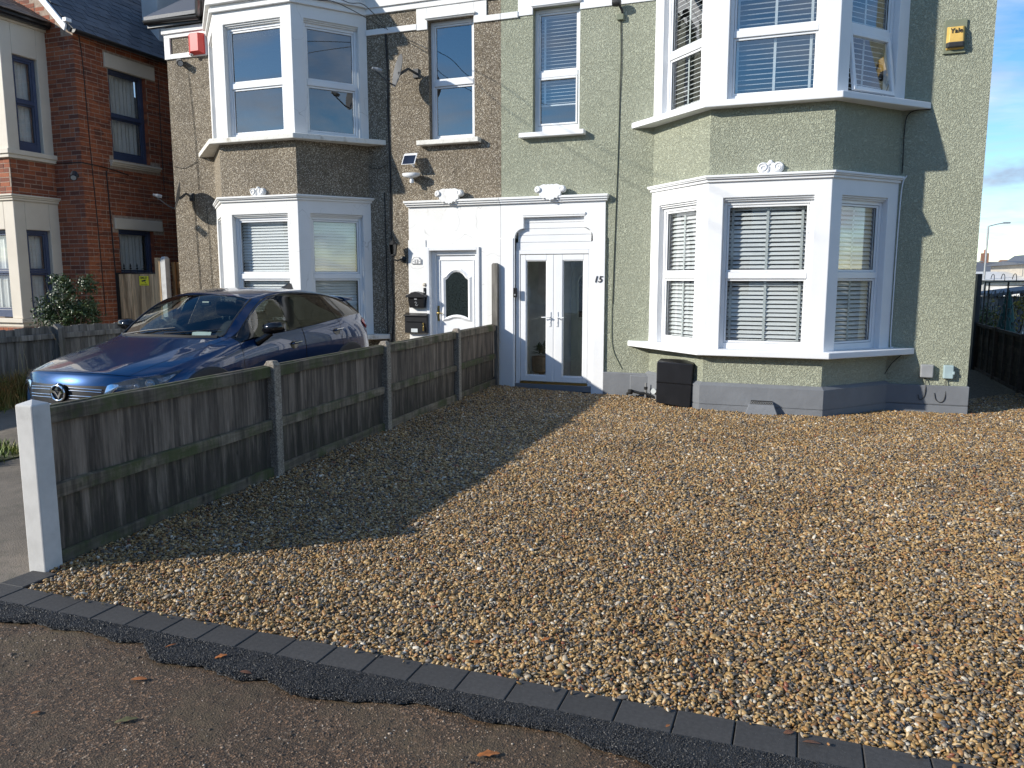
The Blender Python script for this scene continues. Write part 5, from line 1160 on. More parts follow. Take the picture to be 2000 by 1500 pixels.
# =============================================================== right hand passage: dark fence, trellis, garden and far buildings
df = thing('dark_fence', 'dark brown lap panel fence along the shaded gravel passage', 'fence', (3.32, 15, -.1))
TR = ((3.32, 12.4, -.12), (0, 1), (1, 0))
for u in (0.0, 1.85, 3.70, 5.3):
    mb = MB(TR).box(u-.04, u+.04, -.05, .03, -.1, .93); part('fence_post', mb, M['wood_dark'], df, bevel=.005)
lm = boxmesh('lap_board', 1.76, .014, .12, M['wood_dark'], .003)
for j in range(3):
    for k in range(8):
        if j == 2: continue
        inst('lap_board', lm, df, (3.335+random.uniform(-.004,.004), 12.4+1.85*j+.925, -.02+.108*k-.02), (R(0), R(-6)*0, R(90)), (1, 1, 1))
mb2 = boxmesh('lap_board', 1.52, .014, .12, M['wood_dark'], .003)
for k in range(8): inst('lap_board', mb2, df, (3.335+random.uniform(-.004,.004), 16.90, -.04+.108*k), (0, 0, R(90)))
for a, b in ((.05, 1.80), (1.90, 3.65), (3.75, 5.26)):
    mb = MB(TR).box(a, b, -.035, .0, .86, .915); mb.box(a, b, -.035, .0, .0, .05); part('panel_rail', mb, M['wood_dark'], df)
    for t in (.33, .66): mb = MB(TR).box(a+(b-a)*t-.02, a+(b-a)*t+.02, -.03, -.002, .05, .86); part('batten', mb, M['wood_dark'], df)
mb = MB().box(3.24, 3.32, 17.72, 18.5, -.2, 1.76); solo('dark_panel_end', mb, M['darkgrey'], 'tall dark grey panel end standing beyond the low brown fence', 'panel', bevel=.006)
tr = thing('iron_trellis', 'black wrought iron trellis with scrolls above the dark fence', 'trellis', (3.30, 15.6, .8))
for y, z1 in ((17.3, 1.60), (16.95, 1.60), (15.5, 1.62), (14.0, 1.64)):
    part('upright', MB().tube([(3.30, y, .60), (3.30, y, z1)], .014, 6), M['iron'], tr)
part('top_rail', MB().tube([(3.30, 17.35, 1.60), (3.30, 13.9, 1.64)], .014, 6), M['iron'], tr)
part('lower_rail', MB().tube([(3.30, 17.35, 1.53), (3.30, 13.9, 1.57)], .008, 6), M['iron'], tr)
for i in range(11):
    for j in range(3):
        y = 13.95+.30*i; z = .92+.22*j; sgn = -1 if (i+j) % 2 else 1; pts = []
        for k in range(22):
            t = k/21; a = t*9.0; r_ = .10*(1-.8*abs(2*t-1)) ; pts.append((3.30+.004*sgn, y+sgn*(t-.5)*.22+.07*math.cos(a+.5), z+.07*math.sin(a+.5)+(t-.5)*.10))
        part('scroll', MB().tube(pts, .005, 5), M['iron'], tr)
for i in range(4):
    y = 14.3+.8*i; pts = [(3.30, y+.16*math.cos(a)*(1-.1*a), 1.66+.09*math.sin(a)) for a in [k*.35 for k in range(11)]]; part('top_scroll', MB().tube(pts, .006, 5), M['iron'], tr)
shrub('autumn_hedge', 'yellow autumn hedge behind the iron trellis', (4.6, 20.5, .5), 1.0, .8, .85, 1700, 'leaf_hedge', .10, 9, 'hedge')
shrub('green_bush', 'dull green bush behind the dark panel end', (3.75, 20.0, .55), .5, .5, .7, 900, 'leaf_far', .09, 10)
pr = thing('folded_parasol', 'folded dark green parasol standing beyond the trellis', 'parasol', (3.98, 18.6, 0))
part('canopy', MB().lathe([(.20, .25), (.19, .5), (.13, .9), (.07, 1.25), (.02, 1.42), (0, 1.44)], (3.98, 18.6, 0), 'z', 9), M['parasol'], pr)
part('pole', MB().tube([(3.98, 18.6, -.2), (3.98, 18.6, .3)], .02, 8), M['steel'], pr)
ld = thing('step_ladder', 'aluminium ladder leaning behind the trellis at right edge', 'ladder', (4.45, 18.9, 0))
for dx in (0, .3): part('stile', MB().tube([(4.25+dx, 18.9, -.2), (4.55+dx, 19.3, 1.45)], .022, 6), M['steel'], ld)
for k in range(6): t = (k+.7)/6.5; part('rung', MB().tube([(4.25+.3*t, 18.9+.4*t, -.2+1.65*t), (4.55+.3*t, 18.9+.4*t, -.2+1.65*t)], .014, 6), M['steel'], ld)
sh = thing('garden_shed', 'low dark roofed shed beyond the trellis', 'shed', (6.2, 24.5, 0))
part('wall', MB().box(4.9, 7.6, 24.0, 26, -.2, 1.15), M['fargrey'], sh); part('roof', MB().add([(4.7, 23.7, 1.18), (7.8, 23.7, 1.62), (7.8, 26.2, 1.62), (4.7, 26.2, 1.18), (4.7, 23.7, 1.26), (7.8, 23.7, 1.70), (7.8, 26.2, 1.70), (4.7, 26.2, 1.26)], [(0,3,2,1),(4,5,6,7),(0,1,5,4),(1,2,6,5),(2,3,7,6),(3,0,4,7)]), M['fargrey'], sh)
gw = thing('garden_fence', 'pale grey board fence at the end of the neighbouring garden', 'fence', (5, 27, 0))
gmesh = boxmesh('board', .19, .03, 1.35, M['wood_grey'])
for k in range(20): inst('board', gmesh, gw, (4.0+.2*k, 27, .45+random.uniform(-.02,.02)))
part('rail', MB().box(3.9, 8.0, 26.93, 26.98, .85, .95), M['wood_grey'], gw)
def far_house(name, label, x0, x1, y, z0, zw, zr, wall, roof, wins, gable=True, depth=8, chim=False):
    h = thing(name, label, 'building', ((x0+x1)/2, y, 0))
    xm = (x0+x1)/2
    if gable:
        part('wall', MB().slab([(x0, z0), (x1, z0), (x1, zw), (xm, zr), (x0, zw)], y, y+depth), M[wall], h)
        part('roof', MB().add([(x0-.3, y-.3, zw-.25), (xm, y-.3, zr+.1), (x1+.3, y-.3, zw-.25), (x0-.3, y+depth, zw-.25), (xm, y+depth, zr+.1), (x1+.3, y+depth, zw-.25), (x0-.3, y-.3, zw-.08), (xm, y-.3, zr+.28), (x1+.3, y-.3, zw-.08), (x0-.3, y+depth, zw-.08), (xm, y+depth, zr+.28), (x1+.3, y+depth, zw-.08)], [(6,7,10,9), (7,8,11,10), (0,3,4,1), (1,4,5,2), (0,1,7,6), (1,2,8,7), (3,9,10,4), (4,10,11,5), (0,6,9,3), (2,5,11,8)]), M[roof], h)
    else:
        part('wall', MB().box(x0, x1, y, y+depth, z0, zw), M[wall], h)
        part('roof', MB().add([(x0-.3, y-.3, zw), (x1+.3, y-.3, zw), (x1+.3, y+depth/2, zr), (x0-.3, y+depth/2, zr), (x1+.3, y+depth+.3, zw), (x0-.3, y+depth+.3, zw)], [(0,1,2,3), (3,2,4,5), (1,4,2), (0,3,5), (0,5,4,1)]), M[roof], h)
    for (a, b, c, d) in wins:
        f_ = part('window', MB().box(a, b, y-.06, y+.01, c, d), M['upvc'], h); part('pane', MB().box(a+.07, b-.07, y-.075, y-.0605, c+.07, d-.07), M['carglass'] if False else M['gloss'], f_)
    if chim:
        ck = part('chimney', MB().box(xm-.5, xm+.2, y+depth/2-.4, y+depth/2+.4, zr-.6, zr+1.0), M['farbrick'], h); part('chimney_pot', MB().lathe([(.15, zr+1.0), (.12, zr+1.4), (0, zr+1.4)], (xm-.15, y+depth/2, 0), 'z', 10), M['fartile'], h)
    return h
far_house('white_building', 'long low white building with a flat pale roof beyond the gardens', 7.2, 9.9, 40, -.3, 1.55, 1.95, 'farwhite', 'farwhite', [(7.9, 8.4, .7, 1.2), (8.9, 9.4, .7, 1.2)], False)
far_house('gable_house', 'white gabled house far away at the right edge', 18.6, 21.2, 84, -.5, 2.6, 3.5, 'farwhite', 'fargrey', [(19.6, 20.2, 1.4, 2.3)])
far_house('cream_house', 'cream gable end with a red tiled top at the right edge', 9.35, 13.5, 40, -.5, 2.25, 2.45, 'farcream', 'fargrey', [(11.2, 11.9, .8, 1.7)], False, 8, True)
far_house('brick_terrace', 'dark roofed brick houses on the skyline with a chimney', 22.5, 31, 105, -.5, 2.5, 3.7, 'farbrick', 'farbrick', [(23.5, 24.3, 1, 2), (26, 26.8, 1, 2)], False, 9, True)
far_house('brick_terrace', 'low brick row with a slate roof left of the white gable on the skyline', 17.2, 22.4, 100, -.5, 2.2, 3.4, 'farbrick', 'fargrey', [(18.4, 19.1, .8, 1.6), (20.4, 21.1, .8, 1.6)], False, 9, True)
for (x, y, h_, arm, lab) in ((7.55, 40, 3.9, .62, 'tall grey street lamp with a short arm against the clouds'), (13.2, 70, 2.75, -.35, 'small distant street lamp above the far roofs')):
    l_ = thing('street_lamp', lab, 'street lamp', (x, y, 0))
    part('pole', MB().tube([(x, y, -.3), (x+.02, y, h_)], [.055, .035], 8), M['steel'], l_)
    part('arm', MB().tube([(x+.02, y, h_), (x+arm*.6, y, h_+.09), (x+arm, y, h_+.13)], .022, 6), M['steel'], l_); part('lamp_head', MB().box(x+arm-.05, x+arm+.22, y-.07, y+.07, h_+.10, h_+.16), M['steel'], l_)

# houses across the street: out of view, mirrored in the window panes and the car
ot = thing('opposite_terrace', 'pale terrace of houses across the street, mirrored in the windows', 'terrace', (0, -17, 0))
part('wall', MB().box(-34, 30, -26, -17, -.2, 6.3), M['farbrick'], ot)
for k in range(9):
    x0 = -33+7*k; m_ = ('farwhite', 'farcream', 'farbrick')[k % 3]
    part('front', MB().box(x0, x0+6.9, -17.0, -16.9, -.2, 6.25), M[m_], ot)
    bw_ = part('bay', MB().prism([(x0+.6, -16.9), (x0+1.3, -16.1), (x0+2.8, -16.1), (x0+3.5, -16.9)], -.2, 6.0), M['farwhite'], ot)
    for z0, z1 in ((.9, 2.6), (3.9, 5.6)):
        f_ = part('window', MB().box(x0+1.4, x0+2.7, -16.1, -16.06, z0, z1), M['gloss'], bw_); f_ = part('window', MB().box(x0+4.6, x0+5.6, -16.9, -16.86, z0+.1, z1), M['gloss'], ot)
part('roof', MB().add([(-34.3, -16.5, 6.25), (30.3, -16.5, 6.25), (30.3, -21.5, 9.0), (-34.3, -21.5, 9.0), (-34.3, -26.4, 6.25), (30.3, -26.4, 6.25)], [(0,1,2,3), (3,2,5,4), (0,3,4), (1,5,2)]), M['fargrey'], ot)
# =============================================================== the blue car
CAR = (-6.20, 5.11, .008)
car = thing('parked_car', 'dark blue five door crossover parked on the driveway behind the timber fence', 'car', CAR, rotz=.006)
car.rotation_euler = (R(1.0), 0, .006)
SIDE = {0:[(.74,.40,.20),(.80,.36,.42),(.82,.38,.60),(.805,.40,.72),(.745,.33,.79),(.60,.20,.815),(.42,.125,.835),(.21,.09,.845),(0,.08,.848)],
 1:[(.80,.54,.20),(.865,.50,.42),(.88,.52,.63),(.868,.56,.78),(.785,.56,.868),(.65,.50,.893),(.45,.47,.912),(.22,.45,.928),(0,.44,.932)],
 2:[(.80,.95,.20),(.88,.93,.42),(.90,.93,.67),(.88,.95,.86),(.81,1.0,.945),(.69,.95,.965),(.47,.90,.985),(.23,.87,1.0),(0,.86,1.005)],
 3:[(.80,1.46,.20),(.872,1.46,.42),(.888,1.46,.70),(.875,1.47,.905),(.815,1.49,1.012),(.745,1.47,1.05),(.665,1.38,1.06),(.34,1.26,1.078),(0,1.22,1.082)],
 4:[(.80,1.74,.20),(.868,1.74,.42),(.883,1.74,.715),(.872,1.74,.925),(.818,1.72,1.035),(.705,1.70,1.215),(.638,1.61,1.25),(.34,1.53,1.28),(0,1.50,1.29)],
 5:[(.80,2.05,.20),(.868,2.05,.42),(.882,2.05,.725),(.873,2.05,.94),(.820,2.05,1.055),(.635,2.06,1.415),(.572,1.98,1.445),(.31,1.91,1.48),(0,1.89,1.49)],
 6:[(.80,2.33,.20),(.868,2.33,.42),(.882,2.33,.735),(.874,2.33,.95),(.820,2.33,1.07),(.615,2.38,1.462),(.56,2.33,1.492),(.31,2.30,1.525),(0,2.30,1.535)],
 7:[(.80,2.47,.20),(.868,2.47,.42),(.882,2.47,.74),(.874,2.47,.955),(.820,2.47,1.078),(.61,2.50,1.468),(.555,2.48,1.498),(.31,2.47,1.53),(0,2.47,1.54)],
 8:[(.80,2.90,.20),(.868,2.90,.42),(.885,2.90,.76),(.877,2.90,.975),(.815,2.90,1.105),(.60,2.90,1.458),(.545,2.90,1.488),(.31,2.90,1.518),(0,2.90,1.528)],
 9:[(.80,3.34,.20),(.872,3.34,.42),(.895,3.34,.78),(.882,3.34,1.0),(.805,3.36,1.14),(.59,3.24,1.43),(.535,3.24,1.46),(.30,3.24,1.49),(0,3.24,1.50)],
 10:[(.80,3.48,.20),(.872,3.48,.42),(.895,3.48,.785),(.88,3.48,1.005),(.80,3.48,1.15),(.585,3.40,1.41),(.53,3.40,1.44),(.30,3.40,1.47),(0,3.40,1.48)],
 11:[(.77,3.88,.21),(.85,3.86,.44),(.87,3.86,.76),(.845,3.88,1.0),(.735,3.93,1.165),(.56,3.82,1.335),(.505,3.82,1.375),(.29,3.84,1.405),(0,3.85,1.415)],
 12:[(.72,4.18,.22),(.80,4.12,.45),(.815,4.10,.72),(.79,4.08,.95),(.69,4.06,1.14),(.54,4.00,1.30),(.485,4.00,1.345),(.28,4.03,1.38),(0,4.04,1.388)]}
FC = {0:[(.60,.22,.2),(.42,.13,.2),(.21,.10,.2),(0,.09,.2)],1:[(.62,.14,.40),(.43,.055,.40),(.22,.015,.40),(0,.0,.40)],2:[(.635,.145,.57),(.44,.05,.57),(.22,.005,.57),(0,-.008,.57)],3:[(.63,.175,.715),(.43,.075,.735),(.22,.03,.748),(0,.018,.752)]}
RC = {0:[(.56,4.25,.22),(.48,4.27,.22),(.26,4.28,.22),(0,4.28,.22)],1:[(.60,4.25,.45),(.50,4.28,.45),(.26,4.29,.45),(0,4.29,.45)],2:[(.60,4.22,.72),(.50,4.25,.72),(.26,4.26,.72),(0,4.26,.72)],3:[(.58,4.16,1.0),(.49,4.18,1.0),(.26,4.19,1.0),(0,4.19,1.0)]}
SLOTS = ['body','bonnet','front_door_a','front_door_b','rear_door_a','rear_door_b','windscreen','front_window_a','front_window_b','rear_window_a','rear_window_b','pillar_a','pillar_b','roof','bumper','tailgate','rear_screen','quarter_a','quarter_b','sail_a','sail_b']
SI = {n:i for i, n in enumerate(SLOTS)}
def build_shell():
    V = []; idx = {}
    def vid(p):
        k = (round(p[0],4), round(p[1],4), round(p[2],4))
        if k not in idx: idx[k] = len(V); V.append(k)
        return idx[k]
    Fs = []; tag = []
    for sgn in (1, -1):
        s_ = 'b' if sgn == 1 else 'a'
        P_ = lambda p: vid((p[0]*sgn, p[1], p[2]))
        def quad(a, b, c, d, t):
            q = [P_(a), P_(b), P_(c), P_(d)]
            if sgn == -1: q = q[::-1]
            Fs.append(q); tag.append(SI[t])
        for i in range(12):
            for j in range(8):
                t = 'body'
                if i <= 2 and j >= 5: t = 'bonnet'
                elif 3 <= i <= 4 and j >= 6: t = 'windscreen'
                elif j >= 6 and i >= 5: t = 'roof'
                elif j == 4 and i == 3: t = 'sail_'+s_
                elif j == 4 and 4 <= i <= 5: t = 'front_window_'+s_
                elif j == 4 and i in (6, 9): t = 'pillar_'+s_
                elif j == 4 and 7 <= i <= 8: t = 'rear_window_'+s_
                elif j == 4 and i == 10: t = 'quarter_'+s_
                elif j == 4 and i == 11: t = 'pillar_'+s_
                elif j <= 3 and 3 <= i <= 6: t = 'front_door_'+s_
                elif j <= 3 and 7 <= i <= 8: t = 'rear_door_'+s_
                quad(SIDE[i][j], SIDE[i][j+1], SIDE[i+1][j+1], SIDE[i+1][j], t)
        for C_, st, t in ((FC, 0, 'bumper'), (RC, 12, 'tailgate')):
            rows = [[SIDE[st][k]]+C_[k] for k in range(4)]+[[SIDE[st][m] for m in range(4, 9)]]
            for k in range(4):
                for m in range(4):
                    tt = t
                    if t == 'tailgate' and k == 3 and m >= 0: tt = 'rear_screen'
                    q = (rows[k][m], rows[k+1][m], rows[k+1][m+1], rows[k][m+1])
                    if st == 0: q = q[::-1]
                    quad(*q, tt)
    me = bpy.data.meshes.new('shell'); me.from_pydata(V, [], Fs); me.update()
    for n in SLOTS: me.materials.append(bpy.data.materials.get('car_paint'))
    me.polygons.foreach_set('material_index', tag)
    bm = bmesh.new(); bm.from_mesh(me); bmesh.ops.recalc_face_normals(bm, faces=bm.faces)
    cl = bm.edges.layers.float.get('crease_edge') or bm.edges.layers.float.new('crease_edge')
    def key(p): return (round(abs(p[0]),4), round(p[1],4), round(p[2],4))
    bm.verts.ensure_lookup_table(); vk = {}
    for v in bm.verts: vk.setdefault(key(v.co), []).append(v)
    def crease(pts, w):
        for a, b in zip(pts[:-1], pts[1:]):
            for e in bm.edges:
                k0, k1 = key(e.verts[0].co), key(e.verts[1].co)
                if {k0, k1} == {key(a), key(b)}: e[cl] = w
    crease([SIDE[i][4] for i in range(3, 13)], .75)          # belt line
    crease([SIDE[i][5] for i in range(3, 12)], .6)
    crease([SIDE[i][6] for i in range(3, 6)], .55)
    crease([SIDE[3][j] for j in range(6, 9)], .75); crease([SIDE[5][j] for j in range(6, 9)], .35)
    crease([SIDE[0][j] for j in range(4, 9)], .45); crease([SIDE[12][j] for j in range(4, 9)], .85)
    crease([SIDE[i][4] for i in range(0, 4)], .8); crease([SIDE[i][6] for i in range(0, 4)], .45)
    crease([SIDE[0][k] for k in range(0, 5)], .2)
    bm.to_mesh(me); bm.free()
    smooth(me); o = bpy.data.objects.new('shell', me); COL.objects.link(o)
    m = o.modifiers.new('s', 'SUBSURF'); m.levels = 4; m.render_levels = 4
    bpy.context.view_layer.update(); dg = bpy.context.evaluated_depsgraph_get()
    em = bpy.data.meshes.new_from_object(o.evaluated_get(dg)); bpy.data.objects.remove(o); return em
shell = build_shell()
sv = [v.co.copy() for v in shell.vertices]; sn = [v.normal.copy() for v in shell.vertices]
sf = [tuple(p.vertices) for p in shell.polygons]; st_ = [p.material_index for p in shell.polygons]
BV = BVHTree.FromPolygons(sv, sf)
AX = ((.90, .345, .385), (3.46, .345, .385))
def in_arch(c): return any((c.y-y)**2+(c.z-z)**2 < (r-.015)**2 for y, z, r in AX) and abs(c.x) > .55
def panel(name, slots, mat, parent, gap=0.0, inset=0.0, keep=None):
    ids = {SI[s] for s in slots}
    fs = []
    for f, t in zip(sf, st_):
        if t in ids:
            c = sum((sv[i] for i in f), Vector())/len(f)
            if keep and not keep(c): continue
            fs.append(f)
    if not fs: return None
    used = {}; 
    for f in fs:
        for i in f: used.setdefault(i, len(used))
    # boundary vertices move inwards for shut lines
    ec = {}
    for f in fs:
        for a, b in zip(f, f[1:]+f[:1]): ec[frozenset((a, b))] = ec.get(frozenset((a, b)), 0)+1
    bd = {i for e, n in ec.items() if n == 1 for i in e}
    cen = {}
    for f in fs:
        c = sum((sv[i] for i in f), Vector())/len(f)
        for i in f: cen.setdefault(i, []).append(c)
    co = [None]*len(used); no = [None]*len(used)
    for i, k in used.items():
        p = sv[i].copy()
        if gap and i in bd:
            d = sum(cen[i], Vector())/len(cen[i])-p; d -= sn[i]*d.dot(sn[i])
            if d.length > 1e-6: p += d.normalized()*gap
        co[k] = p-sn[i]*inset; no[k] = sn[i]
    me = bpy.data.meshes.new(name); me.from_pydata([tuple(c) for c in co], [], [tuple(used[i] for i in f) for f in fs]); me.update()
    me.materials.append(mat); smooth(me); me.normals_split_custom_set_from_vertices([tuple(n) for n in no])
    o = bpy.data.objects.new(name, me); COL.objects.link(o); o.parent = parent; return o
notarch = lambda c: not in_arch(c)
body = panel('body', ['body', 'tailgate'], M['paint'], car, .0, keep=notarch)
panel('bumper', ['bumper'], M['paint'], car, .002)
panel('bonnet', ['bonnet'], M['paint'], car, .006)
roof_ = panel('roof', ['roof'], M['paint'], car, .0)
doors = {}
for s_ in 'ab':
    doors['f'+s_] = panel('door', ['front_door_'+s_], M['paint'], car, .007, keep=notarch)
    doors['r'+s_] = panel('door', ['rear_door_'+s_], M['paint'], car, .007, keep=notarch)
    panel('side_window', ['front_window_'+s_], M['carglass'], car, .0, .004)
    panel('side_window', ['rear_window_'+s_], M['privacy'], car, .0, .004)
    panel('quarter_window', ['quarter_'+s_], M['privacy'], car, .0, .004)
    panel('pillar_trim', ['pillar_'+s_], M['gloss'], car, .0, .001)
    panel('pillar_trim', ['sail_'+s_], M['gloss'], car, .0, .002)
panel('windscreen', ['windscreen'], M['carglass'], car, .0, .003)
panel('rear_screen', ['rear_screen'], M['privacy'], car, .0, .003)
panel('inner_shell', ['body', 'bonnet', 'front_door_a', 'front_door_b', 'rear_door_a', 'rear_door_b', 'bumper', 'tailgate', 'roof'], M['black_matt'], car, .0, .016, keep=notarch)  # black copy under the skin, added so the shut lines show dark
# --- pieces laid on the skin
def snap(p, off=0.0):
    loc, n, i, d = BV.find_nearest(Vector(p)); return loc+n*off, n
def resamp(pts, n):
    P_ = [Vector(q) for q in (interp(pts, 6) if len(pts) > 2 else pts)]
    L = [0]
    for a, b in zip(P_[:-1], P_[1:]): L.append(L[-1]+(b-a).length)
    out = []
    for k in range(n):
        t = L[-1]*k/(n-1); j = 0
        while j < len(L)-2 and L[j+1] < t: j += 1
        out.append(P_[j].lerp(P_[j+1], (t-L[j])/max(1e-9, L[j+1]-L[j])))
    return out
def patch(name, upper, lower, off, mat, parent, n=24, m=5, thick=.006, crown=0.0, sm=True):
    A_, B_ = resamp(upper, n), resamp(lower, n); mb = MB(); vs = []; vi = []
    for i in range(n):
        for j in range(m):
            t = j/(m-1); p, nn = snap(A_[i].lerp(B_[i], t)); s_ = i/(n-1)
            vs.append(tuple(p+nn*(off+crown*math.sin(math.pi*t)))); vi.append(tuple(p+nn*(off-thick)))
    k = len(vs); fs = []
    for i in range(n-1):
        for j in range(m-1): a = i*m+j; fs.append((a, a+1, a+m+1, a+m)); fs.append((k+a, k+a+m, k+a+m+1, k+a+1))
    ring = [i*m for i in range(n)]+[(n-1)*m+j for j in range(1, m)]+[i*m+m-1 for i in range(n-2, -1, -1)]+[j for j in range(m-2, 0, -1)]
    for a, b in zip(ring, ring[1:]+ring[:1]): fs.append((a, b, k+b, k+a))
    mb.add(vs+vi, fs); return part(name, mb, mat, parent, sm, ang=45)
def skin_tube(name, pts, r, off, mat, parent, n=6, k=5):
    q = [tuple(snap(p, off)[0]) for p in (interp(pts, k) if len(pts) > 2 else pts)]
    return part(name, MB().tube(q, r, n), mat, parent, True)
# grille
grl = patch('grille', [(-.465,.09,.738),(-.2,.0,.750),(0,0,.752),(.2,.0,.750),(.465,.09,.738)], [(-.35,.06,.40),(-.2,0,.385),(0,0,.38),(.2,0,.385),(.33,.06,.40)], .004, M['black'], car, 30, 8, .004)
for z, a, b in ((.722,.095,.445),(.697,.095,.44),(.650,.10,.425),(.624,.10,.415),(.562,.0,.395),(.515,.0,.365),(.465,.0,.35),(.435,.0,.34)):
    for sg in ((-1, 1) if a > 0 else (1,)):
        pts = [(sg*(a+(b-a)*t), 0, z) for t in (0, .25, .5, .75, 1)] if a > 0 else [(b*t, 0, z) for t in (-1, -.5, 0, .5, 1)]
        skin_tube('grille_bar', pts, .0042, .010, M['chrome'], grl)
ec = (0, snap((0, 0, .672))[0].y-.030, .672)
eT = ((ec[0], ec[1], ec[2]), (1, 0), (0, 1))
mb = MB(eT).lathe([(.085, .02), (.085, .004), (.08, .0), (0, -.002)], (0, 0, 0), 'y', 28); eb = part('emblem', mb, M['gloss'], car, True, ang=40)
mb = MB(eT).tube([(.080*math.cos(a), -.006, .068*math.sin(a)) for a in [2*math.pi*k/36 for k in range(36)]], .0085, 8, True); part('ring', mb, M['chrome'], eb, True)
mb = MB(eT); W_ = [(-.076,.026),(-.050,.022),(-.026,.012),(0,-.026),(.026,.012),(.050,.022),(.076,.026)]; Wl = [(-.074,.004),(-.048,-.002),(-.026,-.014),(0,-.056),(.026,-.014),(.048,-.002),(.074,.004)]
n_ = len(W_); mb.add([(x, -.010-.004*math.cos(i), z) for i, (x, z) in enumerate(W_)]+[(x, -.004, z) for x, z in Wl]+[(x, .004, z) for x, z in W_]+[(x, .004, z) for x, z in Wl], [(i, i+1, n_+i+1, n_+i) for i in range(n_-1)]+[(i, 2*n_+i, 2*n_+i+1, i+1) for i in range(n_-1)]+[(n_+i, n_+i+1, 3*n_+i+1, 3*n_+i) for i in range(n_-1)]); part('wing', mb, M['chrome'], eb, True, ang=30)
for sg in (1, -1):
    f = lambda L: [(sg*x, y, z) for x, y, z in L]
    patch('chrome_wing', f([(.462,.09,.742),(.49,.10,.755),(.55,.13,.752)]), f([(.37,.06,.46),(.455,.08,.62),(.55,.13,.725)]), .010, M['chrome'], car, 14, 5, .010, .004)
    hl = patch('headlight', f([(.49,.11,.758),(.62,.2,.790),(.74,.32,.818),(.815,.40,.836),(.865,.60,.868)]), f([(.505,.12,.715),(.62,.2,.680),(.74,.33,.690),(.82,.42,.738),(.867,.61,.860)]), .004, M['black'], car, 26, 6, .004)
    patch('light_band', f([(.53,.12,.738),(.60,.18,.742),(.66,.22,.745)]), f([(.545,.13,.722),(.60,.18,.712),(.66,.22,.712)]), .008, M['lens'], hl, 10, 4, .004, .004)
    for (x, y, z, r_) in ((.655,.22,.728,.032),(.735,.31,.745,.040)):
        p, nn = snap((sg*x, y, z)); q = nn.orthogonal().normalized(); q2 = nn.cross(q); mb = MB(); vs = []; fs = []; K = 18
        for i, (rr, dd) in enumerate(((1.0, .006), (.95, .012), (.7, .006), (.45, .008), (.25, .016), (0.01, .02))): vs += [tuple(p+nn*dd+(q*math.cos(2*math.pi*k/K)+q2*math.sin(2*math.pi*k/K))*r_*rr) for k in range(K)]
        for i in range(5): fs += [(i*K+k, i*K+(k+1) % K, (i+1)*K+(k+1) % K, (i+1)*K+k) for k in range(K)]
        mb.add(vs, fs); part('lamp', mb, M['lens'], hl, True)
    patch('light_band', f([(.775,.36,.782),(.815,.42,.80),(.852,.51,.828)]), f([(.785,.37,.738),(.82,.43,.757),(.855,.52,.815)]), .008, M['lens'], hl, 14, 5, .005, .004)
    patch('headlight_glass', f([(.49,.11,.758),(.62,.2,.790),(.74,.32,.818),(.815,.40,.836),(.865,.60,.868)]), f([(.505,.12,.715),(.62,.2,.680),(.74,.33,.690),(.82,.42,.738),(.867,.61,.860)]), .026, M['lampglass'], hl, 26, 6, .001)
    # wheel arch cladding
    for (ya, za, r_) in AX:
        mb = MB(); vs = []; fs = []; K = 40
        for k in range(K+1):
            a = math.radians(-12+204*k/K)
            for rr, off in ((r_-.02, -.06), (r_-.018, .010), (r_+.0, .014), (r_+.085, .014), (r_+.098, .0)):
                p, nn = snap((sg*.88, ya+rr*math.cos(a), za+rr*math.sin(a))); vs.append(tuple(p+Vector((sg, 0, 0))*off))
        for k in range(K):
            for j in range(4): fs.append((k*5+j, (k+1)*5+j, (k+1)*5+j+1, k*5+j+1))
        mb.add(vs, fs); part('arch_cladding', mb, M['cladding'], car, True, ang=35)
        mb = MB().lathe([(0, sg*.60), (r_+.02, sg*.60), (r_+.02, sg*.86)], (0, ya, za), 'x', 28); part('wheel_well', mb, M['black_matt'], car, True, ang=40)
        wh = MB().lathe([(.20, sg*.66), (.31, sg*.66), (.333, sg*.69), (.335, sg*.76), (.333, sg*.83), (.31, sg*.858), (.225, sg*.862), (.215, sg*.84), (.215, sg*.70)], (0, ya, .333), 'x', 40); wheel = part('wheel', wh, M['tyre'], car, True, ang=40)
        rm = MB().lathe([(.212, sg*.70), (.214, sg*.85), (.19, sg*.855), (.185, sg*.80)], (0, ya, .333), 'x', 40)
        for k in range(5):
            a = 2*math.pi*k/5+.3
            for da in (-.17, .17): rm.tube([(sg*.83, ya+.04*math.cos(a), .333+.04*math.sin(a)), (sg*.85, ya+.20*math.cos(a+da), .333+.20*math.sin(a+da))], [.022, .016], 6)
        rm.lathe([(.05, sg*.80), (.055, sg*.845), (0, sg*.85)], (0, ya, .333), 'x', 16); part('rim', rm, M['alloy'], wheel, True, ang=40)
    # mirror
    mb = MB(); vs = []; fs = []
    prof = [(0.885, .055, .030), (.90, .075, .052), (.95, .088, .066), (1.02, .085, .064), (1.08, .068, .052), (1.105, .03, .03)]
    K = 16
    for (x, ry, rz) in prof:
        for k in range(K):
            a = 2*math.pi*k/K; c, s_ = math.cos(a), math.sin(a); c = math.copysign(abs(c)**.75, c); s_ = math.copysign(abs(s_)**.75, s_)
            vs.append((sg*x, 1.80+ry*c*(1.25 if c < 0 else .75), 1.125+rz*s_+.02*(x-.9)/.2))
    for i in range(len(prof)-1): fs += [(i*K+k, i*K+(k+1) % K, (i+1)*K+(k+1) % K, (i+1)*K+k) for k in range(K)]
    fs += [tuple(range(K)), tuple(range(len(prof)*K-1, (len(prof)-1)*K-1, -1))]
    mb.add(vs, fs); mr = part('door_mirror', mb, M['gloss'], car, True, ang=60)
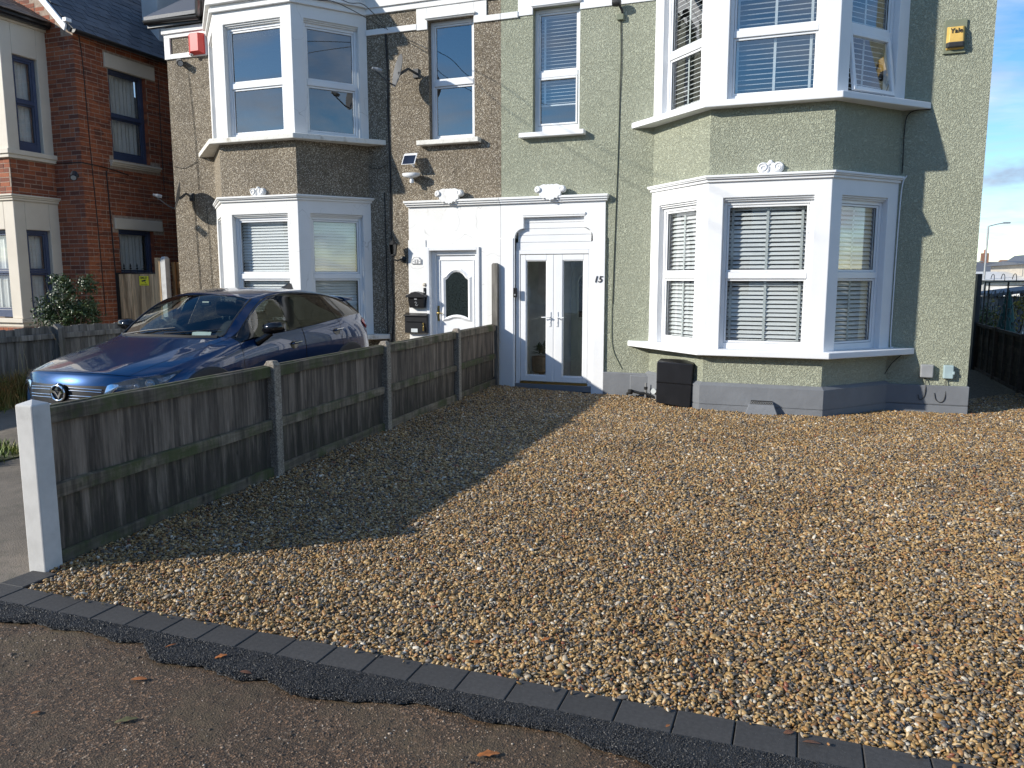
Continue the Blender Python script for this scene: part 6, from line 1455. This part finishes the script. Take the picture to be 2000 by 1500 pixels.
    mb = MB().tube([(sg*.84, 1.70, .985), (sg*.90, 1.72, 1.02), (sg*.955, 1.78, 1.08)], [.045, .036, .036], 10); part('mirror_arm', mb, M['gloss'], mr, True)
    mb = MB().box(*sorted((sg*.93, sg*1.08)), 1.866, 1.872, 1.09, 1.175); part('mirror_glass', mb, M['lens'], mr)
    skin_tube('indicator', [(sg*.99, 1.70, 1.11), (sg*1.05, 1.72, 1.115), (sg*1.10, 1.76, 1.12)], .004, .0, M['black'], mr) if False else None
    # door handles in their recesses
    for dk, y, z in (('f', 2.32, .905), ('r', 3.20, .985)):
        p, nn = snap((sg*.88, y, z)); d_ = doors[dk+('b' if sg == 1 else 'a')]
        mb = MB(); K = 20; vs = [tuple(snap((sg*.88, y-.02+.072*math.cos(2*math.pi*k/K), z+.045*math.sin(2*math.pi*k/K)), .0025)[0]) for k in range(K)]+[tuple(snap((sg*.88, y-.02, z), .0005)[0])]
        mb.add(vs, [(k, (k+1) % K, K) for k in range(K)]); part('handle_recess', mb, M['gloss'], d_, True)
        q = [snap((sg*.88, y-.08+.036*k, z+.012+.002*k), (.012, .026, .030, .030, .026, .010)[k])[0] for k in range(6)]
        mb = MB().tube([tuple(x) for x in q], [.008, .012, .013, .013, .012, .008], 10); part('door_handle', mb, M['chrome'] if False else M['paint'], d_, True)
        skin_tube('handle_strip', [(sg*.88, y-.06, z+.017), (sg*.88, y+.01, z+.020), (sg*.88, y+.085, z+.024)], .0045, .040, M['chrome'], d_)
    # window trims
    bl = [SIDE[i][4] for i in (3, 4, 5, 6, 7, 8, 9, 10, 11)]; skin_tube('waist_trim', f(bl), .008, .002, M['gloss'], car, 6, 6)
    tl_ = [SIDE[i][5] for i in (3, 4, 5, 6, 7, 8, 9, 10, 11)]; skin_tube('window_trim', f(tl_), .007, .001, M['gloss'], car, 6, 6)
    # tail lamp
    tl2 = patch('tail_light', f([(.70,4.05,1.10),(.76,3.98,1.085),(.80,3.90,1.06)]), f([(.66,4.12,.98),(.78,4.06,.955),(.83,3.98,.98)]), .008, M['redlens'], car, 12, 6, .008, .008)
    skin_tube('lamp_ring', f([(.74,4.04,1.07),(.80,3.98,1.03),(.80,4.02,.98)]), .006, .016, M['chrome'], tl2)
    patch('sill_cladding', f([(.88,1.32,.36),(.88,2.2,.36),(.88,3.05,.36)]), f([(.80,1.32,.21),(.80,2.2,.21),(.80,3.05,.21)]), .010, M['cladding'], car, 20, 5, .01)
    patch('bumper_cladding', f([(.20,.0,.36),(.5,.1,.36),(.82,.42,.36)]), f([(.2,.1,.22),(.5,.15,.22),(.76,.42,.22)]), .008, M['cladding'], car, 16, 4, .008)
# windscreen border, wipers, antenna, spoiler
def on_glass(pts, off): return [tuple(snap(p, off)[0]) for p in pts]
wb = [SIDE[3][8], SIDE[3][7], SIDE[3][6], SIDE[4][6], SIDE[5][6], SIDE[5][7], SIDE[5][8]]
for sg in (1, -1):
    part('windscreen_seal', MB().tube(on_glass(interp([(sg*x, y, z) for x, y, z in wb[:3]], 5), .001), .012, 6), M['black'], car, True)
    part('windscreen_seal', MB().tube(on_glass(interp([(sg*x, y, z) for x, y, z in wb[2:5]], 5), .001), .009, 6), M['black'], car, True)
part('cowl', MB().tube(on_glass(interp([(-.62, 1.355, 1.062), (-.34, 1.24, 1.078), (0, 1.20, 1.082), (.34, 1.24, 1.078), (.62, 1.355, 1.062)], 5), -.004), .026, 6), M['black_matt'], car, True)
for a, b, c in (((-.55,1.30,1.08),(-.2,1.30,1.10),(.12,1.33,1.13)), ((.05,1.24,1.08),(.35,1.33,1.10),(.60,1.45,1.12))):
    w_ = part('wiper', MB().tube(on_glass([a, b, c], .016), [.010, .008, .005], 6), M['black'], car, True)
mb = MB(); mb.add([(-.03,3.30,1.492),(.03,3.30,1.492),(.03,3.52,1.47),(-.03,3.52,1.47),(-.006,3.46,1.56),(.006,3.46,1.56),(.006,3.51,1.555),(-.006,3.51,1.555)], [(0,1,5,4),(1,2,6,5),(2,3,7,6),(3,0,4,7),(4,5,6,7)]); part('antenna', mb, M['gloss'], car)
mb = MB(); vs = []; fs = []; K = 12
for k in range(K+1):
    x = -.56+1.12*k/K; t = abs(x)/.56; y0 = 3.88-.04*t*t; z0 = 1.412-.045*t**2
    vs += [(x, y0, z0), (x, 4.13-.05*t*t, z0-.020), (x, 4.13-.05*t*t, z0-.045), (x, y0+.05, z0-.055)]
for k in range(K):
    for j in range(4): fs.append((k*4+j, (k+1)*4+j, (k+1)*4+(j+1) % 4, k*4+(j+1) % 4))
fs += [(0,1,2,3), (K*4+3, K*4+2, K*4+1, K*4)]
mb.add(vs, fs); part('spoiler', mb, M['paint'], car, True, bevel=.008, ang=35)
# interior
mb = MB().box(-.70, .70, 1.3, 4.0, .25, .42); part('floor', mb, M['seat'], car)
mb = MB(); mb.add([(-.70,1.30,.72),(.70,1.30,.72),(.70,1.72,.72),(-.70,1.72,.72),(-.68,1.33,.995),(.68,1.33,.995),(.68,1.70,.985),(-.68,1.70,.985)], [(0,3,2,1),(4,5,6,7),(0,1,5,4),(1,2,6,5),(2,3,7,6),(3,0,4,7)]); part('dashboard', mb, M['dash'], car, bevel=.03)
for sg in (1, -1):
    mb = MB(); mb.add([(sg*.37+dx, y, z) for dx, y, z in [(-.24,2.02,.45),(.24,2.02,.45),(.24,2.5,.42),(-.24,2.5,.42),(-.24,2.0,.62),(.24,2.0,.62),(.24,2.5,.58),(-.24,2.5,.58)]], [(0,3,2,1),(4,5,6,7),(0,1,5,4),(1,2,6,5),(2,3,7,6),(3,0,4,7)])
    se = part('seat', mb, M['seat'], car, bevel=.05)
    mb = MB(); mb.add([(sg*.37+dx, y, z) for dx, y, z in [(-.24,2.46,.55),(.24,2.46,.55),(.24,2.60,.55),(-.24,2.60,.55),(-.19,2.62,1.14),(.19,2.62,1.14),(.19,2.72,1.14),(-.19,2.72,1.14)]], [(0,3,2,1),(4,5,6,7),(0,1,5,4),(1,2,6,5),(2,3,7,6),(3,0,4,7)]); part('seat_back', mb, M['seat'], se, bevel=.05)
    mb = MB().box(sg*.37-.13, sg*.37+.13, 2.64, 2.74, 1.18, 1.36); part('headrest', mb, M['seat'], se, bevel=.04)
    mb = MB().tube([(sg*.37-.05, 2.68, 1.12), (sg*.37-.05, 2.69, 1.2)], .007, 6); mb.tube([(sg*.37+.05, 2.68, 1.12), (sg*.37+.05, 2.69, 1.2)], .007, 6); part('headrest_stem', mb, M['chrome'], se)
mb = MB().box(-.62, .62, 3.2, 3.35, .5, 1.10); part('rear_seat', mb, M['seat'], car, bevel=.05)
mb = MB(); ring = [( -.37+.185*math.cos(a), 1.86-.075*math.sin(a), .98+.165*math.sin(a)) for a in [2*math.pi*k/30 for k in range(30)]]; mb.tube(ring, .016, 8, True); sw = part('steering_wheel', mb, M['dash'], car, True)
part('wheel_hub', MB().box(-.45, -.29, 1.84, 1.89, .95, 1.03), M['dash'], sw, bevel=.02)
mb = MB().box(-.06, .06, 1.92, 1.95, 1.34, 1.40); part('rear_view_mirror', mb, M['black'], car, bevel=.015)
pc_ = MB(); pc_.add([(.03,1.62,.995),(.28,1.62,.995),(.28,1.66,1.085),(.03,1.66,1.085)], [(0,1,2,3)]); part('dash_card', pc_, M['cardw'], car)
bpy.data.meshes.remove(shell)
# =============================================================== small things fixed to the walls
def TW(x, y, z): return ((x, y, z), (1, 0), (0, 1))
def satellite(name_label, c, r, face, wall):
    d = thing('satellite_dish', name_label, 'satellite dish', wall)
    n = Vector(face).normalized(); a = n.orthogonal().normalized(); a = (Vector((0,0,1))-n*n.z).normalized(); b = n.cross(a); c = Vector(c)
    mb = MB(); vs = []; fs = []; K = 28; rings = 6
    for i in range(rings+1):
        rr = r*i/rings; dep = .16*r*(i/rings)**2
        for k in range(K): t = 2*math.pi*k/K; vs.append(tuple(c+n*(dep-.16*r)+a*rr*1.08*math.sin(t)+b*rr*.95*math.cos(t)))
    off = len(vs); vs += [tuple(Vector(v)-n*.006) for v in vs]
    for i in range(rings):
        for k in range(K): q = (i*K+k, i*K+(k+1) % K, (i+1)*K+(k+1) % K, (i+1)*K+k); fs.append(q); fs.append(tuple(off+x for x in q[::-1]))
    fs += [(rings*K+k, rings*K+(k+1) % K, off+rings*K+(k+1) % K, off+rings*K+k) for k in range(K)]
    mb.add(vs, fs); part('reflector', mb, M['dish'], d, True, ang=50)
    lnb = c+n*r*1.45-a*r*.35
    part('feed_arm', MB().tube([tuple(c-a*r*1.0-n*.02), tuple(c-a*r*.95+n*r*.4), tuple(lnb-a*.02)], .011, 8), M['darkgrey'], d)
    part('feed_horn', MB().tube([tuple(lnb+n*.05), tuple(lnb+n*.015), tuple(lnb-n*.03), tuple(lnb-n*.10)], [.02, .022, .034, .03], 10), M['greyplastic'], d)
    w_ = Vector(wall); bk = c-n*.07
    part('mount', MB().tube([tuple(c-n*.03-a*.04), tuple(bk-a*.02), tuple(bk.lerp(w_, .45)+Vector((0,0,.06))), tuple(w_-Vector((0,.03,0)))], [.03, .024, .020, .020], 8), M['darkgrey'], d)
    part('wall_plate', MB().box(w_.x-.05, w_.x+.05, YW-.03, YW, w_.z-.07, w_.z+.07), M['darkgrey'], d, bevel=.005)
satellite('grey satellite dish upstairs between the white bay and the narrow window', (-6.10, YW-.42, 4.91), .235, (-.70, -.70, .20), (-5.98, YW, 4.95))
satellite('grey satellite dish low at the left corner of the pebbledash house', (-10.68, YW-.32, 3.17), .235, (-.75, -.66, .22), (-10.62, YW, 3.17))
# red alarm box
ab = thing('alarm_box', 'red alarm box beside the upstairs bay of the pebbledash house', 'alarm box', (-10.30, YW, 5.8))
mb = MB(TW(-10.30, YW-.03, 5.80)); mb.add([(-.165,-.03,-.16),(.165,-.03,-.16),(.165,.03,-.16),(-.165,.03,-.16),(-.165,-.03,.185),(.165,-.03,.185),(.165,.03,.185),(-.165,.03,.185),(-.06,-.12,-.13),(.12,-.12,-.13),(.12,-.12,.175),(-.06,-.12,.175)], [(0,1,9,8),(8,9,10,11),(4,11,10,5),(0,8,11,4),(1,5,10,9),(3,7,6,2),(0,4,7,3),(1,2,6,5),(4,5,6,7),(0,3,2,1)]); part('cover', mb, M['red'], ab, bevel=.006)
mb = MB().lathe([(.03, 0), (.03, -.02), (.02, -.035), (0, -.04)], (-10.38, YW-.09, 5.645), 'z', 12); part('lamp', mb, M['steel'], ab, True)
# yellow alarm box
ya = thing('alarm_box', 'yellow and black alarm box high at the right end of the green wall', 'alarm box', (1.69, YW, 4.74))
mb = MB().box(1.56, 1.815, YW-.03, YW, 4.53, 4.94); part('back_plate', mb, M['green_plate'] if 'green_plate' in M else M['cable_green'], ya, bevel=.005)
mb = MB(TW(1.69, YW-.03, 4.735)); mb.add([(-.105,0,-.17),(.105,0,-.17),(.105,0,.12),(-.105,0,.12),(-.085,-.075,-.10),(.085,-.075,-.10),(.075,-.065,.10),(-.075,-.065,.10)], [(0,1,5,4),(4,5,6,7),(3,7,6,2),(0,4,7,3),(1,2,6,5),(0,3,2,1)]); part('cover', mb, M['yellow'], ya, bevel=.010)
mb = MB(TW(1.69, YW-.034, 4.735)); mb.add([(-.108,.0,-.145),(.108,.0,-.145),(.108,.0,-.075),(-.108,.0,-.075),(-.088,-.062,-.145),(.088,-.062,-.145),(.088,-.078,-.082),(-.088,-.078,-.082)], [(0,1,5,4),(4,5,6,7),(3,7,6,2),(0,4,7,3),(1,2,6,5),(0,3,2,1)]); part('strobe', mb, M['darkgrey'], ya, bevel=.012)
part('lettering', textmesh('l', 'Yale', .082, None, TW(1.69, YW-.103, 4.785), .002), M['ink'], ya)
# solar floodlight
so_ = thing('solar_light', 'white solar floodlight with its panel, above the white front door', 'lamp', (-6.05, YW, 3.45))
mb = MB(TW(-6.05, YW-.16, 3.60)); pn = [(-.12,.05,.085),(.12,.05,.085),(.12,-.05,-.085),(-.12,-.05,-.085)]
mb.add([(x, y-.012, z-.01) for x, y, z in pn]+[(x, y+.012, z+.012) for x, y, z in pn], [(0,1,2,3),(7,6,5,4),(0,4,5,1),(1,5,6,2),(2,6,7,3),(3,7,4,0)]); part('panel_frame', mb, M['upvc'], so_, bevel=.004)
mb = MB(TW(-6.05, YW-.16, 3.60)); mb.add([(x*.88, y*.86-.015, z*.86-.014) for x, y, z in pn], [(0,1,2,3)]); part('solar_panel', mb, M['solar'], so_)
part('bracket', MB().tube([(-6.05, YW-.15, 3.60), (-6.05, YW-.08, 3.54), (-6.05, YW, 3.50)], .018, 8), M['upvc'], so_)
mb = MB(); K = 20; vs = []; fs = []
for (t, rx, ry) in ((0, .165, .10), (.5, .15, .095), (.85, .10, .07), (1, .03, .03)):
    for k in range(K): a = 2*math.pi*k/K; vs.append((-6.04+rx*math.cos(a), YW-.12+ry*math.sin(a)-.02*t, 3.375-.075*t))
for i in range(3): fs += [(i*K+k, i*K+(k+1) % K, (i+1)*K+(k+1) % K, (i+1)*K+k) for k in range(K)]
fs += [tuple(range(K)), tuple(range(4*K-1, 3*K-1, -1))]
mb.add(vs, fs); part('lamp_head', mb, M['upvc'], so_, True, ang=50)
part('sensor', MB().lathe([(.02, 3.30), (.03, 3.28), (.036, 3.25), (.03, 3.22), (0, 3.215)], (-6.03, YW-.13, 0), 'z', 14), M['upvc'], so_, True)
# carriage lantern
ln = thing('wall_lantern', 'black carriage lantern on the pebbledash beside the white door surround', 'lamp', (-6.30, YW, 2.1))
c = (-6.37, YW-.18)
part('roof', MB().lathe([(.09, 2.235), (.075, 2.25), (.03, 2.30), (.012, 2.315), (.014, 2.33), (0, 2.345)], (c[0], c[1], 0), 'z', 6), M['iron'], ln)
part('base', MB().lathe([(0, 2.035), (.025, 2.045), (.05, 2.06), (.05, 2.075), (0, 2.075)], (c[0], c[1], 0), 'z', 6), M['iron'], ln)
mb = MB()
for k in range(6): a = math.pi/3*k; mb.tube([(c[0]+.05*math.cos(a), c[1]+.05*math.sin(a), 2.07), (c[0]+.075*math.cos(a), c[1]+.075*math.sin(a), 2.24)], .006, 5)
part('cage', mb, M['iron'], ln, kind=None)
part('glass', MB().lathe([(.046, 2.076), (.068, 2.234)], (c[0], c[1], 0), 'z', 6), M['privacy'], ln)
part('arm', MB().tube([(c[0], c[1], 2.04), (c[0]+.01, c[1], 1.99), (c[0]+.04, c[1]+.06, 1.975), (-6.28, YW-.03, 2.01)], .013, 8), M['iron'], ln, True)
part('wall_plate', MB().lathe([(.055, 0), (.055, -.02), (.03, -.035), (0, -.035)], (-6.28, YW, 2.0), 'y', 14), M['iron'], ln, True)
# letter boxes
lb = thing('letter_box', 'black letter box with a domed lid, the upper of the two beside the white door', 'letter box', (-5.98, YW, 1.32))
mb = MB(TW(-5.985, YW-.03, 1.20)); mb.add([(-.13,-.10,0),(.13,-.10,0),(.13,0,0),(-.13,0,0),(-.15,-.13,.20),(.15,-.13,.20),(.15,0,.20),(-.15,0,.20)], [(0,3,2,1),(4,5,6,7),(0,1,5,4),(1,2,6,5),(2,3,7,6),(3,0,4,7)]); part('box', mb, M['black'], lb, bevel=.006)
mb = MB(TW(-5.985, YW-.03, 1.40)); mb.slab([(-.175,-.02),(-.165,.015),(-.10,.035),(-.075,.055),(0,.07),(.075,.055),(.10,.035),(.165,.015),(.175,-.02),(.16,-.03),(-.16,-.03)], -.155, .0); part('lid', mb, M['black'], lb, bevel=.006)
mb = MB(TW(-5.985, YW-.165, 1.365)).box(-.11, .11, 0, .01, -.008, .008); part('slot', mb, M['gloss'], lb)
mb = MB(TW(-5.985, YW-.152, 1.335)); mb.box(-.025, .02, -.006, .0, .0, .02); part('label_plate', mb, M['greyplastic'], lb)
mb = MB(TW(-5.975, YW-.148, 1.265)); mb.tube([(-.03,0,.02),(-.01,-.004,.035),(.01,-.004,.02),(-.005,0,.0),(-.02,0,-.02),(.01,0,-.03),(.03,0,-.01)], .006, 6); part('horn_emblem', mb, M['greyplastic'], lb)
lb2 = thing('letter_box', 'black square letter box with keys hanging, the lower of the two beside the white door', 'letter box', (-6.0, YW, .93))
mb = MB(TW(-6.005, YW-.03, .78)).box(-.205, .205, -.10, 0, 0, .29); part('box', mb, M['black'], lb2, bevel=.006)
mb = MB(TW(-6.005, YW-.03, 1.07)); mb.add([(-.215,-.125,-.01),(.215,-.125,-.01),(.215,0,.03),(-.215,0,.03),(-.215,-.125,.01),(.215,-.125,.01),(.215,0,.045),(-.215,0,.045)], [(0,3,2,1),(4,5,6,7),(0,1,5,4),(1,2,6,5),(2,3,7,6),(3,0,4,7)]); part('lid', mb, M['black'], lb2, bevel=.004)
mb = MB(TW(-6.005, YW-.132, .965)).box(-.17, .12, -.004, .0, -.006, .006); part('slot', mb, M['gloss'], lb2)
mb = MB(TW(-6.03, YW-.132, .825)).box(-.06, .06, -.003, .0, -.03, .03); part('paper_label', mb, M['cardw'], lb2)
mb = MB(TW(-5.86, YW-.14, .94)); mb.lathe([(.016,.01),(.016,-.006),(0,-.006)], (0,0,0), 'y', 12); mb.tube([(0,-.01,0),(.015,-.012,-.03),(.0,-.014,-.055),(-.015,-.012,-.03),(0,-.01,0)], .004, 5); mb.box(-.006,.018,-.018,-.010,-.12,-.05); part('key', mb, M['brass'], lb2)
# gas meter box with its pipes
gm_ = thing('gas_meter_box', 'black gas meter box leaning on the grey plinth under the bay', 'meter box', (-1.62, 11.1, .2))
gT = TW(-1.600, 10.99, .05)
mb = MB(gT); mb.add([(-.245,-.16,-.09),(.225,-.16,-.15),(.225,.17,-.15),(-.245,.17,-.09),(-.25,-.13,.485),(.25,-.13,.465),(.25,.17,.50),(-.25,.17,.50)], [(0,3,2,1),(4,5,6,7),(0,1,5,4),(1,2,6,5),(2,3,7,6),(3,0,4,7)]); part('box', mb, M['black'], gm_, bevel=.012)
mb = MB(gT); mb.add([(-.247,-.149,.195),(.238,-.148,.175),(.238,-.148,.187),(-.247,-.149,.207),(-.247,-.13,.195),(.238,-.13,.175),(.238,-.13,.187),(-.247,-.13,.207)], [(0,1,2,3),(0,4,5,1),(3,2,6,7)]); part('seam', mb, M['gloss'], gm_)
mb = MB(gT).box(-.05, .2, -.10, .05, -.25, -.12); part('base', mb, M['black_matt'], gm_)
gp_ = thing('gas_pipe', 'rusty dark gas valve and pipe in the gravel left of the black meter box', 'pipe', (-2.2, YW-.2, -.05))
part('pipe', MB().tube([(-2.42, YW-.18, -.06), (-2.36, YW-.2, -.0), (-2.22, YW-.2, -.03), (-2.13, YW-.2, -.03), (-1.95, YW-.22, -.10)], .022, 8), M['iron'], gp_, True)
part('riser', MB().tube([(-2.13, YW-.2, -.10), (-2.13, YW-.2, .13)], .016, 8), M['steel'], gp_)
part('valve', MB().lathe([(.0, -.05), (.035, -.05), (.04, -.02), (.035, .02), (.0, .02)], (-2.36, YW-.22, 0), 'z', 10), M['iron'], gp_)
part('coupling', MB().lathe([(.0, .03), (.028, .03), (.028, .07), (0, .07)], (-2.13, YW-.2, 0), 'z', 6), M['iron'], gp_)
part('cap', MB().lathe([(.0, -.05), (.04, -.05), (.04, .0), (0, .0)], (-2.0, YW-.24, .02), 'y', 12), M['cardw'], gp_)
# small grey boxes with their looped cables
for x0, x1, z0, z1, m_, lab, cab in ((1.555, 1.71, .355, .53, 'greyplastic', 'square grey junction box low at the right end of the green wall', [(1.63,.355),(1.63,.22),(1.62,.10),(1.57,.05),(1.545,.12)]), (1.83, 1.95, .35, .53, 'bluegrey', 'narrow pale blue grey box, nearer the wall corner than its grey neighbour', [(1.875,.35),(1.87,.12),(1.83,.03),(1.765,.06),(1.74,.15)])):
    b_ = thing('junction_box', lab, 'junction box', ((x0+x1)/2, YW, z0))
    part('box', MB().box(x0, x1, YW-.075, YW, z0, z1), M[m_], b_, bevel=.012); part('cable', MB().tube(interp([(x, YW-.068 if z < .28 else YW-.02, z) for x, z in cab], 5), .005, 6), M['cable'], b_)
    if m_ == 'bluegrey': part('latch', MB().box(x1-.012, x1+.012, YW-.08, YW-.04, z0+.06, z0+.10), M['bluegrey'], b_, bevel=.004)
# overhead line bracket, wires
br = thing('line_bracket', 'black telephone line bracket at the top of the green wall', 'bracket', (-2.66, YW, 5.6))
part('drum', MB().lathe([(0, .06), (.05, .06), (.06, .0), (.05, -.06), (0, -.06)], (-2.69, YW-.12, 5.62), 'x', 12), M['cable'], br, True); part('arm', MB().tube([(-2.66, YW-.10, 5.60), (-2.62, YW-.05, 5.52), (-2.63, YW, 5.46)], .018, 6), M['cable'], br); part('joint_box', MB().box(-2.70, -2.60, YW-.06, YW, 5.40, 5.48), M['cable_green'], br, bevel=.006)
for lab, pts in (('thin black overhead wire running to the top of the pebbledash wall', [(-6.50, YW-.05, 5.68), (-6.6, 10.5, 5.70), (-6.62, 9.4, 5.52), (-6.5, 6.0, 5.55)]), ('second overhead wire sagging in front of the pebbledash fascia', [(-6.46, YW-.05, 5.66), (-6.15, 10.5, 5.62), (-6.0, 9.4, 5.42), (-5.6, 6.0, 5.6)])):
    solo('overhead_wire', MB().tube(interp(pts, 6), .006, 5), M['cable'], lab, 'wire', 'overhead wires')
def cam_light(name, lab, p, d):
    t = thing(name, lab, 'security light', p); v = Vector(p); d = Vector(d).normalized()
    part('mount', MB().tube([tuple(v), tuple(v+Vector((0,-.06,-.01)))], .04, 8), M['black'], t); part('lamp_head', MB().tube([tuple(v+Vector((0,-.07,0))-d*.06), tuple(v+Vector((0,-.07,0))+d*.10)], [.055, .06], 10), M['black'], t); part('lens', MB().tube([tuple(v+Vector((0,-.07,0))+d*.098), tuple(v+Vector((0,-.07,0))+d*.104)], .045, 10), M['greyplastic'], t)
cam_light('security_camera', 'small black camera under the frieze at the top left of the pebbledash house', (-10.66, YW-.02, 5.53), (.7, -.6, -.4))
cam_light('security_camera', 'small black twin spot camera on the brick wall above the cream bay', (-12.03, YB-.02, 3.48), (.6, -.7, -.6))
